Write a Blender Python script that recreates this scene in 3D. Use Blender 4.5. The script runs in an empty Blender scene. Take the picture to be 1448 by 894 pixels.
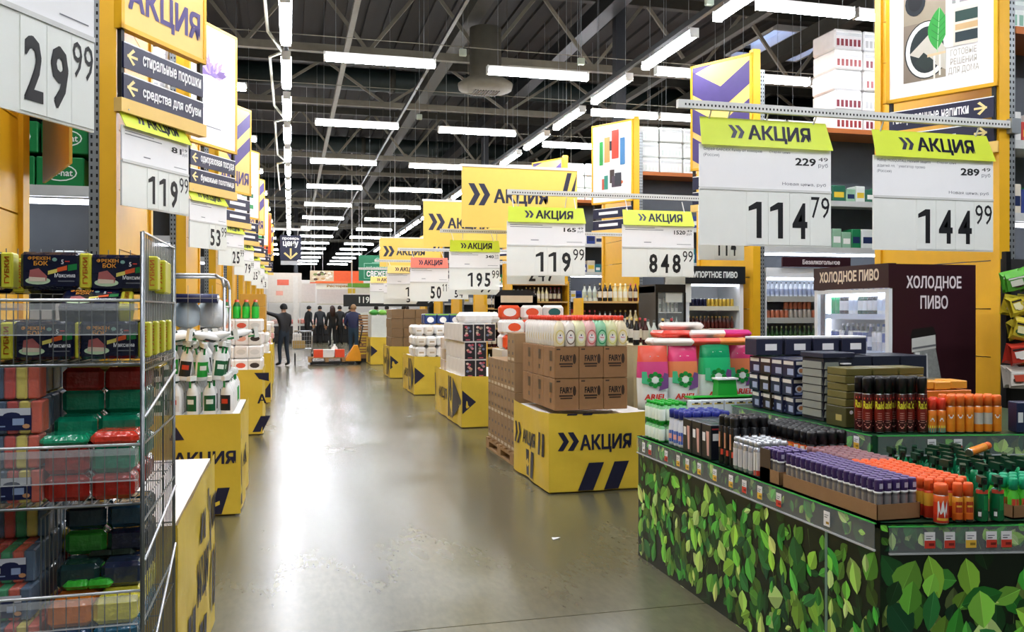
import bpy, math, random
from mathutils import Vector, Matrix
random.seed(7)
R = math.radians
SC = bpy.context.scene
COL = SC.collection

# ---------------------------------------------------------------- camera, world, exposure
cam_d = bpy.data.cameras.new('camera')
cam = bpy.data.objects.new('camera', cam_d); COL.objects.link(cam); SC.camera = cam
cam.location = (0, 0, 1.6); cam.rotation_euler = (R(90), 0, R(-14.43))
cam_d.lens = 36 * 1220 / 1448; cam_d.sensor_width = 36; cam_d.shift_y = -10 / 1448
cam_d.clip_start = .05; cam_d.clip_end = 300
world = bpy.data.worlds.new('sky'); SC.world = world; world.use_nodes = True
world.node_tree.nodes['Background'].inputs[0].default_value = (.42, .55, 1, 1)
world.node_tree.nodes['Background'].inputs[1].default_value = 1.6
SC.view_settings.view_transform = 'Standard'; SC.view_settings.look = 'None'
SC.view_settings.gamma = 1; SC.view_settings.use_curve_mapping = False
SC.view_settings.exposure = 0.95
LAMP = 26.0            # radiance of the ceiling tubes
SC.cycles.max_bounces = 6; SC.cycles.diffuse_bounces = 3; SC.cycles.glossy_bounces = 3
SC.cycles.transmission_bounces = 4; SC.cycles.transparent_max_bounces = 12
SC.cycles.sample_clamp_indirect = 6

# ---------------------------------------------------------------- materials
def lin(h):
    h = h.lstrip('#'); o = []
    for i in (0, 2, 4):
        c = int(h[i:i+2], 16) / 255
        o.append(c / 12.92 if c <= .04045 else ((c + .055) / 1.055) ** 2.4)
    return o
MATS = {}
def mat(hexc, rough=.5, metal=0, var=.1, scale=9, bump=0, emit=0, trans=0, alpha=1, coat=0, stretch=None):
    key = (hexc, rough, metal, var, scale, bump, emit, trans, alpha, coat, stretch)
    if key in MATS: return MATS[key]
    m = bpy.data.materials.new('paint_' + hexc.lstrip('#')); m.use_nodes = True
    nt = m.node_tree; b = nt.nodes['Principled BSDF']; c = lin(hexc)
    b.inputs['Base Color'].default_value = (*c, 1)
    b.inputs['Roughness'].default_value = rough; b.inputs['Metallic'].default_value = metal
    if var or bump:
        tc = nt.nodes.new('ShaderNodeTexCoord'); n = nt.nodes.new('ShaderNodeTexNoise')
        n.inputs['Scale'].default_value = scale; n.inputs['Detail'].default_value = 3
        if stretch:
            mp = nt.nodes.new('ShaderNodeMapping'); mp.inputs['Scale'].default_value = stretch
            nt.links.new(tc.outputs['Object'], mp.inputs[0]); nt.links.new(mp.outputs[0], n.inputs['Vector'])
        else: nt.links.new(tc.outputs['Object'], n.inputs['Vector'])
    if var:
        mx = nt.nodes.new('ShaderNodeMix'); mx.data_type = 'RGBA'
        mx.inputs[6].default_value = (*[x * (1 - var) for x in c], 1)
        mx.inputs[7].default_value = (*[min(1, x * (1 + var)) for x in c], 1)
        nt.links.new(n.outputs[0], mx.inputs[0]); nt.links.new(mx.outputs[2], b.inputs['Base Color'])
    if bump:
        bp = nt.nodes.new('ShaderNodeBump'); bp.inputs['Strength'].default_value = bump
        bp.inputs['Distance'].default_value = .02
        nt.links.new(n.outputs[0], bp.inputs['Height']); nt.links.new(bp.outputs[0], b.inputs['Normal'])
    if emit:
        b.inputs['Emission Color'].default_value = (*c, 1); b.inputs['Emission Strength'].default_value = emit
    if trans: b.inputs['Transmission Weight'].default_value = trans
    if alpha < 1: b.inputs['Alpha'].default_value = alpha
    if coat: b.inputs['Coat Weight'].default_value = coat
    MATS[key] = m
    return m
YEL = mat('#e8b01c', .45, var=.06)            # gondola yellow
POSTY = mat('#eec873', .5, var=.05)           # poster yellow
DRAPE = mat('#e2c33e', .42, var=.08, bump=.25, scale=6)
LIME = mat('#c3d32c', .5, var=.05)
WHITE = mat('#f2f2ee', .4, var=.03)
PAPER = mat('#f4f4f4', .5, var=.02)
PLATE = mat('#eef1ea', .35, var=.03)
INK = mat('#0c0e12', .5, var=.2)
NAVY = mat('#141a3c', .4, var=.1)
NAVYP = mat('#1b1c38', .45, var=.1)
PURP = mat('#4a3c78', .5, var=.15)
GREY = mat('#9aa0a2', .4, .6, var=.1)
DARKG = mat('#2a2d2e', .5, .3)
STEEL = mat('#b9bdbd', .28, 1, var=.1)
HOLE = mat('#0b0c0c', .8)
CARD = mat('#967049', .75, var=.12, bump=.15, scale=14)
CARD2 = mat('#8d6c47', .75, var=.12)
WOOD = mat('#a07d52', .7, var=.25, scale=5, stretch=(1, 8, 8))
BLACK = mat('#101113', .35, var=.2)
SHELFW = mat('#d5d6d2', .4, var=.05)
GREYINK = mat('#6d7078', .5)
TRUSS = mat('#38372f', .6, .2, var=.25)
TRUSSL = mat('#6e6a5c', .6, .1, var=.2)
DUCT = mat('#1d2a28', .5, .2, var=.3)
CLEAR = mat('#dfe8e8', .06, var=0, alpha=.10)
CLEARF = mat('#eef2f4', .3, var=0, alpha=.4); BAND = mat('#eef2f4', .2, var=0, alpha=.22)
SKIN = mat('#c99a7c', .55)
TUBE = mat('#f6f8ff', .4, var=0, emit=LAMP)
TUBES = mat('#eef2ff', .4, var=0, emit=5)      # shelf and fridge strip lights

# ---------------------------------------------------------------- mesh helper
class MB:
    def __init__(s): s.v = []; s.f = []; s.m = []; s.mats = []; s.sm = []
    def mi(s, m):
        if m not in s.mats: s.mats.append(m)
        return s.mats.index(m)
    def add(s, vs, fs, m, smooth=False, M=None):
        b = len(s.v)
        if M is not None: vs = [M @ Vector(p) for p in vs]
        s.v += [tuple(p) for p in vs]; k = s.mi(m)
        for f in fs: s.f.append([b + i for i in f]); s.m.append(k); s.sm.append(smooth)
        return s
    def box(s, x0, x1, y0, y1, z0, z1, m, M=None, taper=0):
        t = taper
        vs = [(x0,y0,z0),(x1,y0,z0),(x1,y1,z0),(x0,y1,z0),(x0+t,y0+t,z1),(x1-t,y0+t,z1),(x1-t,y1-t,z1),(x0+t,y1-t,z1)]
        return s.add(vs, [(0,3,2,1),(4,5,6,7),(0,1,5,4),(1,2,6,5),(2,3,7,6),(3,0,4,7)], m, M=M)
    def bbox(s, x0, x1, y0, y1, z0, z1, m, b=.01, M=None):       # box with chamfered edges
        r = []
        for z, i in ((z0, b), (z0+b, 0), (z1-b, 0), (z1, b)):
            r.append([(x0+i+b*(i==0)*1, y0+i, z),(x1-i-b*(i==0), y0+i, z),(x1-i, y0+i+b*(i==0), z),(x1-i, y1-i-b*(i==0), z),
                      (x1-i-b*(i==0), y1-i, z),(x0+i+b*(i==0), y1-i, z),(x0+i, y1-i-b*(i==0), z),(x0+i, y0+i+b*(i==0), z)])
        vs = [p for q in r for p in q]; fs = []
        for k in range(3):
            for j in range(8):
                a = k*8+j; c = k*8+(j+1) % 8; fs.append((a, c, c+8, a+8))
        fs.append(tuple(range(7, -1, -1))); fs.append(tuple(range(24, 32)))
        return s.add(vs, fs, m, M=M)
    def rod(s, p0, p1, r, m, n=6, r2=None, caps=True, smooth=True):
        p0 = Vector(p0); p1 = Vector(p1); d = (p1 - p0)
        if d.length < 1e-6: return s
        d.normalize(); a = d.orthogonal().normalized(); c = d.cross(a); r2 = r if r2 is None else r2
        vs = []
        for p, q in ((p0, r), (p1, r2)):
            for i in range(n):
                t = 2*math.pi*i/n; vs.append(p + a*math.cos(t)*q + c*math.sin(t)*q)
        fs = [(i, (i+1) % n, n+(i+1) % n, n+i) for i in range(n)]
        if caps: fs += [tuple(range(n-1, -1, -1)), tuple(range(n, 2*n))]
        return s.add(vs, fs, m, smooth and n > 4)
    def path(s, pts, r, m, n=5):
        for a, b in zip(pts, pts[1:]): s.rod(a, b, r, m, n)
        return s
    def lathe(s, prof, m, c=(0,0,0), n=12, sx=1, sy=1, smooth=True):   # prof: [(r,z)] ; m may be a list per ring gap
        vs = []
        for r, z in prof:
            for i in range(n):
                t = 2*math.pi*i/n; vs.append((c[0]+math.cos(t)*r*sx, c[1]+math.sin(t)*r*sy, c[2]+z))
        for k in range(len(prof)-1):
            mm = m[min(k, len(m)-1)] if isinstance(m, (list, tuple)) else m
            s.add([], [], mm)
            kk = s.mi(mm); b = len(s.v)
            for i in range(n):
                s.f.append([b+k*n+i, b+k*n+(i+1) % n, b+(k+1)*n+(i+1) % n, b+(k+1)*n+i]); s.m.append(kk); s.sm.append(smooth)
        kk = s.mi(m[-1] if isinstance(m, (list, tuple)) else m); b = len(s.v)
        if prof[-1][0] > .0005: s.f.append([b+(len(prof)-1)*n+i for i in range(n)]); s.m.append(kk); s.sm.append(False)
        kk = s.mi(m[0] if isinstance(m, (list, tuple)) else m)
        if prof[0][0] > .0005: s.f.append([b+i for i in range(n-1, -1, -1)]); s.m.append(kk); s.sm.append(False)
        s.v += vs
        return s
    def poly(s, pts, m, y=-.002, M=None):       # flat print on a face that looks towards local -Y; pts (x,z) counter-clockwise
        a = sum(pts[i][0]*pts[(i+1) % len(pts)][1] - pts[(i+1) % len(pts)][0]*pts[i][1] for i in range(len(pts)))
        if a < 0: pts = pts[::-1]
        return s.add([(x, y, z) for x, z in pts], [tuple(range(len(pts)))], m, M=M)
    def ell(s, cx, cz, rx, rz, m, y=-.002, n=16, a0=0, a1=360):
        return s.poly([(cx+rx*math.cos(R(a0+(a1-a0)*i/n)), cz+rz*math.sin(R(a0+(a1-a0)*i/n))) for i in range(n if a1-a0 == 360 else n+1)], m, y)
    def rect(s, x0, x1, z0, z1, m, y=-.002): return s.poly([(x0,z0),(x1,z0),(x1,z1),(x0,z1)], m, y)
    def mesh(s, name='mesh'):
        me = bpy.data.meshes.new(name); me.from_pydata(s.v, [], s.f)
        for m in s.mats: me.materials.append(m)
        me.polygons.foreach_set('material_index', s.m); me.polygons.foreach_set('use_smooth', s.sm)
        me.update(); return me

def O(name, me, parent=None, loc=(0,0,0), rz=0, kind=None, label=None):
    if isinstance(me, MB): me = me.mesh(name)
    o = bpy.data.objects.new(name, me); COL.objects.link(o); o.location = loc
    if rz: o.rotation_euler[2] = rz
    if parent is not None: o.parent = parent
    if kind: o['kind'] = kind
    if label: o['label'] = label
    return o
def thing(name, label, cat, loc=(0,0,0), rz=0, group=None, me=None, tilt=None):
    o = O(name, me, None, loc, rz)
    if tilt: o.rotation_euler = (tilt[0], tilt[1], rz)
    o['label'] = label; o['category'] = cat
    if group: o['group'] = group
    return o
def struct(name, me, parent=None, loc=(0,0,0)): return O(name, me, parent, loc, kind='structure')
def spawn(name, kit, label, cat, loc, rz=0, group=None, tilt=None):
    """kit = [(part name, mesh, parent index)], entry 0 is the thing itself; parts share mesh data between copies"""
    root = thing(name, label, cat, loc, rz, group, kit[0][1], tilt); objs = [root]
    for nm, me, pi in kit[1:]: objs.append(O(nm, me, objs[pi]))
    return root
_o = 'first second third fourth fifth sixth seventh eighth ninth tenth eleventh twelfth thirteenth fourteenth fifteenth sixteenth seventeenth eighteenth nineteenth twentieth'.split()
def nth(i):       # 0-based
    if i < 20: return _o[i]
    t, u = divmod(i+1, 10); w = {2: 'twenty', 3: 'thirty', 4: 'forty', 5: 'fifty'}[t]
    return w + '-' + _o[u-1] if u else w[:-1] + 'ieth'

# ---------------------------------------------------------------- lettering
_tc = {}
def raw_text(s, bold, shear, spacing, lineh):
    k = (s, bold, shear, spacing, lineh)
    if k in _tc: return _tc[k]
    cu = bpy.data.curves.new('t', 'FONT'); cu.body = s; cu.size = 1; cu.resolution_u = 2; cu.offset = bold
    cu.shear = shear; cu.space_character = spacing; cu.space_line = lineh; cu.align_x = 'CENTER'
    ob = bpy.data.objects.new('t', cu); me = bpy.data.meshes.new_from_object(ob)
    vs = [(v.co.x, v.co.y) for v in me.vertices]; fs = [tuple(p.vertices) for p in me.polygons]
    bpy.data.objects.remove(ob); bpy.data.curves.remove(cu); bpy.data.meshes.remove(me)
    x0 = min(p[0] for p in vs); x1 = max(p[0] for p in vs); y0 = min(p[1] for p in vs); y1 = max(p[1] for p in vs)
    vs = [((x-x0)/(x1-x0), (y-y0)/(y1-y0)) for x, y in vs]
    _tc[k] = (vs, fs, (x1-x0)/(y1-y0)); return _tc[k]
def put_text(mb, s, x0, x1, z0, z1, m, y=-.0025, bold=.02, shear=0, sp=1, lh=1, warp=None):
    vs, fs, _ = raw_text(s, .008 if bold > .012 else 0, shear, sp, lh)
    e = bold*.55 if bold > .012 else 0
    if e:      # heavier strokes: overlaid copies shifted by a hair, then fitted to the same box
        H = 1.0; A = [(dx, dz) for dx in (-1, 0, 1) for dz in (-1, 1)]
        asp = raw_text(s, .008, shear, sp, lh)[2]
        ex, ez = e/asp*1.3, e*1.1
        fx, fz = 1/(1+2*ex), 1/(1+2*ez)
        n0 = len(vs); V2 = []; F2 = []
        for k, (dx, dz) in enumerate(A):
            V2 += [((a+dx*ex+ex)*fx, (b+dz*ez+ez)*fz) for a, b in vs]; F2 += [tuple(i+k*n0 for i in f) for f in fs]
        vs, fs = V2, F2
    n1 = len(vs)//6 if e else len(vs)
    P = [(x0+(x1-x0)*a, y-.00016*(i//n1), z0+(z1-z0)*b) for i, (a, b) in enumerate(vs)]
    if warp: P = [(p[0], p[1]+warp(p[0], p[2]), p[2]) for p in P]
    a = fs[0]; n = (Vector(P[a[1]])-Vector(P[a[0]])).cross(Vector(P[a[2]])-Vector(P[a[1]]))
    if n.y > 0: fs = [f[::-1] for f in fs]
    mb.add(P, fs, m); return mb
def chev(mb, x, z, w, h, m, y=-.0025, t=.45, warp=None):    # one > mark, t = stroke share
    pts = [(x,z),(x+w*t,z),(x+w,z+h/2),(x+w*t,z+h),(x,z+h),(x+w*(1-t),z+h/2)]
    for q in ([pts[0],pts[1],pts[2],pts[5]], [pts[5],pts[2],pts[3],pts[4]]):
        if warp:
            mb.add([(a, y+warp(a, b), b) for a, b in q], [(0,1,2,3)], m)
        else: mb.poly(q, m, y)
    return mb
FACE = {'-y': 0, '+x': R(90), '-x': R(-90), '+y': R(180)}

# ================================================================ SETTING
def concrete():
    m = bpy.data.materials.new('polished_concrete'); m.use_nodes = True; nt = m.node_tree; b = nt.nodes['Principled BSDF']
    tc = nt.nodes.new('ShaderNodeTexCoord'); mp = nt.nodes.new('ShaderNodeMapping'); mp.inputs['Scale'].default_value = (1, .35, 1)
    nt.links.new(tc.outputs['Object'], mp.inputs[0])
    n1 = nt.nodes.new('ShaderNodeTexNoise'); n1.inputs['Scale'].default_value = 1.6; n1.inputs['Detail'].default_value = 5; n1.inputs['Roughness'].default_value = .5
    n2 = nt.nodes.new('ShaderNodeTexNoise'); n2.inputs['Scale'].default_value = 30; n2.inputs['Detail'].default_value = 4
    nt.links.new(mp.outputs[0], n1.inputs['Vector']); nt.links.new(mp.outputs[0], n2.inputs['Vector'])
    cr = nt.nodes.new('ShaderNodeValToRGB'); e = cr.color_ramp.elements
    e[0].position = .2; e[0].color = (*lin('#55533f'), 1); e[1].position = .8; e[1].color = (*lin('#767358'), 1)
    nt.links.new(n1.outputs[0], cr.inputs[0])
    mx = nt.nodes.new('ShaderNodeMix'); mx.data_type = 'RGBA'; mx.blend_type = 'MULTIPLY'; mx.inputs[0].default_value = .35
    nt.links.new(cr.outputs[0], mx.inputs[6]); nt.links.new(n2.outputs[0], mx.inputs[7]); nt.links.new(mx.outputs[2], b.inputs['Base Color'])
    rr = nt.nodes.new('ShaderNodeMapRange'); rr.inputs[1].default_value = .1; rr.inputs[2].default_value = .9
    rr.inputs[3].default_value = .19; rr.inputs[4].default_value = .31
    nt.links.new(n1.outputs[0], rr.inputs[0]); nt.links.new(rr.outputs[0], b.inputs['Roughness'])
    b.inputs['Specular IOR Level'].default_value = .6
    bp = nt.nodes.new('ShaderNodeBump'); bp.inputs['Strength'].default_value = .02; bp.inputs['Distance'].default_value = .01
    nt.links.new(n1.outputs[0], bp.inputs['Height']); nt.links.new(bp.outputs[0], b.inputs['Normal'])
    return m
CONC = concrete()
X0, X1, Y0, Y1, ZC = -14, 26, -6, 86, 8.2
fl = struct('floor', MB().box(X0, X1, Y0, Y1, -.2, -.012, mat('#3a392f', .8)))
xs = [X0, -1.72, 4.28, 10.28, X1]; ys = [Y0, -1.72, 4.28] + [4.28 + 6*i for i in range(1, 14)] + [Y1]
for i in range(len(xs)-1):
    for j in range(len(ys)-1):
        g = .004
        O('slab', MB().box(xs[i]+g, xs[i+1]-g, ys[j]+g, ys[j+1]-g, -.012, 0, CONC), fl)
# roof with a skylight opening
RM = mat('#2b2a28', .8, var=.3, scale=2, stretch=(4, .3, 1))
SK = (10.9, 12.8, 17.9, 20.0)
rf = MB()
for a, b, c, d in ((X0, SK[0], Y0, Y1), (SK[1], X1, Y0, Y1), (SK[0], SK[1], Y0, SK[2]), (SK[0], SK[1], SK[3], Y1)):
    rf.box(a, b, c, d, ZC, ZC+.2, RM)
ce = struct('ceiling', rf)
rb = MB()
for i in range(60):
    x = -6 + i*.45
    if SK[0]-.1 < x < SK[1]: continue
    rb.box(x, x+.16, 4, 84, ZC-.07, ZC, RM)
O('corrugation', rb, ce, kind='stuff')
wn = MB()
for a, b, c, d in ((SK[0]-.08, SK[1]+.08, SK[2]-.08, SK[2]), (SK[0]-.08, SK[1]+.08, SK[3], SK[3]+.08), (SK[0]-.08, SK[0], SK[2], SK[3]), (SK[1], SK[1]+.08, SK[2], SK[3]), (SK[0]+.6, SK[0]+.65, SK[2], SK[3]), (SK[0]+1.25, SK[0]+1.3, SK[2], SK[3])):
    wn.box(a, b, c, d, ZC-.12, ZC+.25, SHELFW)
w1 = struct('window_1', wn)
for k in range(3):
    O('pane', MB().box(SK[0]+k*.65, SK[0]+.6+k*.65, SK[2], SK[3], ZC+.1, ZC+.11, CLEAR), w1)
WALLM = mat('#8d8f88', .7, var=.1)
struct('wall_back', MB().box(X0, X1, Y1, Y1+.2, 0, ZC, mat('#4c4d49', .8, var=.2)))
struct('wall_left', MB().box(X0-.2, X0, Y0, Y1, 0, ZC, WALLM))
struct('wall_right', MB().box(X1, X1+.2, Y0, Y1, 0, ZC, WALLM))
struct('wall_front', MB().box(X0, X1, Y0-.2, Y0, 0, ZC, WALLM))

# trusses
def truss(y, zb, zt, pitch, nm):
    t = thing('roof_truss', nm, 'truss', (0, y, 0), group='steel roof trusses')
    O('bottom_chord', MB().box(-9, 22, -.06, .06, zb-.07, zb+.07, TRUSSL), t)
    O('top_chord', MB().box(-9, 22, -.08, .08, zt-.1, zt+.1, TRUSS), t)
    x = -8.5; k = 0; me = {}
    while x < 20:
        O('brace', MB().rod((x, 0, zt), (x+pitch/2, 0, zb), .045, TRUSSL, 4), t)
        O('brace', MB().rod((x+pitch/2, 0, zb), (x+pitch, 0, zt), .045, TRUSSL, 4), t)
        x += pitch
near = ['nearest to the camera', 'second from the camera', 'third from the camera', 'fourth from the camera'] + [nth(i) + ' from the camera' for i in range(4, 20)]
for i in range(11):
    truss(10.5 + 5.6*i, 6.35 if i % 2 else 6.7, 7.75, 3.1 if i % 2 == 0 else 2.2, 'dark steel roof truss across the hall, ' + near[i])
BN = ['nearest the left shelves', 'over the left displays', 'over the middle of the aisle', 'over the right edge of the aisle', 'over the right displays', 'over the beer fridges', 'farthest to the right shelves']
for i, (x, z, w, m, nm) in enumerate([(-3.2, 7.1, .3, TRUSS, 0), (.95, 6.1, .09, TRUSSL, 1), (2.3, 5.75, .05, BLACK, 2), (3.3, 7.1, .28, TRUSS, 3), (5.6, 7.1, .3, BLACK, 4), (7.6, 6.5, .12, TRUSS, 5), (10.2, 7.1, .3, TRUSS, 6)]):
    thing('roof_beam', f'dark roof beam running down the hall, {BN[nm]}', 'beam', group='beams along the hall', me=MB().box(x-w/2, x+w/2, 5, 84, z-w/2, z+w/2, m).mesh('roof_beam'))
# ducts across
for i, y in enumerate((14.2, 23.5, 33, 44)):
    t = thing('air_duct', f'dark green air duct crossing the hall, {near[i]}', 'duct', (0, y, 7.78), group='air ducts under the roof',
              me=MB().rod((-9, 0, 0), (20, 0, 0), .3, DUCT, 14).mesh('air_duct'))
    O('joint_ring', MB().rod((2.6, 0, 0), (2.75, 0, 0), .33, TRUSS, 14), t); O('joint_ring', MB().rod((8.6, 0, 0), (8.75, 0, 0), .33, TRUSS, 14), t)
# round ventilation outlet
v = MB().lathe([(.28, 0), (.5, .06), (.52, .16), (.3, .3), (.3, 1.2)], TRUSSL, n=20)
t = thing('air_diffuser', 'round grey air diffuser hanging under the roof above the aisle', 'diffuser', (3.55, 15.8, 5.65), me=v.mesh('air_diffuser'))
gr = MB()
for k in range(10): gr.box(-.24+k*.05, -.225+k*.05, -.22, .22, -.015, 0, BLACK)
O('slot', gr, t)
# columns
for i, (x, y) in enumerate(((6.05, 15.35), (6.05, 27.0), (6.05, 38.6), (-1.9, 17.3), (-1.9, 28.9), (-1.9, 40.5), (6.9, 46), (6.9, 58), (0.35, 52), (0.35, 66))):
    side = 'right' if x > 3 else 'left'
    t = thing('steel_column', f'dark square steel column by the {side} shelves, {nth((0,1,2,0,1,2,3,4,3,4)[i])} back', 'column', (x, y, 0), group='steel columns',
              me=MB().box(-.1, .1, -.1, .1, 0, ZC, mat('#23262a', .5)).mesh('steel_column'))
    O('base_plate', MB().box(-.17, .17, -.17, .17, 0, .03, GREY), t)

# ---------------------------------------------------------------- ceiling lamps
def lamp_kit(L):
    h = MB().box(-L/2, L/2, -.05, .05, .0, .07, SHELFW, taper=.01); h.box(-L/2-.01, -L/2, -.06, .06, -.05, .07, SHELFW); h.box(L/2, L/2+.01, -.06, .06, -.05, .07, SHELFW)
    tb = MB()
    vs = []; n = 7; fs = []
    for x in (-L/2+.01, L/2-.01):
        for i in range(n):
            a = math.pi + math.pi*i/(n-1); vs.append((x, .07*math.cos(a), .055*math.sin(a)))
    fs = [(i, i+1, n+i+1, n+i) for i in range(n-1)] + [tuple(range(n)), tuple(range(2*n-1, n-1, -1)), (0, n, 2*n-1, n-1)]
    tb.add(vs, fs, TUBE)
    w = [MB().rod((x, 0, .07), (x, 0, 2.2), .004, GREY, 3).mesh('wire') for x in (-L*.4, L*.4)]
    return [('ceiling_light', h.mesh('housing'), None), ('diffuser', tb.mesh('diffuser'), 0), ('hanging_wire', w[0], 0), ('hanging_wire', w[1], 0)]
LK = {L: lamp_kit(L) for L in (1.2, 1.5, 1.6)}
def lamps(L, pts, rz, row, grp):
    for i, (x, y, z) in enumerate(pts):
        spawn('ceiling_light', LK[L], f'white tube light, {nth(i)} from the camera in {row}', 'ceiling light', (x, y, z), rz, grp)
lamps(1.5, [(1.2, 3.5+4.2*i, 5.0) for i in range(-2, 16)], 0, 'the crosswise row over the aisle', 'crosswise lights over the aisle')  # first two lamps, unseen behind the camera, are added as fill light
lamps(1.5, [(3.48, 3.6+4.2*i, 5.0) for i in range(-2, 16)], 0, 'the crosswise row over the right displays', 'crosswise lights over the right displays')  # likewise extended unseen behind the camera to brighten camera-facing sides
lamps(1.5, [(-1.4, 1.4+4.15*i, 5.0) for i in range(-1, 14)], 0, 'the crosswise row over the left shelves', 'crosswise lights over the left shelves')  # first lamp sits unseen behind the camera, added for fill
lamps(1.6, [(-.05, 1.6+2.24*i, 5.0) for i in range(26)], R(90), 'the lengthwise line over the left displays', 'lengthwise lights on the left')
lamps(1.5, [(4.83, 2.1+2.1*i, 5.0) for i in range(24)], R(90), 'the lengthwise line over the beer fridges', 'lengthwise lights on the right')
RB = ['over the first right shelf', 'over the second right shelf', 'over the third right shelf', 'over the fourth right shelf', 'over the fifth right shelf', 'over the sixth right shelf', 'over the seventh right shelf']
for k, y in enumerate((3.0, 8.7, 11.5, 14.2, 17.2, 20.2, 23.4)):
    for i in range(4):
        x = 5.7 + 1.27*i
        spawn('ceiling_light', LK[1.2], f'short white tube light, {nth(i)} of four in the {nth(k)} row {RB[k][0:]}', 'ceiling light', (x, y, 5.02), 0, 'short lights over the right shelves')
# cable trays that carry the two lengthwise lines
for x, nm in ((-.05, 'left displays'), (4.83, 'beer fridges')):
    mb = MB().box(x-.03, x+.03, 1, 60, 5.13, 5.2, DARKG)
    t = thing('lamp_track', f'dark steel lamp track running down the hall over the {nm}', 'lamp track', me=mb.mesh('lamp_track'))
mb = MB()
pts = [(-.30, 8.4, 5.6), (-.30, 9.4, 5.35), (-.28, 11.6, 5.2), (-.10, 12.5, 5.2), (-.28, 12.8, 5.2), (-.27, 15.8, 5.2), (-.09, 16.9, 5.2), (-.28, 17.2, 5.2), (-.28, 20.8, 5.2), (-.09, 21.8, 5.2), (-.3, 22.1, 5.2), (-.3, 27, 5.2)]
thing('conduit', 'pale bent conduit running beside the left line of lights', 'conduit', me=mb.path(pts, .022, mat('#d9dccf', .5), 6).mesh('conduit'))
for i, (y, z) in enumerate(((9.4, 5.35), (12.1, 5.35), (14.7, 5.35), (17.8, 5.35))):
    thing('steel_cable', f'thin pale steel cable stretched across the hall, {near[i]}', 'cable', group='cables across the hall', me=MB().rod((-8, y, z), (14, y, z-.02), .007, TRUSSL, 4).mesh('steel_cable'))
for i, (x, y) in enumerate(((4.1, 11.9), (2.35, 11.9), (2.35, 16.1), (4.75, 9.2), (4.95, 15.2))):
    thing('junction_box', f'small pale grey junction box beside the lamps, {near[i]}', 'junction box', (x, y, 5.15), group='junction boxes', me=MB().bbox(-.05, .05, -.03, .03, 0, .1, mat('#a8b3a2', .5), .008).rod((0, 0, .1), (0, 0, 3.04), .005, GREY, 4).mesh('junction_box'))

# ================================================================ GONDOLAS (shelving units at right angles to the aisle)
LY = [2.58, 6.05] + [9.92+3.87*i for i in range(8)]
RY = [5.82 + 3.86*i for i in range(9)]
XL, XR, GW = -1.09, 5.6, 1.55
board = {s: MB().box(0, .02, 0, GW-.1, .004, .396, YEL).mesh('panel_board') for s in (1,)}
def upright_mesh(w=.065, h=4.6):
    a = MB().box(0, w, 0, .04, 0, h, GREY); b = MB()
    z = .05
    while z < h-.05:
        for x in (.25*w, .75*w): b.box(x-.006, x+.006, -.001, 0, z, z+.022, HOLE)
        z += .05
    return a.mesh('upright'), b.mesh('slot_rows')
UPM = upright_mesh()
SHELF_Z = [.15, .55, .95, 1.35, 1.78, 2.35, 2.95, 3.9]
def gondola(side, k, y, far):
    nm = f'yellow-ended shelving unit on the {"left" if side < 0 else "right"}, {nth(k)} from the camera'
    t = thing('shelving_unit', nm, 'shelving', (XL if side < 0 else XR, y, 0), group='shelving units across the ' + ('left' if side < 0 else 'right'))
    s = side
    X = lambda a, b: (min(s*a, s*b), max(s*a, s*b))     # a,b metres outward from the aisle end
    x0, x1 = X(0, .10)
    O('post', MB().box(x0, x1, 0, .09, 0, 4.85, YEL), t); O('post', MB().box(x0, x1, GW-.09, GW, 0, 4.85, YEL), t)
    ux = .10 if s > 0 else -.165
    u = O('upright', UPM[0], t, (ux, .01, 0)); O('slot', UPM[1], u, kind='stuff')
    xs_ = .02 if s > 0 else -.04
    if far: O('end_panel', MB().box(xs_, xs_+.02, .09, GW-.09, 0, 4.8, YEL), t)
    else:
        for j in range(12): O('panel_board', board[1], t, (xs_, .05, .4*j))
    x0, x1 = X(.165, 5.5)
    O('back_board', MB().box(x0, x1, .5, .54, 0, 3.86, mat('#5b6066', .6)), t)
    sh = MB().box(x0, x1, .03, .5, 0, .025, SHELFW).box(x0, x1, .01, .03, -.03, .04, mat('#c9cbc8', .4)).mesh('shelf')
    for z in SHELF_Z[:-1]:
        if s > 0 and k == 1 and z < 2.2: continue
        O('shelf', sh, t, (0, 0, z))
    O('top_deck', MB().box(x0, x1, 0, GW, 3.86, 3.92, mat('#b0632a', .5, .2)), t)
    O('kick_plate', MB().box(x0, x1, .06, .08, 0, .15, DARKG), t)
    l = MB().box(x0, x1, .06, .1, 2.28, 2.31, TUBES); O('shelf_light', l, t)
    return t
for k, y in enumerate(LY): gondola(-1, k, y, k > 3)
for k, y in enumerate(RY): gondola(1, k, y, k > 3)

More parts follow.
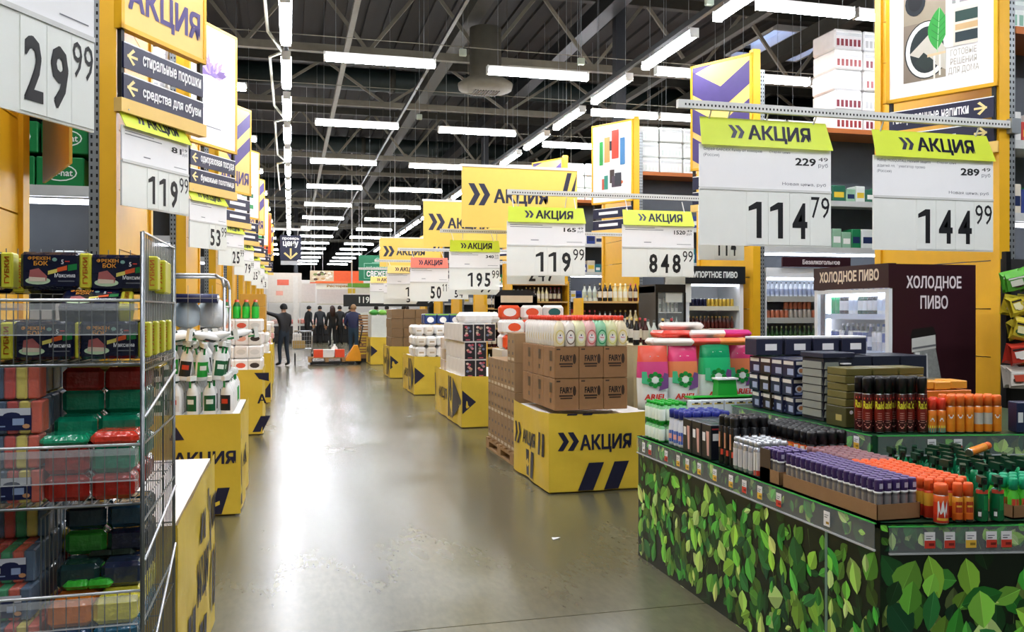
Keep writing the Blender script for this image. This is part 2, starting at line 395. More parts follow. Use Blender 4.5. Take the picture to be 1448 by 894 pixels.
# ---------------------------------------------------------------- generic shelf goods
def box_mesh(w, d, h, c, band=None):
    m = MB().bbox(-w/2, w/2, 0, d, 0, h, c, min(.006, h*.1))
    if band: m.rect(-w*.38, w*.38, h*.3, h*.62, band, y=-.001)
    return m.mesh('box')
def bottle_mesh(r, h, c, cap, lab=None, n=9):
    lab = lab or c
    return MB().lathe([(r*.9, 0), (r, h*.04), (r, h*.2), (r, h*.55), (r*.95, h*.62), (r*.4, h*.8), (r*.38, h*.9), (r*.38, h)], [c, c, lab, c, c, c, cap], n=n).mesh('bottle')
def can_mesh(r, h, c, c2=None, n=10):
    return MB().lathe([(r*.88, 0), (r, h*.05), (r, h*.5), (r, h*.92), (r*.85, h)], [STEEL, c, c2 or c, STEEL], n=n).mesh('can')
_rc = random.Random(11)
def shelf_row(x0, x1, y, z, kinds, where, name='package', cat='package', grp=None, depth=0):
    """kinds = [(mesh, width, colour word)] laid side by side along X"""
    x = x0; i = 0
    while True:
        me, w, cw = kinds[i % len(kinds)] if not callable(kinds) else kinds(i)
        if x + w > x1: break
        thing(name, f'{cw}, {nth(i)} from left {where}', cat, (x+w/2, y, z), 0, grp or ('goods ' + where), me)
        x += w*1.03; i += 1
C = lambda h, r=.45: mat(h, r)
GB = {}
def gb(w, d, h, c, band=None):
    k = (w, d, h, c, band)
    if k not in GB: GB[k] = box_mesh(w, d, h, C(c), C(band) if band else None)
    return GB[k]
LB = ['first', 'second', 'third', 'fourth', 'fifth', 'sixth', 'seventh', 'eighth', 'ninth']
PALL = [('#1b8a4b', 'green'), ('#e9e9e4', 'white'), ('#2b3f86', 'blue'), ('#c2332b', 'red'), ('#2f7f86', 'teal'), ('#e0d7c3', 'cream'), ('#6c3a2a', 'brown'), ('#f0f0f0', 'pale')]
def goods(seed, hs, ws=(.1, .16), nm='box', pal=PALL):
    rr = random.Random(seed)
    def f(i):
        c, cw = pal[rr.randrange(len(pal))]; w = rr.choice(ws); h = rr.choice(hs); b = rr.choice(['#f4f4ee', '#1c2b55', '#e3c33c'])
        return gb(w*.96, .2, h, c, b), w, f'{cw} {nm}, {dict([("#f4f4ee","white"),("#1c2b55","navy"),("#e3c33c","yellow")])[b]} label'
    return f
SHN = ['floor shelf', 'knee-high shelf', 'hip-high shelf', 'chest-high shelf', 'eye-level shelf', 'upper shelf', 'high shelf', 'top deck']
def wall_goods(side, k, y, xa, xb, levels, **kw):
    sd = 'left' if side < 0 else 'right'
    for lv in levels:
        z = SHELF_Z[lv] + (.026 if lv < 7 else .021)
        shelf_row(xa, xb, y+.06, z, goods(k*31+lv*7+(5 if side < 0 else 0), (.18, .22, .26) if lv != 4 else (.14, .18), **kw), f'on {SHN[lv]} of {nth(k)} {sd} unit')
# left unit slices seen between the end panels
wall_goods(-1, 1, LY[1], -1.9, -1.27, (1, 2, 3, 6), pal=[('#166b3c', 'green'), ('#3a2118', 'brown'), ('#14603a', 'dark green'), ('#d8d2c8', 'cream')])
t_pal = [('#0f8a63', 'green'), ('#e6eef0', 'white'), ('#12714f', 'dark green')]
shelf_row(-1.9, -1.27, LY[1]+.05, 1.806, goods(3, (.14, .17), (.14, .18), 'tissue box', t_pal), 'on eye-level shelf of second left unit')
# green boxes with an oval badge
for lv, (z, x) in enumerate(((2.376, -1.43), (2.376, -1.72), (2.60, -1.40), (2.60, -1.70))):
    m = MB().bbox(-.14, .14, 0, .3, 0, .2, C('#0f7a3c'), .006).ell(-.0, .1, .1, .055, C('#e8f5e8'), -.001).ell(-.0, .1, .092, .047, C('#0f7a3c'), -.0015)
    t = thing('tea_box', f'green box with white oval badge, {"lower" if lv < 2 else "upper"} {"right" if lv % 2 == 0 else "left"} one above the shelf light', 'box', (x, LY[1]+.04, z), group='green boxes behind the left price board', me=m.mesh('tea_box'))
    O('lettering', put_text(MB(), 'bit-hat', -.075, .075, .078, .122, WHITE), t)
for k in range(2, 7):
    wall_goods(-1, k, LY[k], -1.75, -1.27, (2, 3, 4) if k > 3 else (1, 2, 3, 4, 6))
# right unit slices
wall_goods(1, 0, RY[0], 5.78, 6.35, (1, 2, 3, 4, 5, 6))
for k in range(2, 7):
    wall_goods(1, k, RY[k], 5.78, 8.2 if k < 4 else 7.4, (4, 5) if k > 3 else (3, 4, 5, 6), ws=(.12, .18))
wall_goods(1, 1, RY[1], 5.80, 8.2, (5, 6), pal=[('#1b7a4b', 'green'), ('#dfe5df', 'white'), ('#2a6a52', 'dark green'), ('#8fb89a', 'pale green')], ws=(.14, .2))
# wrapped stock on the top decks
def crate_stack(side, k, y, xs_, colour, cw, n, rows, z0=3.925):
    sd = 'left' if side < 0 else 'right'
    for i in range(n):
        for r in range(rows):
            w = .42; c = colour[(i+r) % len(colour)]
            m = MB().bbox(-w/2, w/2, 0, .5, 0, .26, mat(c[0], .25), .02)
            for q in range(6): m.rect(-w/2+.03+q*.063, -w/2+.07+q*.063, .04, .13, mat(c[1], .3), -.001)
            m.rect(-w/2+.02, w/2-.02, .17, .21, CLEARF, -.002)
            thing('wrapped_pack', f'{cw} in film, {nth(i)} from aisle, {nth(r)} layer on {nth(k)} {sd} unit', 'package', (xs_ + (i*.44)*(1 if side > 0 else -1), y+.1+.01*((i+r) % 3), z0+r*.265), 0, 'wrapped stock on the top decks', m.mesh('wrapped_pack'))
crate_stack(1, 1, RY[1], 7.05, [('#e8e6e2', '#8e2b2b'), ('#dcdad8', '#7c2430'), ('#efefef', '#b9b9b9')], 'red and white cans', 4, 5)
crate_stack(1, 2, RY[2], 5.9, [('#eceeea', '#c9d3cc'), ('#e1e6e1', '#e9e9e9')], 'white paper rolls', 4, 3)
crate_stack(1, 3, RY[3], 5.9, [('#dfe7df', '#a5c2ae'), ('#eef0ee', '#c9ddd0')], 'pale green bottles', 3, 3)
crate_stack(1, 0, RY[0], 5.95, [('#d8e2dc', '#6fa58c'), ('#c8d4d0', '#4f8a74')], 'green bottles', 3, 3)
crate_stack(-1, 2, LY[2], -1.5, [('#e8e8e8', '#c0c4c8')], 'white packs', 3, 2)

# ---------------------------------------------------------------- angled sign boards on the gondola ends
LAVP = mat('#efe9f2', .4, var=.03)
def poster_art(mb, kind, w, z0, z1):
    x0, x1 = .03, w-.03
    if kind == 'akciya':
        mb.rect(x0, x1, z0+.03, z1-.03, POSTY, -.012)
        for a in (0, .42):
            z = z1-.75+a*.9; h = .26
            mb.poly([(x0, z+.32), (x0, z+.1), (w/2, z-.22), (w/2, z)], PURP, -.014); mb.poly([(x1, z+.32), (x1, z+.1), (w/2, z-.22), (w/2, z)], PURP, -.014)
        put_text(mb, 'АКЦИЯ', x0+.04, x1-.04, z0+.11, z0+.35, PURP, -.0145, bold=.035)
    elif kind == 'chevron':
        mb.rect(x0, x1, z0+.03, z1-.03, POSTY, -.012)
        h = .30
        for za in (z1-.34, z1-.82, z1-1.2):
            for xa, xb in ((x0, w/2), (x1, w/2)):
                mb.poly([(xa, min(z1-.03, za+.26)), (xa, za+.26-h), (xb, za-h), (xb, za)], PURP, -.014)
        mb.poly([(x0, z1-.03), (x0, z1-.12), (x0+.3, z1-.03)], PURP, -.014)
    elif kind == 'flower':
        mb.rect(x0, x1, z0+.03, z1-.03, LAVP, -.012)
        rr = random.Random(4)
        for i in range(34):
            a = rr.uniform(0, 180); L = rr.uniform(.12, .36); cx = w*.42+rr.uniform(-.05, .1); cz = (z0+z1)/2+.12
            dx, dz = math.cos(R(a)), math.sin(R(a)); c = mat(rr.choice(['#9a80b8', '#7d62a4', '#b39cc8', '#6a4c90']), .5)
            mb.poly([(cx, cz), (cx+dx*L*.6-dz*.028, cz+dz*L*.6+dx*.028), (cx+dx*L, cz+dz*L), (cx+dx*L*.6+dz*.028, cz+dz*L*.6-dx*.028)], c, -.0135-.0001*i)
        for i in range(9):
            mb.ell(w*.45+rr.uniform(-.2, .2), (z0+z1)/2-.15+rr.uniform(-.12, .12), .09, .06, mat('#c9ccd2', .5), -.0135-.0001*i, 10)
        mb.rect(w*.35, w*.65, z0+.22, z0+.23, GREYINK, -.0138)
    elif kind == 'goods':
        mb.rect(x0, x1, z0+.03, z1-.03, PAPER, -.012); W = w-.06
        for (a, b, c, d, h) in ((.17, .27, .55, .85, '#2f9a46'), (.3, .45, .58, .9, '#e99a5a'), (.5, .68, .62, 1, '#c9402c'), (.72, .84, .52, .86, '#3f78a8'), (.44, .52, .74, .84, '#2a2a2a'),
                                (.24, .33, .2, .34, '#c65a44'), (.3, .4, .2, .38, '#2f8a78'), (.45, .57, .28, .45, '#3a2c2a'), (.5, .75, .22, .36, '#4a3f4c'), (.58, .75, .24, .4, '#30323a')):
            H = (z1-z0)*.92; mb.rect(x0+W*a, x0+W*b, z0+H*c*.96, z0+H*min(d, .98), C(h), -.0135 - .0002*int(a*50))
        mb.ell(x0+W*.62, z0+.33, .05, .035, C('#f1e6b8'), -.016, 10); mb.ell(x0+W*.75, z0+.34, .04, .03, C('#e07a50'), -.0165, 10)
        mb.rect(x0+W*.2, x0+W*.6, z0+.16, z0+.17, GREYINK, -.0138); mb.rect(x0+W*.2, x0+W*.75, z0+.12, z0+.127, GREYINK, -.0138)
    elif kind == 'bottles':
        mb.rect(x0, x1, z0+.03, z1-.03, PAPER, -.012)
        mb.rect(x0+.3, x0+.4, z1-.38, z1-.2, BLACK, -.0135); mb.rect(x0+.25, x0+.6, z0+.62, z0+.66, GREYINK, -.0135)
        mb.rect(x0+.25, x0+.65, z0+.2, z0+.28, C('#2f9a56'), -.0135); mb.rect(x0+.25, x0+.65, z0+.42, z0+.5, C('#2f7a56'), -.0135)
    elif kind == 'orange':
        mb.rect(x0, x1, z0+.03, z1-.03, C('#e8501c'), -.012); mb.rect(x0+.2, x1-.2, z0+.4, z0+.7, PAPER, -.0135)
    elif kind == 'dish':
        mb.rect(x0, x1, z0+.03, z1-.03, PAPER, -.012); a, b = .15, .75; zb = z0+.15; zt = z1-.12; S = C('#9c907c')
        mb.rect(a, .50, zb, zt, S, -.0135); mb.rect(a, .3, zb, zb+.5, C('#86796a'), -.0137)
        cx, cz = .345, zb+.26
        def plate(rx, rz, c, y): mb.poly([(min(.5, cx+rx*math.cos(2*math.pi*k/30)), cz+rz*math.sin(2*math.pi*k/30)) for k in range(30)], c, y)
        plate(.185, .25, C('#181d20'), -.014); plate(.175, .24, C('#e9ebe6'), -.0142); plate(.14, .2, C('#1c2a2c'), -.0144)
        mb.poly([(.2, cz-.02), (.4, cz+.16), (.5, cz-.02), (.5, cz-.2), (.36, cz-.1)], C('#c9c4b6'), -.0146); mb.poly([(.24, cz-.1), (.34, cz-.18), (.42, cz-.12), (.32, cz-.02)], C('#20302e'), -.0147)
        n = 12; L = [(.43+.075*math.sin(t*math.pi)+.02*t, cz-.02+t*.36) for t in [i/n for i in range(n+1)]]; L2 = [(.43-.085*math.sin(t*math.pi)**.8+.02*t, cz-.02+t*.36) for t in [i/n for i in range(n-1, 0, -1)]]
        mb.poly(L+L2, C('#2f9a3e'), -.0150); mb.poly([(.428, cz-.06), (.434, cz-.06), (.452, cz+.34), (.448, cz+.34)], C('#9fd39a'), -.0152)
        for t in (.2, .35, .5, .65):
            for s in (-1, 1): mb.poly([(.433+.02*t, cz-.02+t*.36), (.433+.02*t+s*.055, cz+.03+t*.36), (.433+.02*t+s*.055, cz+.036+t*.36), (.433+.02*t, cz-.014+t*.36)], C('#1f6f30'), -.0153)
        mb.rect(.40, .415, zb+.0, zb+.2, C('#efe9dc'), -.0154); mb.rect(.445, .46, zb+.02, zb+.2, C('#efe9dc'), -.0154); mb.poly([(.35, zb+.19), (.5, zb+.2), (.5, zb+.22), (.35, zb+.215)], C('#d8c29a'), -.0155)
        mb.ell(.235, zt-.22, .085, .12, C('#20262c'), -.0156, 18); mb.ell(.235, zt-.21, .06, .085, C('#12161a'), -.0157, 18); mb.ell(.25, zb+.68, .085, .11, C('#20262c'), -.0156, 18); mb.ell(.25, zb+.69, .06, .08, C('#12161a'), -.0157, 18)
        mb.rect(.5, b, zb+.24, zt, C('#d9d2c2'), -.0158); mb.rect(.5, .56, zb+.24, zb+.66, C('#efece4'), -.0159)
        for za, hh, c in ((.27, .085, '#22343a'), (.37, .05, '#c9a878'), (.44, .09, '#25423c'), (.56, .03, '#f0ece2')): mb.rect(.575, b, zb+za, zb+za+hh, C(c), -.016)
        mb.rect(.55, .7, zb+.6, zb+.74, C('#8f918c'), -.0161); mb.rect(.58, .61, zb+.6, zb+.74, C('#d8dad6'), -.0162); mb.rect(.53, .6, zb+.78, zt, C('#b7a98c'), -.0162)
        put_text(mb, 'ГОТОВЫЕ\nРЕШЕНИЯ\nДЛЯ ДОМА', .52, .76, zb+.0, zb+.215, C('#b2ab9a'), -.0163, bold=.0)
def sign_board(side, k, y, kind, words, desc):
    w = .90; z0, z1 = 3.42, 4.80
    rz = R(60) if side < 0 else R(-60)
    # local x runs along the board, local -Y faces the aisle traffic; the board starts at the post
    loc = (XL+.02, y-.02, 0) if side < 0 else (XR-.46, y+.78, 0)
    t = thing('sign_board', desc, 'sign', loc, rz, 'angled sign boards on the shelf ends')
    fr = MB().box(0, w, 0, .04, z0, z1, YEL); fr.box(0, w, -.02, 0, z0, z0+.03, YEL); fr.box(0, w, -.02, 0, z1-.03, z1, YEL); fr.box(0, .03, -.02, 0, z0, z1, YEL); fr.box(w-.03, w, -.02, 0, z0, z1, YEL)
    O('frame', fr, t)
    p = MB(); poster_art(p, kind, w, z0, z1); O('poster_print', p, t)
    for j, wd in enumerate(words):
        za = 3.17 - j*.205
        b = O('arrow_board', MB().box(0.03, w-.03, -.012, 0, za, za+.17, NAVY).box(0.03, w-.03, -.014, -.012, za+.162, za+.17, PAPER), t)
        m = MB()
        if side < 0: ax, d, tx0, tx1 = .06, -1, .21, w-.06
        else: ax, d, tx0, tx1 = w-.08, 1, .06, w-.22
        ac = C('#f0dc9a')
        m.rect(min(ax, ax-d*.10), max(ax, ax-d*.10), za+.076, za+.094, ac, -.0145)
        tip = (ax+d*.0, za+.085)
        for sg in (1, -1): m.poly([(ax, za+.085), (ax-d*.055, za+.085+sg*.055), (ax-d*.055+d*-.02, za+.085+sg*.042), (ax-d*.022, za+.085)], ac, -.0147)
        O('arrow', m, b)
        if wd: O('lettering', put_text(MB(), wd, tx0, tx1, za+.035, za+.125, PAPER, -.0146, bold=.03), b)
        else: O('lettering', MB().rect(tx0+.1, tx1-.1, za+.06, za+.11, PAPER, -.0146), b)
    O('lower_bar', MB().box(0, w, -.02, .05, 2.88, 2.97, POSTY), t)
    O('bracket', MB().box(.02, .05, .0, .03, 2.9, 3.45, DARKG), t); O('bracket', MB().box(w-.05, w-.02, .0, .03, 2.9, 3.45, DARKG), t)
    # the board of the other leg of the V, facing away
LS = [('akciya', ('стиральные порошки', 'средства для обуви'), 'yellow sale poster over two navy arrow boards, nearest on the left'),
      ('flower', ('одноразовая посуда', 'бумажные полотенца'), 'white poster with a lavender sprig over navy arrow boards'),
      ('akciya', (None, None), 'sale poster with purple chevrons behind the lavender poster'),
      ('bottles', (None, None), 'white poster with green stripes, fourth board on the left'),
      ('akciya', (None, None), 'small sale poster with chevrons, fifth board on the left'),
      ('bottles', (None, None), 'white poster with green stripes, sixth board on the left'),
      ('orange', (None, None), 'orange poster, seventh board on the left'),
      ('akciya', (None, None), 'tiny sale poster, eighth board on the left')]
for i, (kd, ws, ds) in enumerate(LS): sign_board(-1, i+1, LY[i+1], kd, ws, ds)
RS = [('dish', ('газированные напитки', None), 'large poster with plate, leaf and napkins in a yellow frame'),
      ('chevron', (None, None), 'purple and yellow chevron poster, second board on the right'),
      ('goods', (None, None), 'white poster with coloured goods in yellow frame, third on the right'),
      ('chevron', (None, None), 'chevron poster partly behind the hanging sale banner'),
      ('goods', (None, None), 'small poster with coloured goods, fifth board on the right')]
for i, (kd, ws, ds) in enumerate(RS): sign_board(1, i, RY[i], kd, ws, ds)

# ================================================================ HANGING PRICE SIGNS
SIGNI = [0]
def price_sign(loc, rz, w, h, rub, kop, label, old=None, desc=None, head='lime', grp='hanging price boards', lean=.10, hold=None):
    """local origin at the bottom centre; faces local -Y"""
    t = thing('price_sign', label, 'sign', loc, rz, grp)
    a, b = h*.44, h*.775
    O('digit_plate', MB().box(-w/2, w/2, 0, .012, 0, a, PLATE).box(-w/2, w/2, -.006, 0, a-.012, a+.006, SHELFW), t)
    O('info_panel', MB().box(-w/2, w/2, .0, .01, a+.006, b, PAPER), t)
    if head:
        hm = LIME if head == 'lime' else POSTY if head == 'tan' else C('#e8735c')
        m = MB(); s = w*.035
        vs = [(-w/2+.005, -.03, b-.01), (w/2+.0, -.03, b-.01), (w/2+.0, lean-.03, h), (-w/2+s, lean-.03, h)]
        m.add(vs + [(p[0], p[1]+.006, p[2]) for p in vs], [(0,1,2,3), (7,6,5,4), (0,4,5,1), (1,5,6,2), (2,6,7,3), (3,7,4,0)], hm)
        hd = O('header_board', m, t)
        tm = MB(); zz0, zz1 = b+(h-b)*.2, b+(h-b)*.78
        cw = w*.055
        for q in (0, 1): chev(tm, -w*.27+q*cw*.95, zz0+.01, cw*1.1, (zz1-zz0)*.92-.01, NAVYP, 0, .5)
        put_text(tm, 'АКЦИЯ', -w*.27+cw*2.35, w*.36, zz0-.02, zz1, NAVYP, 0, bold=.035, shear=.18)
        sl = lean/(h-b+.01)
        tm.v = [(x, -.033+(z-(b-.01))*sl, z) for x, y, z in tm.v]
        O('lettering', tm, hd)
    # digit cards
    dw = w*.128; dh = a*.64; x = w/2 - w*.165
    n = len(rub); pitch = w*.163
    for i, ch in enumerate(rub):
        xr = x - (n-1-i)*pitch
        ww = dw if ch != '1' else dw*.6
        c = O('digit_card', MB().box(xr-pitch*.98, xr-.001, -.004, 0, .01, a-.02, PLATE), t)
        if ch == '1':
            xc = xr-pitch*.42; s_ = dw*.30; zt = a*.14+dh
            O('digit', MB().rect(xc-s_/2, xc+s_/2, a*.14, zt, INK, -.0055).poly([(xc-s_/2, zt), (xc-s_/2, zt-dh*.19), (xc-dw*.62, zt-dh*.26), (xc-dw*.62, zt-dh*.14)], INK, -.0056), c); continue
        O('digit', put_text(MB(), ch, xr-pitch*.5-ww*.45, xr-pitch*.5+ww*.45, a*.14, a*.14+dh, INK, -.0055, bold=.03), c)
    kw = w*.066
    if kop:
        c = O('digit_card', MB().box(x+.001, w/2-.004, -.004, 0, .01, a-.02, PLATE), t)
        for i, ch in enumerate(kop):
            xl = x + .006*w + i*w*.078
            if ch == '1': O('digit', MB().rect(xl+kw*.4, xl+kw*.62, a*.52, a*.9, INK, -.0055).poly([(xl+kw*.42, a*.9), (xl+kw*.42, a*.82), (xl+kw*.05, a*.78), (xl+kw*.05, a*.83)], INK, -.0056), c); continue
            O('digit', put_text(MB(), ch, xl, xl+kw, a*.52, a*.9, INK, -.0055, bold=.01), c)
    m = MB()
    if desc:
        for i, ln in enumerate(desc): put_text(m, ln, -w*.47, -w*.47+len(ln)*w*.0145, b-.055*h-.045*h*i, b-.025*h-.045*h*i, GREYINK, -.0012, bold=.008)
        put_text(m, 'Старая цена', w*.02, w*.18, b-.05*h, b-.028*h, GREYINK, -.0012, bold=0)
        put_text(m, 'Новая цена, руб', w*.12, w*.46, a+.035*h, a+.065*h, GREYINK, -.0012, bold=.005)
    else:
        for i in range(2): m.rect(-w*.46, -w*(.05-.12*i), b-.05*h-.03*h*i, b-.042*h-.03*h*i, GREYINK, -.0012)
        m.rect(-w*.2, -w*.1, a+.07*h, a+.08*h, GREYINK, -.0012); m.rect(w*.26, w*.46, a+.05*h, a+.056*h, GREYINK, -.0012)
    if old:
        put_text(m, old[0], w*.22, w*.38, b-.135*h, b-.075*h, INK, -.0012, bold=.03)
        put_text(m, old[1], w*.40, w*.475, b-.095*h, b-.065*h, INK, -.0012, bold=.01)
        put_text(m, 'руб', w*.40, w*.475, b-.15*h, b-.11*h, GREYINK, -.0012, bold=.01)
    O('lettering', m, t)
    inv = Matrix.Rotation(-rz, 3, 'Z')
    for n_, xx in enumerate((-w*.4, w*.4)):
        yy = lean-.035 if head else .006; zz = h-.012 if head else b-.02
        if hold: q = inv @ (Vector(hold[n_]) - Vector(loc))
        else: q = Vector((xx, yy, h+.09))
        O('hook', MB().rod((xx, yy, zz), q, .006, CLEARF if not hold else SHELFW, 4), t)
    return t
def RH(x, y, z, w, ry, rz_): return [(x-w*.4, ry, rz_), (x+w*.4, ry, rz_)]
def rail(x0, x1, y, z, label):
    t = thing('sign_rail', label, 'rail', (0, y, z), group='white rails that carry the price boards', me=MB().box(x0, x1, -.02, .02, -.03, .03, SHELFW).mesh('sign_rail'))
    m = MB()
    x = x0+.05
    while x < x1-.05: m.box(x, x+.012, -.021, -.02, -.012, .004, HOLE); x += .03
    O('slot', m, t, kind='stuff')
    O('wall_bracket', MB().box(x1-.06, x1+.03, -.035, .06, -.07, .05, GREY), t)
    return t
# rails on the right
rail(2.1, XR+.1, 17.37, 2.80, 'white rail carrying the 50.11 board')
rail(2.0, XR+.1, 21.23, 2.78, 'white rail carrying the board with the tan header and 12')
rail(1.9, XR+.1, 25.09, 2.76, 'farthest white rail on the right')
rail(2.74, XR+.13, 5.80, 3.10, 'long white slotted rail carrying the 114.79 and 144.99 boards')
rail(2.43, XR+.1, 9.65, 2.95, 'white rail carrying the 119.99 and 848.99 boards')
rail(2.3, XR+.1, 13.51, 2.84, 'white rail behind the hanging sale banners')
price_sign((3.455, 5.78, 2.07), 0, 1.10, .96, '114', '79', 'large white price board reading 114.79 under a lime header', ('229', '49'), ('Спрей GARDEX Family от комаров', '(Россия)'), hold=RH(3.455, 5.78, 2.07, 1.1, 5.8, 3.08))
price_sign((4.94, 5.78, 2.06), 0, 1.12, .95, '144', '99', 'large white price board reading 144.99, rightmost on the long rail', ('289', '49'), ('Набор MOSQUITALL Нежная защита', 'д/детей эл. фумигатор промо', '(Россия)'), hold=RH(4.94, 5.78, 2.06, 1.12, 5.8, 3.08))
price_sign((2.86, 9.52, 1.98), 0, .94, .80, '119', '99', 'white price board reading 119.99 over the dish soap display', ('165', '49'), hold=RH(2.86, 9.52, 1.98, 0.94, 9.65, 2.9))
price_sign((4.25, 9.52, 1.98), 0, .92, .80, '848', '99', 'white price board reading 848.99 beside the imported beer fridge', ('1520', '49'), hold=RH(4.25, 9.52, 1.98, 0.92, 9.65, 2.9))
price_sign((2.805, 13.25, 1.9), 0, 0.81, 0.78, '195', '99', 'white price board reading 195.99 over the boxed goods pallet', ('340', '25'), hold=RH(2.805, 13.25, 1.9, 0.81, 13.51, 2.82))
price_sign((2.67, 16.95, 1.75), 0, 0.76, 0.87, '50', '11', 'white price board reading 50.11 with a red header', head='red', hold=RH(2.67, 16.95, 1.75, 0.76, 17.37, 2.78))
price_sign((2.68, 20.8, 1.85), 0, 0.85, 0.8, '12', None, 'white price board reading 12 with tan header, behind the 50.11 board', head='tan', hold=RH(2.68, 20.8, 1.85, 0.85, 21.23, 2.76))
price_sign((2.62, 24.7, 1.76), 0, 0.85, 0.76, '2', None, 'white price board reading 2 with tan header, farthest on the right', head='tan', hold=RH(2.62, 24.7, 1.76, 0.85, 25.09, 2.74))
# second plates hanging behind
price_sign((2.86, 9.95, 1.895), 0, 0.72, 0.6, '247', None, 'white price plate reading 247 peeking out under the 119.99 board', head=None, hold=RH(2.86, 9.95, 1.895, 0.72, 9.66, 2.91))
price_sign((3.335, 6.25, 1.99), 0, 0.4, 0.56, '114', None, 'small white price plate reading 114 peeking out under the 114.79 board', head=None, hold=RH(3.335, 6.25, 1.99, 0.4, 5.81, 3.09))
price_sign((2.95, 13.65, 1.83), 0, 0.7, 0.55, '99', None, 'white price plate partly behind the 195.99 board', head=None, hold=RH(2.95, 13.65, 1.83, 0.7, 13.52, 2.83))
price_sign((3.28, 17.6, 1.8), 0, 0.62, 0.55, '54', '87', 'white price plate reading 54 beside the 50.11 board', head=None, hold=RH(3.28, 17.6, 1.8, 0.62, 17.38, 2.79))
price_sign((2.62, 21.2, 1.72), 0, .8, .62, '5', '10', 'white price plate reading 5 under the farther boards', head=None, hold=RH(2.62, 21.2, 1.72, 0.8, 21.24, 2.77))
thing('price_plate', 'blank white price plate beside the beer fridge, below the 848.99 board', 'sign', (4.62, 9.75, 1.68), me=MB().box(-.17, .17, 0, .01, 0, .62, PLATE).mesh('price_plate'))
# boards on the left, angled like the ends they hang from
LP = [('29', '99', 'large white price board reading 29.99 at the left'), ('119', '99', 'white price board reading 119.99 with a bent lime header on the left'),
      ('53', '99', 'white price board reading 53.99 under the lavender poster'), ('25', '99', 'white price board reading 25 behind the 53.99 board'),
      ('79', '99', 'white price board reading 79 under the fourth poster on the left'), ('25', '79', 'small white price board reading 25.79, sixth on the left'), ('4', '99', 'tiny white price board, seventh on the left'), ('13', None, 'tiny white price board, eighth on the left')]
LPOS = [(-.87, LY[0]+.58, 2.25)] + [(-.88, LY[i]+.27, 2.27) for i in range(1, 8)]
for i, (a, b, l) in enumerate(LP):
    x, y, z = LPOS[i]; w_ = .70; h_ = .67 if i else .78
    cs, sn = math.cos(R(61))*.28, math.sin(R(61))*.28
    price_sign(LPOS[i], R(61), w_, h_, a, b, l, ('81', '19') if i == 1 else None, grp='price boards along the left', hold=[(x-cs, y-sn, 2.9), (x+cs, y+sn, 2.9)] if i else [(x-cs, y-sn, 3.2), (XL, LY[0]+1.5, 3.3)])
thing('price_board', 'plain yellow back of a turned price board below the 29.99 board', 'sign', (-1.0, 4.22, 2.2), R(112), me=MB().box(-.35, .35, 0, .012, 0, .75, C('#d8a93a')).rod((-.3, .006, .74), (-.34, -.0, 1.4), .006, SHELFW, 4).rod((.3, .006, .74), (.2, .0, 1.4), .006, SHELFW, 4).mesh('price_board'))

# ---------------------------------------------------------------- long hanging banners
def banner(x, y, w, h, zt, label, mk=1):
    t = thing('sale_banner', label, 'banner', (x, y, zt-h), 0, 'hanging sale banners', MB().box(0, w, 0, .012, 0, h, mat('#e9c85c', .5, var=.04)).mesh('sale_banner'))
    m = MB()
    for q in (0, 1): chev(m, w*.055+q*w*.085, h*.36, w*.1, h*.36, NAVYP, -.0015, .5)
    put_text(m, 'АКЦИЯ', w*.27, w*.74, h*.36, h*.64, NAVYP, -.0015, bold=.04)
    for q in (0, 1): m.poly([(w*(.86+.07*q), h*.55), (w*(.90+.07*q), h*.55), (w*(.95+.07*q) if q == 0 else w, h*.95), (w*(.91+.07*q) if q == 0 else w, h*.95)] , NAVYP, -.0015)
    O('lettering', m, t)
    O('hem_bar', MB().box(-.02, w+.02, -.01, .02, h-.01, h+.03, SHELFW), t)
    O('hanging_wire', MB().rod((.1, 0, h), (.1, 0, 8.19-zt+h), .004, TRUSSL, 3).rod((w-.1, 0, h), (w-.1, 0, 8.19-zt+h), .004, TRUSSL, 3), t)
banner(2.53, 12.9, 1.85, .93, 3.78, 'large yellow hanging banner with two arrows, nearest of the three')
banner(2.62, 17.4, 1.85, .93, 3.80, 'yellow hanging banner with two arrows, middle of the three')
banner(2.68, 26.8, 1.9, .9, 3.80, 'yellow hanging banner with two arrows, farthest of the three')

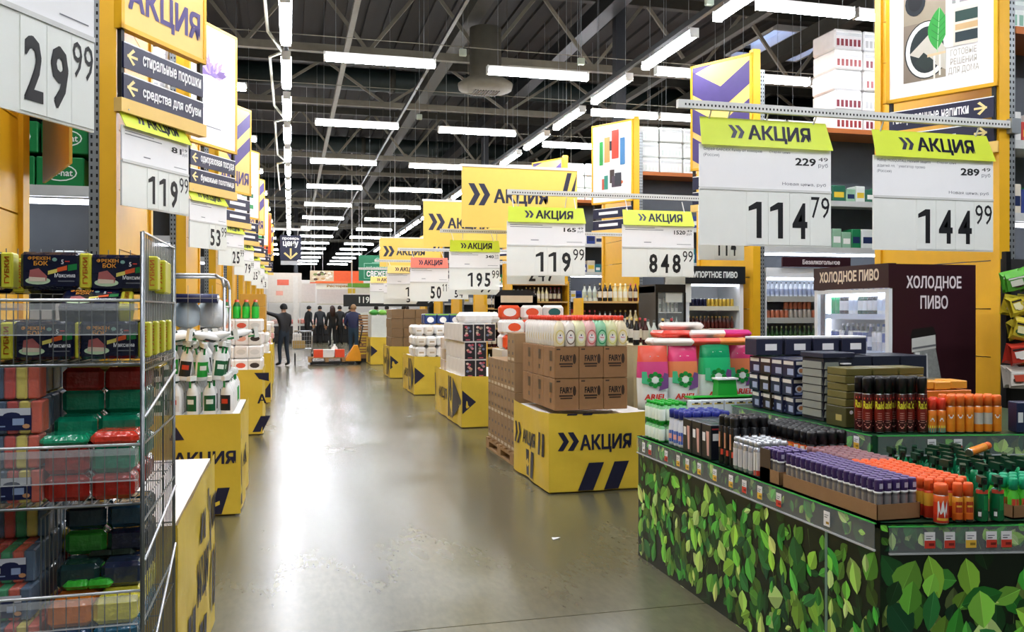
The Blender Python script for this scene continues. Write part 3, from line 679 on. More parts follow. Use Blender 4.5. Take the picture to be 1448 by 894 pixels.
# ================================================================ YELLOW DRAPED DISPLAYS
def drape(label, x0, x1, y0, y1, h, prints, top='#f2f0ea', seed=1, amp=.007, sag=.0, shift=0):
    """prints: list of (face, kind, args); faces '-y' (towards the camera) and the aisle side"""
    t = thing('promo_stand', label, 'display stand', (0, 0, 0), group='yellow draped promotion stands')
    def wav(u, z, s): return amp*(math.sin(u*7.3+s)+math.sin(u*13.7+z*5+s*2)*.6)*(.35+.65*(1-z/h)) + .004*math.sin(z*17+u*9+s)
    def wall(nm, L, rz, loc, s, pr):
        n = max(6, int(L/.07)); mz = 10; m = MB(); vs = []; fs = []
        for j in range(mz+1):
            for i in range(n+1):
                u = L*i/n; z = .015 + (h-.015)*j/mz
                zz = z - sag*math.sin(math.pi*i/n)*(j/mz)
                vs.append((u, wav(u, z, s)*(1 if 0 < i < n else .3), zz))
        for j in range(mz):
            for i in range(n): a = j*(n+1)+i; fs.append((a, a+1, a+n+2, a+n+1))
        m.add(vs, fs, DRAPE, True); o = O(nm, m, t, loc, rz)
        wp = lambda u, z: wav(u, z, s)
        for p in pr:
            q = MB(); kd, a = p[0], p[1:]
            if kd == 't': put_text(q, a[0], a[1], a[2], a[3], a[4], NAVYP, -.005, bold=.035, warp=wp)
            elif kd == 'p':   # polygon, cut into strips to follow the folds
                pts = a[0]
                q.add([(u, -.005+wp(u, z), z) for u, z in pts], [tuple(range(len(pts))) if sum(pts[i][0]*pts[(i+1) % len(pts)][1]-pts[(i+1) % len(pts)][0]*pts[i][1] for i in range(len(pts))) > 0 else tuple(range(len(pts)-1, -1, -1))], NAVYP)
            elif kd == 'c': chev(q, a[0], a[1], a[2], a[3], NAVYP, -.005, .5, warp=wp)
            O('lettering' if kd == 't' else 'printed_mark', q, o)
    wall('front_drape', x1-x0, 0, (x0, y0, 0), seed, [p[1:] for p in prints if p[0] == 'f'])
    if x0 > 0: wall('side_drape', y1-y0, R(-90), (x0, y1, 0), seed+2, [p[1:] for p in prints if p[0] == 's'])
    else: wall('side_drape', y1-y0, R(90), (x1, y0, 0), seed+2, [p[1:] for p in prints if p[0] == 's'])
    O('deck', MB().box(x0+.02, x1-.02, y0+.02, y1-.02, h-.05-sag, h-.02-sag, mat(top, .5, var=.03)), t)
    O('pallet', MB().box(x0+.04, x1-.04, y0+.04, y1-.04, 0, .12, WOOD), t)
    return t
def slash(u, z, w, h, k): return [(u, z), (u+w, z), (u+w+k, z+h), (u+k, z+h)]
# D1: dish soap
drape('yellow draped stand with sale lettering under the cartons of dish soap', 2.16, 3.2, 7.12, 8.32, .70,
      [('f', 'c', .08, .37, .10, .16), ('f', 'c', .17, .37, .10, .16), ('f', 't', 'АКЦИЯ', .28, .76, .345, .505), ('f', 'p', slash(.26, .02, .14, .24, .1)), ('f', 'p', slash(.50, .02, .14, .24, .1)),
       ('f', 'p', slash(.86, .38, .05, .1, -.05)), ('f', 'p', slash(.95, .38, .05, .1, -.05)), ('f', 'p', [(.16,.675),(.25,.675),(.26,.69),(.17,.69)]), ('f', 'p', [(.3,.675),(.39,.675),(.4,.69),(.31,.69)]),
       ('s', 'c', .08, .30, .10, .2), ('s', 'c', .18, .30, .10, .2), ('s', 't', 'АКЦИЯ', .34, .78, .30, .46), ('s', 'p', slash(.9, .3, .06, .2, -.0)), ('s', 'p', slash(1.02, .3, .06, .2, 0)), ('s', 'p', slash(.45, .04, .1, .24, 0)), ('s', 'p', slash(.62, .04, .1, .24, 0))], seed=2, sag=.02)
def arrow_prints(L): return [('s', 'p', slash(L*.02, .1, .09, h_, 0)) for h_ in (.5,)] + [('s', 't', '»АКЦИЯ', L*.16, L*.5, .24, .44), ('s', 'p', slash(L*.56, .06, .1, .56, 0)), ('s', 'p', slash(L*.66, .06, .1, .56, 0))]
def stand_r(label, y0, y1, h, seed, w=1.0):
    L = y1-y0
    pr = [('s', 'p', [(0.02, .1), (.02+.05, .1), (.07, h-.1), (.02, h-.1)]), ('s', 't', '»АКЦИЯ', L*.16, L*.5, h*.35, h*.62), ('s', 'p', slash(L*.55, .06, .10, h-.12, 0)), ('s', 'p', slash(L*.55+.17, .06, .10, h-.12, 0)),
          ('s', 'p', [(L*.55+.34, .06), (L-.01, h/2-.02), (L-.01, h/2+.02), (L*.55+.34, h-.06)]), ('f', 'p', [(0.01, h/2-.16), (.2, h/2), (.01, h/2+.16)]), ('f', 'p', slash(w-.18, .08, .07, .14, .06)), ('f', 'p', slash(w-.14, h-.28, .07, .14, -.06))]
    return drape(label, 2.22, 2.22+w, y0, y1, h, pr, seed=seed, sag=.01)
stand_r('yellow draped stand with an arrow mark under the boxed flower packs', 11.34, 13.5, .70, 5)
stand_r('yellow draped stand with a big arrow mark, third on the right', 15.9, 17.5, .72, 8)
stand_r('yellow draped stand under the brown carton stack, fourth on the right', 19.9, 21.3, .74, 11)
stand_r('yellow draped stand with green produce, fifth on the right', 24.8, 26.2, .8, 14, .9)
stand_r('yellow draped stand, farthest on the right', 29.5, 31, .8, 17, .9)
# left stands
drape('yellow draped stand with an empty white top, nearest on the left', -1.06, -.37, 3.12, 4.62, .865,
      [('s', 'p', slash(.35, .08, .07, .34, 0)), ('s', 'p', slash(.47, .08, .07, .34, 0)), ('s', 't', 'АКЦИЯ', .62, 1.06, .34, .54), ('s', 'p', slash(.74, .02, .07, .24, 0)), ('s', 'p', slash(.85, .02, .07, .24, 0)),
       ('s', 't', 'АКЦИЯ', .02, .34, .16, .38), ('s', 'p', slash(.75, .6, .05, .13, 0)), ('s', 'p', slash(.84, .6, .05, .13, 0)), ('s', 'p', slash(1.2, .45, .05, .26, 0)), ('s', 't', 'АКЦИЯ', 1.28, 1.5, .5, .68), ('s', 'p', slash(1.3, .12, .06, .3, 0)), ('s', 'p', slash(1.42, .12, .06, .3, 0)), ('s', 'p', slash(1.12, .66, .05, .1, 0))], top='#f3f1ee', seed=21, amp=.006)
drape('yellow draped stand heaped with green and white bottles, second on the left', -1.06, -.37, 7.0, 8.3, .79,
      [('f', 't', 'АКЦИЯ', .20, .655, .385, .505), ('f', 'p', slash(.46, .02, .09, .2, .06)), ('f', 'p', slash(.3, .02, .09, .2, .06)), ('f', 'p', [(.17,.6),(.28,.6),(.22,.7)]),
       ('s', 'p', slash(.1, .06, .06, .6, 0)), ('s', 't', 'АКЦИЯ', .3, .8, .3, .45)], seed=24)
drape('yellow draped stand with the letter A on its end, third on the left', -1.06, -.34, 11.4, 12.7, .83,
      [('f', 't', 'А', .66, .77, .40, .52), ('f', 'p', slash(.6, .04, .12, .2, .1)), ('f', 'p', [(.62,.79),(.8,.79),(.8,.68),(.68,.71)])], seed=27)
drape('yellow draped stand, fourth on the left', -1.06, -.32, 15.2, 16.4, .85, [('f', 'p', [(.56, .1), (.74, .1), (.74, .36)]), ('f', 'p', slash(.56, .5, .06, .3, 0)), ('s', 'p', slash(.1, .06, .1, .7, 0))], seed=29)
drape('yellow draped stand beside the reaching worker, fifth on the left', -1.0, -.35, 19.0, 20.4, .85, [('f', 'p', slash(.4, .1, .08, .5, .04))], seed=31)
drape('yellow draped stand, farthest on the left', -1.0, -.45, 22.8, 24.1, .85, [('f', 'p', slash(.3, .1, .08, .5, .04))], seed=33)

# ---------------------------------------------------------------- D1 cartons and bottles
cb = MB().bbox(-.112, .112, 0, .352, 0, .277, CARD, .004); cb.rect(-.10, .10, .272, .2765, CARD2, -.0008); cb.box(-.113, .113, .16, .19, .2765, .278, mat('#b99a6c', .35))
cb.box(-.1125, -.112, .17, .18, 0, .277, CARD2)
pr = MB(); put_text(pr, 'FAIRY', -.062, .052, .15, .205, C('#1a1512'), -.0015, bold=.04); pr.rect(-.07, .055, .12, .135, C('#3a2a1c'), -.0015); pr.rect(-.06, .05, .10, .112, C('#3a2a1c'), -.0015)
pr.ell(.07, .17, .016, .045, C('#3a2a1c'), -.0015, 10); pr.rect(-.095, -.06, .25, .262, C('#3a2a1c'), -.0015)
ps = MB().add([(-.1135, .07, .15), (-.1135, .07, .24), (-.1135, .15, .24), (-.1135, .15, .15)], [(0, 1, 2, 3)], C('#4a3522')); ps2 = MB().add([(-.1135, .09, .06), (-.1135, .09, .10), (-.1135, .14, .10), (-.1135, .14, .06)], [(0, 1, 2, 3)], C('#4a3522'))
CK = [('carton', cb.mesh('carton'), None), ('lettering', pr.mesh('print'), 0), ('side_print', ps.mesh('side_print'), 0), ('side_print', ps2.mesh('side_print'), 0)]
for r in range(2):
    for i in range(3):
        for j in range(3):
            if r == 0 and i > 0 and j > 0: continue
            spawn('carton', CK, f'brown dish soap carton, {nth(i)} from the aisle, {nth(j)} row back, {"lower" if r == 0 else "upper"} layer', 'carton', (2.355+.228*i, 7.22+.357*j, .708+.281*r), 0, 'cartons of dish soap on the yellow stand')
def soap_kit(c1, c2):
    b = MB().lathe([(.042, 0), (.048, .01), (.049, .12), (.048, .165), (.038, .2), (.018, .222), (.016, .235)], [mat(c1, .25)], n=12, sy=.62)
    l = MB()
    l.ell(0, .082, .043, .066, mat(c2, .35), -.0308, 18); l.ell(0, .082, .035, .054, mat(c1, .3), -.0314, 18); l.ell(0, .078, .026, .032, PAPER, -.032, 14); put_text(l, 'Fairy', -.018, .018, .07, .085, C('#d4452a'), -.0327, bold=.03); l.ell(0, .1, .006, .009, BLACK, -.0327, 8)
    c = MB().lathe([(.019, .232), (.02, .262), (.012, .272)], mat('#e8412a', .35), n=10)
    return [('dish_soap_bottle', b.mesh('bottle'), None), ('label', l.mesh('label'), 0), ('cap', c.mesh('cap'), 0)]
SKN = [('#f1e9c9', '#e2d27c', 'cream'), ('#f4f0e6', '#7a6a58', 'white and brown'), ('#eff0c6', '#e0e0a0', 'pale lime'), ('#f2c9c6', '#d8696a', 'pink'), ('#9fe0b8', '#0f9a5c', 'green'), ('#eef2c2', '#d8df7a', 'pale yellow-green'), ('#f2f0ea', '#e8d8b0', 'ivory')]
SK_ = [soap_kit(a, b) for a, b, _ in SKN]
for i in range(7):
    for j in range(13):
        k = (6 if i < 2 and j > 0 else 0) if i < 1 else ((1, 2, 3, 4, 5, 0, 2)[(i-1) % 7] if j < 4 else 6)
        spawn('dish_soap_bottle', SK_[k], f'{SKN[k][2]} dish soap bottle with red cap, {nth(i)} from the aisle, {nth(j)} row back', 'bottle', (2.30+.098*i, 7.27+.079*j, 1.268), 0, 'dish soap bottles on the cartons')
# the pallet of plain cartons behind
def pallet(x0, x1, y0, y1, z0, label, grp='wooden pallets'):
    t = thing('pallet', label, 'pallet', (x0, y0, z0), group=grp); w = x1-x0; d = y1-y0
    n = 7; s = MB().box(0, w, 0, .1, .105, .125, WOOD).mesh('deck_board'); 
    for i in range(n): O('deck_board', s, t, (0, (d-.1)*i/(n-1), 0))
    bl = MB().box(0, .1, 0, .14, .02, .085, WOOD).mesh('block'); st = MB().box(0, .1, 0, d, .085, .105, WOOD).mesh('stringer'); bs = MB().box(0, .1, 0, d, 0, .02, WOOD).mesh('bottom_board')
    for x in (0, (w-.1)/2, w-.1):
        O('stringer', st, t, (x, 0, 0)); O('bottom_board', bs, t, (x, 0, 0))
        for y in (0, (d-.14)/2, d-.14): O('block', bl, t, (x, y, 0))
pallet(2.2, 3.1, 8.5, 9.75, 0, 'wooden pallet under the tall narrow cartons, by the aisle')
cc = MB().bbox(-.14, .14, 0, .148, 0, .305, mat('#9a7c58', .75, bump=.1), .004)
for z in (.08, .2): cc.add([(-.1412, .05, z), (-.1412, .05, z+.03), (-.1412, .1, z+.03), (-.1412, .1, z)], [(0, 1, 2, 3)], C('#4d3826'))
cc.add([(-.1412, .02, .02), (-.1412, .02, .05), (-.1412, .13, .05), (-.1412, .13, .02)], [(0, 1, 2, 3)], C('#c8b79a'))
CCM = cc.mesh('carton')
for r in range(4):
    for j in range(8):
        for i in range(3):
            if r == 3 and j > 1: continue
            thing('narrow_carton', f'tall narrow brown carton, {nth(j)} row back, {nth(i)} from the aisle, {nth(r)} layer up', 'carton', (2.36+.285*i, 8.52+.152*j, .127+.307*r), 0, 'plain narrow cartons on the pallet', CCM)
t = thing('shrink_wrap', 'crumpled piece of clear blue shrink film on the narrow cartons', 'film', (2.42, 8.9, 1.05))
rr = random.Random(5); fm = MB()
pts = [(rr.uniform(-.12, .22), rr.uniform(-.05, .3), rr.uniform(0, .2)) for _ in range(22)]
for i in range(20): fm.add([pts[i], pts[i+1], pts[(i+2) % 22]], [(0, 1, 2)], mat('#b9cbe6', .2, var=.1), True)
O('fold', fm, t)

# ================================================================ LEAF-PRINTED DISPLAY
LEAFM = bpy.data.materials.new('leaf_print'); LEAFM.use_nodes = True
_b = LEAFM.node_tree.nodes['Principled BSDF']; _a = LEAFM.node_tree.nodes.new('ShaderNodeVertexColor'); _a.layer_name = 'Col'
LEAFM.node_tree.links.new(_a.outputs[0], _b.inputs['Base Color']); _b.inputs['Roughness'].default_value = .3
def leaf_print(L, H, n, smin, smax, seed, upright=.8, yo=-.0012):
    rr = random.Random(seed); vs = []; fs = []; cols = []
    PALR = ['#9fdc4a', '#c8f07a', '#1d6a25', '#2f9434', '#46b53c', '#77cc45', '#a9dd62', '#123f1c', '#2b7a3a', '#8fd84e', '#0f5230', '#5bbf4a', '#c3e88a', '#1b5c2a']
    def tri(pts, c, y):
        b = len(vs); vs.extend([(p[0], y, p[1]) for p in pts]); a = sum(pts[i][0]*pts[(i+1) % len(pts)][1]-pts[(i+1) % len(pts)][0]*pts[i][1] for i in range(len(pts)))
        f = list(range(b, b+len(pts))); fs.append(f if a > 0 else f[::-1]); cols.append(c)
    def inside(p): return -.0 <= p[0] <= L and 0 <= p[1] <= H
    placed = 0; tries = 0
    lv = []
    while placed < n and tries < n*6:
        tries += 1
        s = rr.uniform(smin, smax)*(1 if rr.random() < .8 else .7); x = rr.uniform(0, L); z = rr.uniform(0, H)
        a = R(90 + rr.gauss(0, 34)) + (math.pi if rr.random() < .25 else 0); wd = s*rr.uniform(.2, .42)
        dx, dz = math.cos(a), math.sin(a); px, pz = -dz, dx
        prof = [(0, 0), (.15, .55), (.38, 1), (.62, .9), (.85, .45), (1, 0)]
        lft = [(x+dx*s*t+px*wd*w_, z+dz*s*t+pz*wd*w_) for t, w_ in prof]; rgt = [(x+dx*s*t-px*wd*w_, z+dz*s*t-pz*wd*w_) for t, w_ in prof]
        if not all(inside(p) for p in lft+rgt): 
            if rr.random() < .8: continue
            lft = [(min(max(p[0], 0), L), min(max(p[1], 0), H)) for p in lft]; rgt = [(min(max(p[0], 0), L), min(max(p[1], 0), H)) for p in rgt]
        depth = placed/n; c0 = lin(rr.choice(PALR)); k = .16+1.35*depth**1.4
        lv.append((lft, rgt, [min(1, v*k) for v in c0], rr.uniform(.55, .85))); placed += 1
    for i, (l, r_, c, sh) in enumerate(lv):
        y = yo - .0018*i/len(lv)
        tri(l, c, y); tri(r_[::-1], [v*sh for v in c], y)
        a, b = l[0], l[-1]; dx, dz = b[0]-a[0], b[1]-a[1]; q = math.hypot(dx, dz) or 1
        w = .0012; tri([(a[0]-dz/q*w, a[1]+dx/q*w), (a[0]+dz/q*w, a[1]-dx/q*w), b], [min(1, v*1.5+.03) for v in c], y-.00001)
        if i % 6 == 0:
            p2 = (a[0]-dx*.9+rr.uniform(-.03, .03), a[1]-dz*1.1)
            if inside(p2) and inside(a): tri([a, (p2[0]-.0015, p2[1]), (p2[0]+.0015, p2[1])], lin('#6d8a4a'), yo-.0001)
    me = bpy.data.meshes.new('leaf_print'); me.from_pydata(vs, [], fs); me.materials.append(LEAFM)
    ca = me.color_attributes.new('Col', 'FLOAT_COLOR', 'CORNER'); k = 0; data = []
    for p, c in zip(me.polygons, cols): data += [c[0], c[1], c[2], 1]*p.loop_total
    ca.data.foreach_set('color', data); me.update(); return me
DG = mat('#0c1c12', .3, var=.4, scale=4)
TG = mat('#17402a', .35, var=.5, scale=12)
isl = thing('leaf_print_stand', 'low two-tier promotion stand covered with a green leaf photo print', 'display stand', (0, 0, 0))
PX, PYN, PYF, Z1, Z2 = 2.19, 2.85, 5.22, .775, .985
sl = -.2
FA = math.atan(sl); FL = 2.3
O('side_panel', MB().box(PX, PX+.02, PYN, PYF, .0, Z1-.0, DG), isl)
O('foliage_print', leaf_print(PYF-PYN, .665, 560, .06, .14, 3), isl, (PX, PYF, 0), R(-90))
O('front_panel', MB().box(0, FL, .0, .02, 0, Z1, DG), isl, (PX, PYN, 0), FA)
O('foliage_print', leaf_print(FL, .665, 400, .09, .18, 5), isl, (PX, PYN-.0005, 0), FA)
O('corner_strip', MB().box(-.004, .012, -.004, .012, 0, .66, mat('#6f8f7f', .2)), isl, (PX, PYN+.335, 0), 0)
def deckpoly(x0, y0, x1, y1, z, th):     # front edge follows the slanted face
    m = MB(); f = lambda x: y0 + sl*(x-x0)
    vs = [(x0, f(x0), z-th), (x1, f(x1), z-th), (x1, y1, z-th), (x0, y1, z-th), (x0, f(x0), z), (x1, f(x1), z), (x1, y1, z), (x0, y1, z)]
    return m.add(vs, [(0,3,2,1),(4,5,6,7),(0,1,5,4),(1,2,6,5),(2,3,7,6),(3,0,4,7)], TG)
O('lower_deck', deckpoly(PX, PYN, PX+2.1, PYF, Z1, .02), isl)
O('upper_tier', deckpoly(2.745, 3.63, 4.3, PYF, Z2, Z2-Z1+.0), isl)
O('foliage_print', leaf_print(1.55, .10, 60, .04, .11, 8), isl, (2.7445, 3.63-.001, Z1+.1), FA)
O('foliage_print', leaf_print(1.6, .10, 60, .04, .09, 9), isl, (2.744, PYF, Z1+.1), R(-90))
# price rails of clear plastic with tags
def tag_kit(c):
    m = MB().box(-.021, .021, -.0015, 0, 0, .062, PAPER); m.rect(-.021, .021, 0, .03, c, -.002)
    m.rect(-.015, .012, .045, .048, GREYINK, -.002); m.rect(-.015, .004, .036, .039, INK, -.002); m.rect(-.004, .017, .01, .02, mat('#7a1c18', .5) if c is RED_T else mat('#9a7a20', .5), -.0025)
    return m.mesh('price_tag')
RED_T = mat('#d8402f', .45); YEL_T = mat('#eec044', .45)
TAG = {'r': tag_kit(RED_T), 'y': tag_kit(YEL_T), 'w': tag_kit(PAPER)}
def tag_rail(loc, rz, L, h, tags, z0=0):
    rl = O('price_rail', MB().box(0, L, -.012, -.009, 0, h, CLEAR).box(0, L, -.014, -.004, -.006, .0, CLEARF).box(0, L, -.01, .02, h, h+.004, mat('#3fae4e', .35, var=.6, scale=20)), isl, loc, rz)  # brighter green line on top paints the edge highlight as colour
    for u, k in tags: O('price_tag', TAG[k], rl, (u, -.0125, h*.5-.031+z0))
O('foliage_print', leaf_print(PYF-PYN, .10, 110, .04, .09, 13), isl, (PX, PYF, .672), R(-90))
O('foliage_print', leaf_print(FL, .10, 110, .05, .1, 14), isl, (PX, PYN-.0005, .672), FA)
side_t = []
for u, k in ((913, 'w'), (922, 'r'), (945, 'r'), (962, 'y'), (975, 'y'), (992, 'y'), (1014, 'y'), (1037, 'y'), (1056, 'r'), (1078, 'y'), (1105, 'r')):
    a = (u-724)/1220; y = PX*(.968-.249*a)/(.249+.968*a); side_t.append((PYF-y, k))
side_t.append((PYF-3.17, 'w'))
tag_rail((PX, PYF, .672), R(-90), PYF-PYN-.02, .098, side_t)
ft = []
for u, k in ((1312, 'r'), (1340, 'r'), (1370, 'y'), (1399, 'r'), (1420, 'r')):
    a = (u-724)/1220; q = (.249+.968*a)/(.968-.249*a)      # x = q*y ; y = PYN + sl*(x-PX)
    x = q*(PYN-sl*PX)/(1-q*sl); ft.append(((x-PX)/math.cos(FA), k))
tag_rail((PX+.03, PYN-.006, .665), FA, FL-.04, .098, [(u-.03, k) for u, k in ft])
t2 = []
for u, k in ((1163, 'r'), (1188, 'y'), (1223, 'y'), (1110, 'w')):
    a = (u-724)/1220; y = 2.78*(.968-.249*a)/(.249+.968*a); t2.append((PYF-y, k))
tag_rail((2.745, PYF, Z2-.095), R(-90), PYF-3.63, .09, t2)
ft = []
for u, k in ((1325, 'r'), (1362, 'r')):
    a = (u-724)/1220; q = (.249+.968*a)/(.968-.249*a); x = q*(3.62-sl*2.78)/(1-q*sl); ft.append(((x-2.78)/math.cos(FA), k))
tag_rail((2.765, 3.62, Z2-.095), FA, 1.5, .09, [(u-.02, k) for u, k in ft])

# ---------------------------------------------------------------- goods on the lower deck
D1Z = Z1+.004
PU = mat('#3c2a5e', .3, var=.08); PUT = mat('#7a68a0', .35)
pcb = MB().lathe([(.0155, 0), (.0168, .004), (.0168, .088), (.0155, .098), (.0175, .1), (.0175, .106)], [mat('#8d8a92', .25, .6), mat('#a9a7ab', .25, .6), mat('#8d8a92', .25, .6), PAPER, PAPER], n=10)
pcc = MB().lathe([(.0162, .106), (.0165, .11), (.0165, .146), (.0148, .153)], [PU, PU, PU], n=10); pcc.m[-2] = pcc.mi(PUT)
pcl = MB()
for i in range(1): pcl.add([(-.008, -.0168, .118), (.008, -.0168, .118), (.008, -.0168, .138), (-.008, -.0168, .138)], [(0, 1, 2, 3)], C('#b9b3c9'))
PCK = [('spray_can', pcb.mesh('can'), None), ('cap', pcc.mesh('cap'), 0), ('label', pcl.mesh('label'), 1)]
def tray(x, y, w, d, h, label, flap=False):
    t = thing('cardboard_tray', label, 'tray', (x, y, D1Z), group='brown cardboard trays')
    O('bottom', MB().box(0, w, 0, d, 0, .003, CARD), t)
    for nm, a in (('side_wall', (0, .003, 0, d)), ('side_wall', (w-.003, w, 0, d)), ('end_wall', (0, w, 0, .003)), ('end_wall', (0, w, d-.003, d))): O(nm, MB().box(*a, 0, h, CARD), t)
    if flap: O('flap', MB().box(0, .003, d-.09, d, 0, h+.09, mat('#4d3a24', .7)), t)
    return t
tray(2.20, 2.88, .196, .66, .062, 'long brown tray of purple-capped cans at the front corner')
for j in range(17):
    for i in range(5):
        spawn('spray_can', PCK, f'purple-capped slim can, {nth(i)} from the aisle, {nth(j)} row from the front of its tray', 'spray can', (2.222+.038*i, 2.902+.0385*j, D1Z+.004), 0, 'purple-capped cans in the front tray')
tray(2.20, 3.57, .196, .17, .062, 'short brown tray with a raised dark flap behind the purple-capped cans', True)
for j in range(4):
    for i in range(4):
        spawn('spray_can', PCK, f'purple-capped slim can, {nth(i)} from the aisle, {nth(j)} row of the short rear tray', 'spray can', (2.222+.04*i, 3.592+.04*j, D1Z+.004), 0, 'purple-capped cans in the short rear tray')
# rose-brown capped cans, deeper in
ROS = [('spray_can', MB().lathe([(.017, 0), (.0175, .11)], mat('#8a7f7c', .3, .4), n=9).mesh('can'), None), ('cap', MB().lathe([(.0175, .11), (.0175, .145), (.015, .152)], mat('#9a6f74', .35), n=9).mesh('cap'), 0)]
for j in range(9):
    for i in range(5):
        spawn('spray_can', ROS, f'dusty rose-capped can, {nth(i)} from the aisle, {nth(j)} row behind the orange caps', 'spray can', (2.45+.042*i, 3.34+.045*j, D1Z), 0, 'rose-capped cans')
ORC = mat('#f2642a', .35); ORB = mat('#e2542a', .3)
osk = [('spray_can', MB().lathe([(.017, 0), (.0185, .004), (.0185, .05), (.0185, .1), (.015, .112)], [STEEL, mat('#c8361f', .3), mat('#e8b23a', .3), mat('#d8431f', .3)], n=10).mesh('can'), None),
       ('cap', MB().lathe([(.0165, .11), (.0168, .146), (.0145, .154)], ORC, n=10).mesh('cap'), 0),
       ('nozzle_window', MB().add([(-.007, -.0172, .118), (.007, -.0172, .118), (.007, -.0172, .138), (-.007, -.0172, .138)], [(0, 1, 2, 3)], mat('#b23a16', .4)).mesh('window'), 1)]
for j in range(12):
    for i in range(5):
        if j == 0 and i > 3: continue
        spawn('spray_can', osk, f'orange-capped red spray can, {nth(i)} from the purple caps, {nth(j)} row from the front', 'spray can', (2.43+.041*i, 2.875+.041*j-.2*(.041*i), D1Z), 0, 'orange-capped cans at the front edge')
def big_can(c1, c2, c3, r, h, cap, ch, art=None):
    b = MB().lathe([(r*.92, 0), (r, .005), (r, h*.3), (r, h*.7), (r, h*.92), (r*.6, h)], [STEEL, mat(c1, .28), mat(c2, .28), mat(c3, .28), STEEL], n=14)
    c = MB().lathe([(r*.93, h*.93), (r*.93, h+ch*.85), (r*.75, h+ch)], mat(cap, .35), n=14)
    k = [('spray_can', b.mesh('can'), None), ('cap', c.mesh('cap'), 0)]
    if art: k.append(('label', art(r, h).mesh('label'), 0))
    return k
def cyl_rect(mb, r, a0, a1, z0, z1, m, n=4, zf=None):       # print that follows a can, angle 0 = towards -Y
    for i in range(n):
        p = [a0+(a1-a0)*i/n, a0+(a1-a0)*(i+1)/n]; P = [(r*math.sin(R(a)), -r*math.cos(R(a))) for a in p]
        za = zf(i/n) if zf else (z0, z1); zb = zf((i+1)/n) if zf else (z0, z1)
        mb.add([(P[0][0], P[0][1], za[0]), (P[1][0], P[1][1], zb[0]), (P[1][0], P[1][1], zb[1]), (P[0][0], P[0][1], za[1])], [(0, 1, 2, 3)], m)
    return mb
def cyl_text(mb, s, r, a0, a1, z0, z1, m, bold=.04):
    q = MB(); put_text(q, s, a0, a1, z0, z1, m, 0, bold)
    q.v = [(r*math.sin(R(x)), -r*math.cos(R(x)), z) for x, y, z in q.v]
    mb.add(q.v, q.f, m); return mb
def splash(r, h):
    m = MB(); rs = r*1.012
    cyl_rect(m, rs, -45, 30, 0, 0, PAPER, 7, lambda t: (h*(.15+.3*abs(math.sin(t*9))), h*(.3+.5*abs(math.sin(t*7+1)))))
    return cyl_rect(m, r*1.02, -50, 40, h*.12, h*.2, C('#e8b23a'), 4)
RW = big_can('#c8301f', '#d83a24', '#e8642a', .027, .118, '#f2642a', .035, splash)
spawn('spray_can', RW, 'wide red can with a white splash print, beside the front tray', 'spray can', (2.418, 2.795, D1Z), R(-20))
def orng(r, h): 
    m = MB(); cyl_rect(m, r*1.012, -40, 40, h*.35, h*.75, C('#b5381c')); cyl_rect(m, r*1.02, -30, 30, h*.55, h*.62, C('#f0c040')); return cyl_rect(m, r*1.02, -45, 45, h*.02, h*.1, BLACK)
RO = big_can('#d8641f', '#e8822a', '#f0a83a', .019, .105, '#f2642a', .045, orng)
for i in range(2): spawn('spray_can', RO, f'orange spray can with a red label, {nth(i)} to the right of the splash-print can', 'spray can', (2.498+.042*i, 2.80-.008*i, D1Z), R(-20), 'orange cans at the front edge')
def grn(r, h):
    m = MB(); cyl_rect(m, r*1.012, -60, 60, h*.86, h*.98, C('#e0503a')); cyl_rect(m, r*1.012, -45, -10, h*.1, h*.4, C('#0c3a22')); cyl_rect(m, r*1.016, -40, -15, h*.16, h*.3, PAPER); return cyl_rect(m, r*1.012, 5, 45, h*.35, h*.8, C('#0f8a45'))
def trig_kit(c, r=.025, h=.125, art=grn):
    b = MB().lathe([(r*.9, 0), (r, .006), (r, h*.85), (r*.75, h*.97), (r*.4, h*1.03)], mat(c, .25), n=14)
    g = MB().lathe([(r*.42, h*1.02), (r*.42, h*1.18)], BLACK, n=8).box(-.011, .011, -.035, .022, h*1.16, h*1.38, mat('#0d3a26', .35)).box(-.005, .005, -.045, -.03, h*1.2, h*1.32, BLACK).box(-.004, .004, -.034, -.026, h*.95, h*1.2, mat('#0d5a36', .35))
    return [('trigger_bottle', b.mesh('bottle'), None), ('trigger_head', g.mesh('trigger'), 0)] + ([('label', art(r, h).mesh('label'), 0)] if art else [])
TG1 = trig_kit('#0c6a3c')
for i in range(2): spawn('trigger_bottle', TG1, f'dark green trigger bottle with a red band, {nth(i)} from the orange cans', 'bottle', (2.598+.062*i, 2.79-.012*i, D1Z), R(-25), 'green trigger bottles at the front edge')
rr = random.Random(9)
TG2 = trig_kit('#0f7a52', .026, .13, None); TG3 = trig_kit('#23a86a', .026, .13, None)
n = 0
for j in range(6):
    for i in range(6):
        x = 2.70+.075*i+rr.uniform(-.01, .01); y = 3.0+.09*j+rr.uniform(-.01, .01)
        if y > 3.60 + sl*(x-2.78) - .05: continue
        k = TG2 if (i+j) % 3 else TG3
        spawn('trigger_bottle', k, f'{"dark" if k is TG2 else "bright"} green trigger bottle, {nth(i)} column, {nth(j)} row of the green block', 'bottle', (x, y, D1Z), R(rr.uniform(-50, 30)), 'green trigger bottles behind the front row'); n += 1
# fallen orange can lying on the green bottles
fk = big_can('#f08a2a', '#f0902e', '#f29a34', .018, .14, '#f2742a', .03)
spawn('spray_can', fk, 'orange can lying on its side on top of the green bottles', 'spray can', (2.86, 3.14, D1Z+.195), R(110), tilt=(R(84), 0))
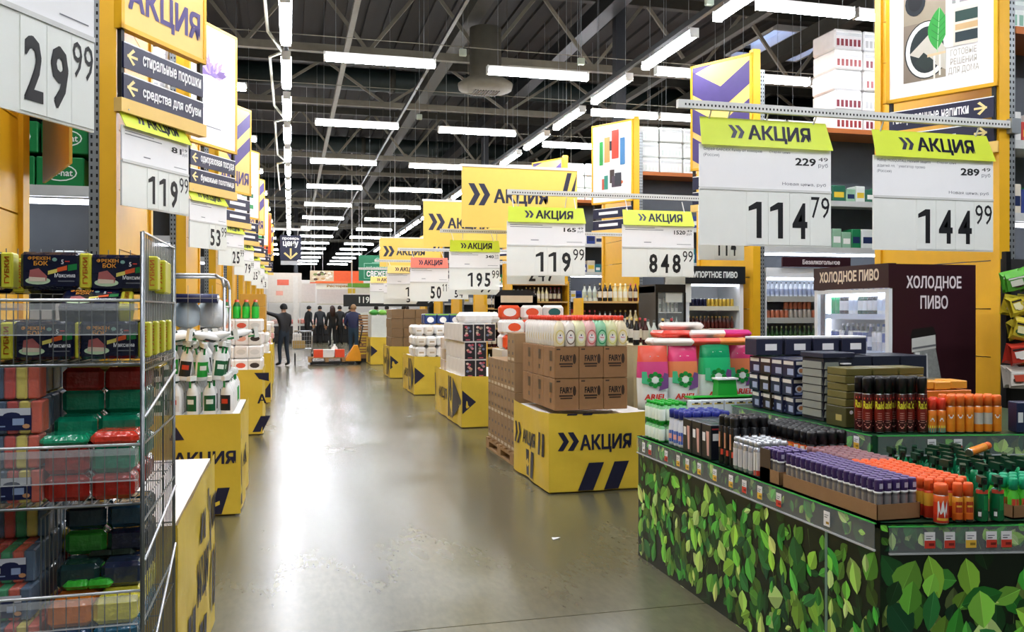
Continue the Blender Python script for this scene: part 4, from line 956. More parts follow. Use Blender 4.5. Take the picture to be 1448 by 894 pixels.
# green brushes lying at right edge, tray with green bottles
tray(2.74, 2.78, .3, .16, .05, 'short brown tray holding bright green bottles at the right')
GK = [('bottle', MB().lathe([(.019, 0), (.021, .01), (.021, .08), (.012, .1), (.012, .11)], mat('#58c83c', .3), n=10).mesh('bottle'), None), ('cap', MB().lathe([(.016, .105), (.016, .145), (.012, .15)], mat('#18a878', .35), n=10).mesh('cap'), 0), ('label', cyl_rect(MB(), .0214, -60, 60, .03, .07, C('#d84a36')).mesh('label'), 0)]
for j in range(3):
    for i in range(6): spawn('bottle', GK, f'bright green bottle with teal cap, {nth(i)} from the left, {nth(j)} row of the right-hand tray', 'bottle', (2.765+.048*i, 2.805+.05*j, D1Z+.004), 0, 'green bottles in the right tray')
# silver and white cans, aisle side
SV = [('spray_can', MB().lathe([(.02, 0), (.022, .005), (.022, .13), (.014, .145)], mat('#b9bcc4', .25, .7), n=11).mesh('can'), None), ('cap', MB().lathe([(.018, .143), (.019, .16), (.012, .17)], mat('#c9ccd0', .2, .6), n=11).mesh('cap'), 0),
      ('label', cyl_rect(MB(), .0224, -80, 40, .02, .11, C('#d8d4d8')).mesh('label'), 0)]
SR = SV[:2] + [('label', cyl_rect(cyl_rect(MB(), .0224, -90, 60, .005, .03, C('#d83a2a')), .0224, -90, 60, .03, .12, C('#f0f0f2')).mesh('label'), 0)]
for j in range(5):
    for i in range(4):
        spawn('spray_can', SR if j == 0 else SV, f'{"white can with a red foot" if j == 0 else "silver spray can"}, {nth(i)} from aisle, {nth(j)} row back', 'spray can', (2.225+.048*i, 3.80+.05*j, D1Z), R(-60), 'silver cans on the aisle side')
# black cans with orange bands
BO = [('spray_can', MB().lathe([(.024, 0), (.026, .006), (.026, .09), (.026, .15), (.018, .17)], [STEEL, mat('#16181c', .25), mat('#e0642a', .3), mat('#16181c', .25)], n=12).mesh('can'), None),
      ('cap', MB().lathe([(.0245, .16), (.0245, .21), (.02, .222), (.008, .226)], BLACK, n=12).mesh('cap'), 0),
      ('label', cyl_rect(cyl_rect(MB(), .0264, -100, -50, .095, .145, C('#f0ede8')), .0264, -45, 0, .1, .14, C('#f0b03a')).mesh('label'), 0)]
for j in range(9):
    for i in range(4):
        spawn('spray_can', BO, f'black spray can with an orange band, {nth(i)} from the aisle, {nth(j)} row back', 'spray can', (2.47+.056*i, 3.72+.056*j, D1Z), R(rr.uniform(-40, 20)), 'black cans with orange bands')
# tall black cans with pictures
TBK = [('spray_can', MB().lathe([(.024, 0), (.026, .006), (.026, .2), (.016, .215)], mat('#131418', .25), n=12).mesh('can'), None), ('cap', MB().lathe([(.0235, .205), (.0235, .25), (.018, .26)], BLACK, n=12).mesh('cap'), 0),
       ('label', cyl_rect(cyl_rect(MB(), .0264, -70, -35, .09, .17, C('#c98a6a')), .0264, -30, 0, .05, .08, C('#e8503a')).mesh('label'), 0)]
for j in range(3):
    for i in range(4): spawn('spray_can', TBK, f'tall black can with a flesh-coloured print, {nth(i)} from the aisle, {nth(j)} row', 'spray can', (2.235+.056*i, 4.05+.058*j, D1Z), R(-35), 'tall black cans')
# dark boxes
def pbox(w, d, h, c, art=None):
    m = MB().bbox(-w/2, w/2, 0, d, 0, h, mat(c, .35), .003)
    if art: art(m, w, d, h)
    return m.mesh('box')
def a_dark(m, w, d, h):
    m.rect(-w*.4, w*.1, h*.55, h*.75, PAPER, -.001); m.ell(w*.25, h*.4, w*.12, h*.25, C('#c9485a'), -.0012, 10); m.rect(-w*.45, w*.45, h*.86, h*.9, C('#b03a3a'), -.001)
    s = -w/2-.001
    m.add([(s, d*.2, h*.1), (s, d*.2, h*.8), (s, d*.5, h*.8), (s, d*.4, h*.1)], [(0, 3, 2, 1)], C('#e8b4a8')); m.add([(s, d*.6, h*.5), (s, d*.6, h*.75), (s, d*.9, h*.75), (s, d*.9, h*.5)], [(0, 3, 2, 1)], PAPER)
DBX = pbox(.1, .11, .19, '#191c26', a_dark)
for j in range(3):
    for i in range(3): thing('gel_box', f'dark box with a white label, {nth(i)} from aisle, {nth(j)} row by black cans', 'box', (2.26+.108*i, 4.26+.118*j, D1Z), 0, 'dark boxes on the lower deck', DBX)
# blue bottles, green-white bottles, white boxes
BBK = [('bottle', MB().lathe([(.022, 0), (.026, .01), (.026, .1), (.02, .15), (.011, .17), (.011, .18)], mat('#e4e8f2', .3), n=11).mesh('bottle'), None), ('cap', MB().lathe([(.022, .165), (.023, .21), (.018, .218)], mat('#2a3490', .35), n=11).mesh('cap'), 0), ('label', cyl_rect(cyl_rect(MB(), .0265, -90, 30, .02, .09, C('#3a62c0')), .027, -60, 0, .04, .07, C('#f0b0a8')).mesh('label'), 0)]
for j in range(4):
    for i in range(5): spawn('bottle', BBK, f'white bottle with blue cap, {nth(i)} from the aisle, {nth(j)} row', 'bottle', (2.25+.062*i, 4.63+.065*j, D1Z), R(-40), 'blue-capped bottles')
GWK = [('bottle', MB().lathe([(.02, 0), (.022, .01), (.022, .08), (.01, .1), (.01, .105)], [mat('#3fbf4a', .3), mat('#e8f4e6', .3), mat('#8fd89a', .3), mat('#2fae3f', .3)], n=10).mesh('bottle'), None), ('cap', MB().lathe([(.013, .1), (.013, .12)], mat('#18b02c', .35), n=8).mesh('cap'), 0)]
for r in range(2):
    for j in range(5):
        for i in range(4): spawn('bottle', GWK, f'small green and white bottle, {nth(i)} from aisle, {nth(j)} row, {"upper" if r else "lower"} layer', 'bottle', (2.225+.05*i, 4.93+.052*j, D1Z+.122*r), 0, 'green and white bottles at the far corner')
def a_w(m, w, d, h): m.rect(-w*.4, w*.4, h*.78, h*.86, C('#d8c060'), -.001); m.rect(-w*.15, w*.2, h*.82, h*.9, INK, -.0012)
WBX = pbox(.075, .05, .12, '#e4e9ee', a_w)
for i in range(6): thing('repellent_box', f'white box in the row before the green tray, {nth(i)} from the left', 'box', (2.49+.079*i, 5.0, D1Z+.12), 0, 'white boxes at the far end', WBX)
thing('display_block', 'teal carton that lifts the row of white boxes', 'box', (2.68, 4.97, D1Z), me=pbox(.5, .2, .118, '#2b8f6a'))
thing('green_tray', 'bright green display tray above the white boxes', 'tray', (2.72, 5.05, D1Z+.242), me=MB().box(-.22, .22, 0, .14, 0, .01, C('#2fc43a')).box(-.22, .22, 0, .01, 0, .02, C('#2fc43a')).box(-.04, .1, .02, .1, .01, .12, mat('#27a83a', .3), taper=.008).box(-.045, .105, .015, .1, .12, .13, PAPER).mesh('green_tray'))

# ---------------------------------------------------------------- goods on the upper tier
U = Z2+.004
def raid(r, h):
    m = MB(); q = r*1.012
    cyl_rect(m, q, -75, 75, h*.80, h*.84, C('#d84a3a')); cyl_text(m, 'Raid', r*1.03, -52, 52, h*.57, h*.76, C('#e8e23a'), .05)
    for a in range(-42, 43, 12): cyl_rect(m, q*1.005, a-6, a+6, h*(.1+.08*(a/42)**2*2), h*(.125+.08*(a/42)**2*2), C('#f0a090'), 1)
    for k in range(5): cyl_rect(m, q, -22, 22, h*(.24+.055*k), h*(.255+.055*k), C('#d8a090'), 2)
    return m
RK = big_can('#3a0f12', '#7a2018', '#4a1512', .0245, .205, '#131313', .07, raid)
for j in range(2):
    for i in range(6):
        spawn('spray_can', RK, f'dark red insect spray with yellow name and black cap, {nth(i)} from the left, {"front" if j == 0 else "rear"} row', 'spray can', (2.775+(0, .047, .096, .158, .209, .259)[i], 3.69+.062*j-.2*.055*i+.018*((i+1) % 2), U), R(-32), 'dark red insect sprays on the upper tier')
def orr(r, h):
    m = MB(); cyl_rect(m, r*1.012, -60, 60, 0.0+h*.02, h*.2, C('#1f9a8a')); m2 = cyl_rect(m, r*1.012, -60, 60, h*.2, h*.3, C('#e8e04a'))
    for a in (-20, -10, 0, 10, 20): cyl_rect(m, r*1.02, a-5, a+5, h*(.55-.08*(a/20)**2), h*(.62-.08*(a/20)**2), PAPER, 1)
    return m
OK1 = big_can('#e8702a', '#e88a2a', '#f0862e', .021, .12, '#f0442c', .05, orr)
def orr2(r, h):
    m = MB()
    for a in (-24, -12, 0, 12, 24): cyl_rect(m, r*1.02, a-6, a+6, h*(.5+.08*(a/24)**2), h*(.56+.08*(a/24)**2), PAPER, 1)
    cyl_rect(m, r*1.02, -6, 6, h*.56, h*.64, C('#e05a1a')); return m
OK2 = big_can('#f08a22', '#f2922a', '#f28a26', .0225, .14, '#f2742a', .045, orr2)
OK3 = big_can('#f08a22', '#c9c2b8', '#f28a26', .0225, .14, '#f2742a', .045)
for i in range(8):
    k, wd = ((OK1, 'orange can with teal foot and red cap') if i < 2 else (OK3, 'orange can with a silver band') if i in (5, 6) else (OK2, 'tall orange can with white emblem'))
    for j in range(2):
        spawn('spray_can', k, f'{wd}, {nth(i)} from the dark red sprays, {"front" if j == 0 else "rear"} row', 'spray can', (3.075+.046*i, 3.615+.055*j-.0095*i, U), R(-32), 'orange cans on the upper tier')
for i in range(4): thing('cream_box', f'yellow-orange carton lying behind the orange cans, {nth(i)} from the left', 'box', (3.10+.1*i, 3.80, U+.19+.004*(i % 2)), R(8-5*i), 'yellow-orange cartons', pbox(.095, .14, .04, '#f0a83a'))
thing('display_block', 'orange display carton behind the orange cans', 'box', (3.26, 3.79, U), me=pbox(.42, .16, .186, '#e8802c'))
bx = MB().bbox(-.13, .13, 0, .08, 0, .15, mat('#1f2a4c', .35), .004); bx.ell(-.02, .105, .05, .03, C('#c9d4e8'), -.001, 16); bx.ell(-.02, .105, .043, .024, C('#1f2a4c'), -.0013, 16); bx.rect(-.06, .02, .045, .055, C('#c9d4e8'), -.001); bx.rect(-.05, .01, .03, .036, C('#c9d4e8'), -.001); bx.ell(.09, .08, .02, .03, C('#e87a3a'), -.001, 12)
bx.rect(-.125, -.1, .05, .1, PAPER, -.001); bx.rect(-.09, .13, .137, .141, C('#c9d4e8'), -.001)
thing('gift_box', 'navy box with a pale oval emblem right of the orange cans', 'box', (3.60, 3.47, U), R(-14), me=bx.mesh('gift_box'))
thing('gift_box', 'navy box standing behind the one with the oval emblem', 'box', (3.87, 3.46, U), R(-14), me=pbox(.2, .08, .15, '#22304f'))
# olive box stack
def a_ol(m, w, d, h): m.rect(-w*.12, w*.12, h*.35, h*.6, C('#d8d23a'), -.001); m.ell(-w*.3, h*.75, w*.07, h*.1, PAPER, -.001, 10); m.ell(w*.3, h*.75, w*.07, h*.1, PAPER, -.001, 10); m.add([(-w/2-.001, d*.2, h*.3), (-w/2-.001, d*.2, h*.6), (-w/2-.001, d*.5, h*.6), (-w/2-.001, d*.5, h*.3)], [(0, 3, 2, 1)], C('#b8a860'))
OLB = pbox(.155, .17, .105, '#4c4a26', a_ol); OLB2 = pbox(.15, .165, .038, '#6a6434')
for i in range(3):
    thing('repellent_box', f'olive box with a yellow emblem at the foot of its stack, {nth(i)} from the left', 'box', (2.84+.16*i, 3.86, U), 0, 'olive boxes', OLB)
    for k in range(5): thing('flat_box', f'flat olive carton, {nth(k)} layer up, {nth(i)} stack from the left', 'box', (2.84+.16*i+.004*(k % 3-1), 3.86, U+.107+.040*k), R((k % 3-1)*1.5), 'flat olive cartons', OLB2)
# shelf-ready box with hooks (wet-looking grey packs)
hk = MB().box(-.09, .09, 0, .2, 0, .34, mat('#1d2230', .5))
t = thing('hook_box', 'navy display carton of grey packs with a saw-tooth edge', 'box', (2.90, 4.12, U), me=hk.mesh('hook_box'))
for k in range(7):
    O('grey_pack', MB().box(-.10, -.09, .01, .19, .02+.044*k, .058+.044*k, mat('#8d9188', .5), taper=.003).box(-.088, .0, -.012, 0, .02+.044*k, .056+.044*k, mat('#7d8278', .5), taper=.004), t)
    O('hook', MB().box(.01, .06, -.03, -.002, .045+.044*k, .052+.044*k, PAPER), t)
thing('cover_carton', 'flat dark navy carton on the hook carton', 'box', (2.90, 4.11, U+.342), me=MB().bbox(-.1, .1, 0, .22, 0, .03, mat('#20243a', .5), .004).mesh('cover_carton'))
# hanging blister packs beyond
def a_bl(m, w, d, h):
    s = -w/2-.001
    m.rect(-w*.4, w*.4, h*.72, h*.9, C('#e8e2d6'), -.001); m.ell(0, h*.4, w*.3, h*.2, C('#dfe4ee'), -.001, 12); m.ell(0, h*.4, w*.18, h*.12, C('#c98a5a'), -.0013, 10); m.rect(-w*.35, w*.3, h*.08, h*.2, C('#7a8ab8'), -.001)
    m.add([(s, d*.1, h*.7), (s, d*.1, h*.9), (s, d*.9, h*.9), (s, d*.9, h*.7)], [(0, 3, 2, 1)], C('#e8e2d6')); m.add([(s, d*.1, h*.15), (s, d*.1, h*.5), (s, d*.6, h*.5), (s, d*.6, h*.15)], [(0, 3, 2, 1)], C('#aab4d0'))
BLI = pbox(.085, .12, .105, '#1a2140', a_bl); BLC = pbox(.085, .12, .105, '#2a2018', a_bl)
for c in range(3):
    for j in range(4):
        for k in range(3):
            thing('blister_pack', f'{"brown" if (c+j) % 3 == 2 else "navy"} repellent pack, {nth(c)} column, {nth(j)} row back, {nth(k)} layer up beside the hook carton', 'pack', (2.84+.09*c, 4.38+.125*j+.02*(k % 2), U+.107*k), R(-8+5*((c+k) % 3)), 'repellent packs on the upper tier', BLC if (c+j) % 3 == 2 else BLI)
for i in range(4):
    m = MB().bbox(-.09, .09, 0, .14, 0, .10, mat('#20243c', .5), .004).rect(-.03, .05, .03, .07, PAPER, -.001).bbox(-.09, .09, .0, .14, .1, .115, mat('#e4e4e6', .5), .003)
    thing('top_carton', f'navy carton with a white lid on top of the blister packs, {nth(i)} from the left', 'box', (2.86+.2*i, 4.75, U+.325), 0, 'navy cartons with white lids', m.mesh('top_carton'))
for i in range(4): thing('stack_box', f'plain dark carton that carries the navy cartons, {nth(i)} from the left', 'box', (3.18+.2*i, 4.6, U), 0, 'dark cartons', pbox(.19, .35, .32, '#262a38'))
for i in range(2): thing('stack_box', f'brown display carton, {nth(i)} from the left behind the olive boxes', 'box', (3.33+.16*i, 3.95, U), 0, 'brown cartons behind', pbox(.155, .2, .20+.02*(i % 2), '#5a5030'))

# ================================================================ SOAP POWDER BAGS
def bag_kit(w, d, h, c_top, c_mid, c_low, art):
    m = MB(); n = 8; rows = 9; vs = []; 
    for k in range(rows):
        t = k/(rows-1); z = h*t; bulge = (math.sin(math.pi*min(1, t*1.05))**.5 if t < .96 else 0); dd = d*(.25+.75*bulge) if t > .6 else d*(.8+.2*bulge)
        if t > .85: dd = d*max(.04, (1-t)/.15*.75)
        ww = w*(1-.04*math.cos(t*6)); ring = []
        for i in range(12):
            a = 2*math.pi*i/12; cx = math.copysign(abs(math.cos(a))**.55, math.cos(a)); sy = math.copysign(abs(math.sin(a))**.7, math.sin(a))
            ring.append((cx*ww/2, sy*dd/2, z))
        vs += ring
    b = len(m.v)
    m.add([], [], c_low); k0 = m.mi(c_low); k1 = m.mi(c_mid); k2 = m.mi(c_top)
    m.v += vs
    for k in range(rows-1):
        for i in range(12):
            m.f.append([k*12+i, k*12+(i+1) % 12, (k+1)*12+(i+1) % 12, (k+1)*12+i]); m.m.append(k0 if k < 4 else k1 if k < 6 else k2); m.sm.append(True)
    m.f.append(list(range(11, -1, -1))); m.m.append(k0); m.sm.append(False)
    a = MB(); art(a, w, d, h)
    return [('powder_bag', m.mesh('bag'), None), ('front_print', a.mesh('print'), 0)]
def ariel(a, w, d, h):
    y = -d/2-.006
    put_text(a, 'ARIEL', -w*.36, w*.36, h*.16, h*.25, C('#d8341c'), y-.002, bold=.05, shear=.15)
    for k in range(8):
        t = R(45*k); x, z = w*.19*math.cos(t), h*.47+w*.19*math.sin(t)
        a.ell(x, z, w*.085, w*.07, C('#0f7a34') if k % 2 else C('#1f9a3a'), y-.001-.0001*k, 10)
    a.ell(0, h*.47, w*.12, w*.11, C('#f0f4ee'), y-.0022, 12)
    a.rect(-w*.32, w*.25, h*.10, h*.125, C('#3a2c4a'), y); a.poly([(w*.12, h*.3), (w*.44, h*.34), (w*.44, h*.56), (w*.3, h*.58)], C('#7a4a8a'), y+.0008); a.poly([(-w*.44, h*.42), (-w*.2, h*.4), (-w*.28, h*.6), (-w*.44, h*.6)], C('#4fbf8a'), y+.0008)
    put_text(a, 'ARIEL', -w*.2, w*.2, h*.78, h*.84, PAPER, -d*.33, bold=.05, shear=.15)
BGK = {'o': bag_kit(.21, .10, .425, mat('#f0604a', .25, bump=.4), mat('#e04f8a', .25), mat('#f2f2f0', .25, bump=.3), ariel), 'p': bag_kit(.21, .10, .425, mat('#e8407a', .25, bump=.4), mat('#f08a5a', .25), mat('#f2f2f0', .25, bump=.3), ariel),
       'g': bag_kit(.225, .10, .455, mat('#0f9a62', .25, bump=.4), mat('#2fc27a', .25), mat('#eef6f0', .25, bump=.3), ariel)}
st = thing('powder_stand', 'plain stand behind the leaf-print stand that carries the powder bags', 'display stand', (0, 0, 0), me=MB().box(2.345, 3.1, 5.235, 5.47, 0, .925, mat('#35584a', .6)).box(2.75, 3.6, 5.48, 6.3, 0, .925, mat('#35584a', .6)).mesh('powder_stand'))
for i, (k, cw, x) in enumerate((('o', 'orange and pink', 2.345), ('p', 'pink and orange', 2.56), ('g', 'green', 2.80))):
    spawn('powder_bag', BGK[k], f'white washing powder bag with {cw} top, front row of the powder bags', 'bag', (x, 5.35, .93), R(-4+3*i), 'washing powder bags')
for i in range(3):
    for j in range(4): spawn('powder_bag', BGK['opgo'[(i+j) % 4]], f'washing powder bag, {nth(j)} row of the rear block, {nth(i)} from the left', 'bag', (2.88+.235*i, 5.58+.14*j, .93), R(-4), 'washing powder bags of the rear block')
rr = random.Random(3)
for i in range(7):
    c, cw = [('#f0e8e0', 'white'), ('#e84a3a', 'red'), ('#f08a3a', 'orange'), ('#e84a3a', 'red'), ('#f0e8e0', 'white'), ('#d8408a', 'pink'), ('#f0e8e0', 'white')][i]
    m = MB().bbox(-.15, .15, -.1, .1, 0, .05, mat(c, .25, bump=.4), .02)
    thing('powder_bag', f'{cw} powder bag lying flat on the standing bags, {nth(i)} one', 'bag', (2.50+.20*(i % 3)+.08*(i//3), 5.42+.08*(i//3), 1.352+.052*(i//3)), R(rr.uniform(-20, 20)), 'powder bags lying on top', m.mesh('powder_bag'))

# ================================================================ FRIDGES
MAR = mat('#33141c', .35, var=.06); FWH = mat('#e8ecee', .35, var=.03)
def fridge_goods(pref, x, y, zs, n, kinds, axis, d=.062, rows=1, grp=None):
    for s, z in enumerate(zs):
        for i in range(n):
            me, cw, nm = kinds[(s*3 + i//3) % len(kinds)] if not callable(kinds) else kinds(s, i)
            p = (x+(d*i if axis == 'x' else 0), y+(d*i if axis == 'y' else 0), z)
            thing(nm, f'{cw}, {nth(i)} from left, {nth(s)} shelf {pref}', nm.replace('beer_', ''), p, 0, grp or ('drinks ' + pref), me)
# cold beer fridge, front towards the aisle (-X)
F0 = (4.26, 5.41); FW, FD, FH = .92, .73, 1.93
fr = thing('beer_fridge', 'maroon glass-door fridge lettered ХОЛОДНОЕ ПИВО with a bottle neck on its side', 'fridge', (F0[0], F0[1], 0))
O('side_panel', MB().box(0, FD, 0, .025, .0, FH, MAR), fr); O('side_panel', MB().box(0, FD, FW-.025, FW, .0, FH, MAR), fr)
O('back_panel', MB().box(FD-.03, FD, .025, FW-.025, 0, FH, FWH), fr); O('top_panel', MB().box(0, FD, .025, FW-.025, FH-.03, FH, MAR), fr)
O('base', MB().box(.02, FD, .025, FW-.025, 0, .15, DARKG), fr)
O('inner_lining', MB().box(.05, FD-.03, .025, .035, .15, FH-.16, FWH).box(.05, FD-.03, FW-.035, FW-.025, .15, FH-.16, FWH), fr)
hd = O('header', MB().box(-.035, .03, -.004, FW+.004, FH-.175, FH+.005, MAR), fr)
m = MB(); put_text(m, 'ХОЛОДНОЕ ПИВО', .08, FW-.10, .042, .145, C('#f0e0c8'), 0, bold=.05); O('lettering', m, hd, (-.0365, FW, FH-.175), R(-90))
m = MB(); put_text(m, 'ХОЛОДНОЕ', .12, .60, 1.735, 1.845, C('#e9dfe0'), -.0015, bold=.025); put_text(m, 'ПИВО', .24, .48, 1.60, 1.70, C('#e9dfe0'), -.0015, bold=.025); O('lettering', m, fr)
m = MB()
m.poly([(.17, .75), (.50, .75), (.44, 1.0), (.37, 1.32), (.185, 1.30), (.17, 1.0)], mat('#8f928e', .5, var=.35, scale=40), -.0016); m.poly([(.165, 1.28), (.375, 1.31), (.37, 1.41), (.165, 1.385)], C('#c9cac4'), -.0018)
m.poly([(.15, 1.38), (.38, 1.41), (.35, 1.47), (.17, 1.45)], C('#14100f'), -.002); m.poly([(.18, .75), (.24, .75), (.235, 1.28), (.195, 1.28)], C('#e4e5e2'), -.0021)
m.poly([(.30, .8), (.32, .8), (.30, 1.27), (.285, 1.27)], C('#c9cbc8'), -.0021); m.poly([(.17, 1.30), (.375, 1.325), (.375, 1.34), (.17, 1.315)], C('#6b6d70'), -.0022); O('bottle_picture', m, fr)
sf = MB().box(.06, FD-.04, .035, FW-.035, 0, .012, FWH).box(.05, .062, .035, FW-.035, -.012, .03, mat('#cfe0ff', .4)).mesh('shelf')
ZS = [1.53, 1.25, .98, .7, .42, .17]
for z in ZS: O('shelf', sf, fr, (0, 0, z))
O('door_frame', MB().box(-.03, 0, 0, .04, .15, FH-.18, FWH).box(-.03, 0, FW-.04, FW, .15, FH-.18, FWH).box(-.03, 0, .04, FW-.04, .15, .19, FWH).box(-.03, 0, .04, FW-.04, FH-.21, FH-.18, FWH), fr)
O('door_pane', MB().box(-.018, -.012, .04, FW-.04, .19, FH-.21, mat('#e8f0ff', .05, var=0, alpha=.12)), fr)
O('light_tube', MB().rod((.08, .045, .2), (.08, .045, FH-.25), .012, TUBES, 6).rod((.08, FW-.045, .2), (.08, FW-.045, FH-.25), .012, TUBES, 6).rod((.07, .06, FH-.22), (.07, FW-.06, FH-.22), .012, TUBES, 6), fr)
bt = lambda c, cap, lab, h=.22, r=.028: bottle_mesh(r, h, mat(c, .2), mat(cap, .35), mat(lab, .35))
BM = [(bt('#1f4a3a', '#c9d0d8', '#e8eef4'), 'dark green bottle with white label', 'beer_bottle'), (bt('#1a2a6a', '#e8e8f0', '#d8e0f4'), 'blue bottle with pale label', 'beer_bottle'), (bt('#16181c', '#d0d4da', '#e0e4ea'), 'black bottle with white label', 'beer_bottle'), (bt('#e8eef6', '#3a66b8', '#c8d8f0'), 'clear pale bottle', 'beer_bottle'), (bt('#15a06a', '#e8f0e8', '#1fae6a'), 'bright green bottle', 'beer_bottle'), (bt('#e6ecf4', '#d83a4a', '#d8485a'), 'white bottle with red label', 'beer_bottle')]
CNM = [(can_mesh(.03, .165, mat('#dfe6f2', .25, .3), mat('#2a4a9a', .3)), 'white and blue can', 'beer_can'), (can_mesh(.03, .165, mat('#e2e6f0', .25, .3), mat('#e8ecf4', .3)), 'pale silver can', 'beer_can'), (can_mesh(.03, .165, mat('#147a6a', .25, .3), mat('#d8f0ea', .3)), 'teal can', 'beer_can')]
fridge_goods('in cold beer fridge', F0[0]+.10, F0[1]+.08, [z+.014 for z in ZS], 14, lambda s, i: (BM[(0, 3, 2, 0, 3, 2, 4, 3, 0, 2)[(i//2) % 10]] if s == 0 else (CNM[(i//3) % 2] if i % 5 else BM[1]) if s == 1 else (CNM[2] if i > 5 else BM[5]) if s == 2 else BM[(i//2) % 4]), 'y', .058)
fridge_goods('in cold beer fridge rear', F0[0]+.18, F0[1]+.08, [z+.014 for z in ZS[:3]], 13, lambda s, i: BM[(i//3+s+1) % 4], 'y', .062)
# imported beer fridge, front towards the camera
F1 = (4.72, 9.76); W1, D1, H1 = .79, .62, 2.13
fr = thing('beer_fridge', 'white open-front cooler lettered ИМПОРТНОЕ ПИВО under a black header', 'fridge', (F1[0], F1[1], 0))
O('side_panel', MB().box(0, .05, 0, D1, 0, H1-.2, FWH), fr); O('side_panel', MB().box(W1-.05, W1, 0, D1, 0, H1-.2, FWH), fr)
O('back_panel', MB().box(.05, W1-.05, D1-.04, D1, 0, H1-.2, FWH), fr); O('base', MB().box(.03, W1-.03, .02, D1, 0, .2, DARKG), fr)
hd = O('header', MB().box(-.01, W1+.01, -.03, D1, H1-.22, H1, mat('#171b20', .4)), fr); m = MB(); put_text(m, 'ИМПОРТНОЕ ПИВО', .03, W1-.1, .075, .155, C('#e8ece8'), 0, bold=.05); O('lettering', m, hd, (0, -.0315, H1-.22))
O('light_tube', MB().rod((.06, .05, H1-.235), (W1-.06, .05, H1-.235), .012, TUBES, 6), fr)
sf = MB().box(.05, W1-.05, .05, D1-.05, 0, .015, FWH).box(.04, W1-.04, .03, .055, -.02, .035, C('#cfcbb8')).mesh('shelf')
Z1S = [1.60, 1.32, 1.03, .76, .48]
for z in Z1S: O('shelf', sf, fr, (0, 0, z))
m = MB()
for z in Z1S[2:4]:
    for x in (.12, .26, .42, .56): m.rect(x, x+.06, -.012+z, .025+z, C('#c84a3a'), .0285)
O('price_tag', m, fr)
IB = [(can_mesh(.023, .115, mat('#d8b84a', .3, .4)), 'gold can', 'beer_can'), (can_mesh(.023, .115, mat('#1c2140', .3, .3)), 'dark navy can', 'beer_can'), (bt('#4a1a14', '#c9a04a', '#5a2018', .17, .022), 'dark red-brown bottle', 'beer_bottle'), (bt('#d8d4c8', '#c03a2a', '#7a5a4a', .17, .024), 'pale bottle with red cap', 'beer_bottle'), (bt('#3a1a12', '#e8e0d0', '#2a120e', .2, .025), 'dark bottle with a pale neck', 'beer_bottle')]
fridge_goods('in imported beer cooler', F1[0]+.09, F1[1]+.1, [z+.017 for z in Z1S], 12, lambda s, i: (IB[1] if i < 5 else IB[0]) if s == 0 else IB[2] if s == 1 else IB[3] if s == 2 else IB[4], 'x', .054)
fridge_goods('in imported beer cooler, rear row', F1[0]+.09, F1[1]+.17, [z+.017 for z in Z1S[:2]], 12, lambda s, i: (IB[1] if i < 5 else IB[0]) if s == 0 else IB[2], 'x', .0505)
# slim dark cooler beside it
fr = thing('drinks_cooler', 'slim black-framed cooler with a glass door left of the imported beer cooler', 'fridge', (4.30, 9.74, 0))
O('side_panel', MB().box(0, .03, 0, .5, 0, 1.88, BLACK), fr); O('side_panel', MB().box(.37, .40, 0, .5, 0, 1.88, BLACK), fr); O('back_panel', MB().box(.03, .37, .47, .5, 0, 1.88, mat('#b9bfc0', .4)), fr); O('header', MB().box(0, .40, -.02, .5, 1.8, 1.9, BLACK), fr)
O('door_frame', MB().box(0, .03, -.03, 0, .1, 1.8, BLACK).box(.37, .4, -.03, 0, .1, 1.8, BLACK).box(.03, .37, -.03, 0, .1, .14, BLACK), fr); O('door_pane', MB().box(.03, .37, -.02, -.015, .14, 1.8, CLEAR), fr)
sf = MB().box(.03, .37, .03, .46, 0, .012, FWH).mesh('shelf')
for z in (1.55, 1.3, 1.05, .8, .5): O('shelf', sf, fr, (0, 0, z))
fridge_goods('in slim black cooler', 4.36, 9.84, [1.564, 1.314, 1.064, .814], 6, lambda s, i: [(gb(.04, .1, .16, '#d6dad6', '#8d9a92'), 'pale carton', 'carton'), (bt('#c9cfc9', '#8a9a90', '#aab4ac', .19, .022), 'clear water bottle', 'beer_bottle')][(s+i//2) % 2], 'x', .055)
# cooled wall shelf on unit R2 (soft drinks) with its own header
hb = thing('header_board', 'narrow maroon header lettered Безалкогольное above the cooled shelves', 'sign', (6.0, 9.655, 2.13), me=MB().box(0, .98, 0, .03, 0, .125, MAR).mesh('header_board'))
m = MB(); put_text(m, 'Безалкогольное', .28, .82, .035, .095, C('#f0e8e8'), -.0015, bold=.04); O('lettering', m, hb)
cs = thing('open_cooler', 'open cooled wall shelf of cans and green bottles right of the yellow post', 'cooler', (5.80, 9.70, 0))
O('back_panel', MB().box(0, 1.9, .44, .46, 0, 2.05, mat('#cfd8e4', .4)), cs); O('side_panel', MB().box(-.015, 0, 0, .46, 0, 2.05, FWH), cs); O('side_panel', MB().box(1.9, 1.93, 0, .46, 0, 2.05, FWH), cs); O('canopy', MB().box(-.015, 1.93, -.02, .46, 2.0, 2.12, FWH), cs)
O('light_tube', MB().rod((.03, .05, 1.98), (1.85, .05, 1.98), .015, TUBES, 6), cs)
sf = MB().box(0, 1.9, .03, .44, 0, .02, mat('#8f938c', .5)).box(0, 1.9, .01, .03, -.03, .04, mat('#a8aaa4', .4)).mesh('shelf'); ZC_ = [1.72, 1.45, 1.10, .75]
for z in ZC_: O('shelf', sf, cs, (0, 0, z))
GB_ = (bt('#2f5a2c', '#c8cfa0', '#5a7a3a', .26, .028), 'green glass bottle', 'beer_bottle'); CC2 = [(can_mesh(.03, .12, mat('#c8785a', .3, .3)), 'copper can', 'beer_can'), (can_mesh(.03, .12, mat('#b9b2a8', .3, .3)), 'grey can', 'beer_can')]
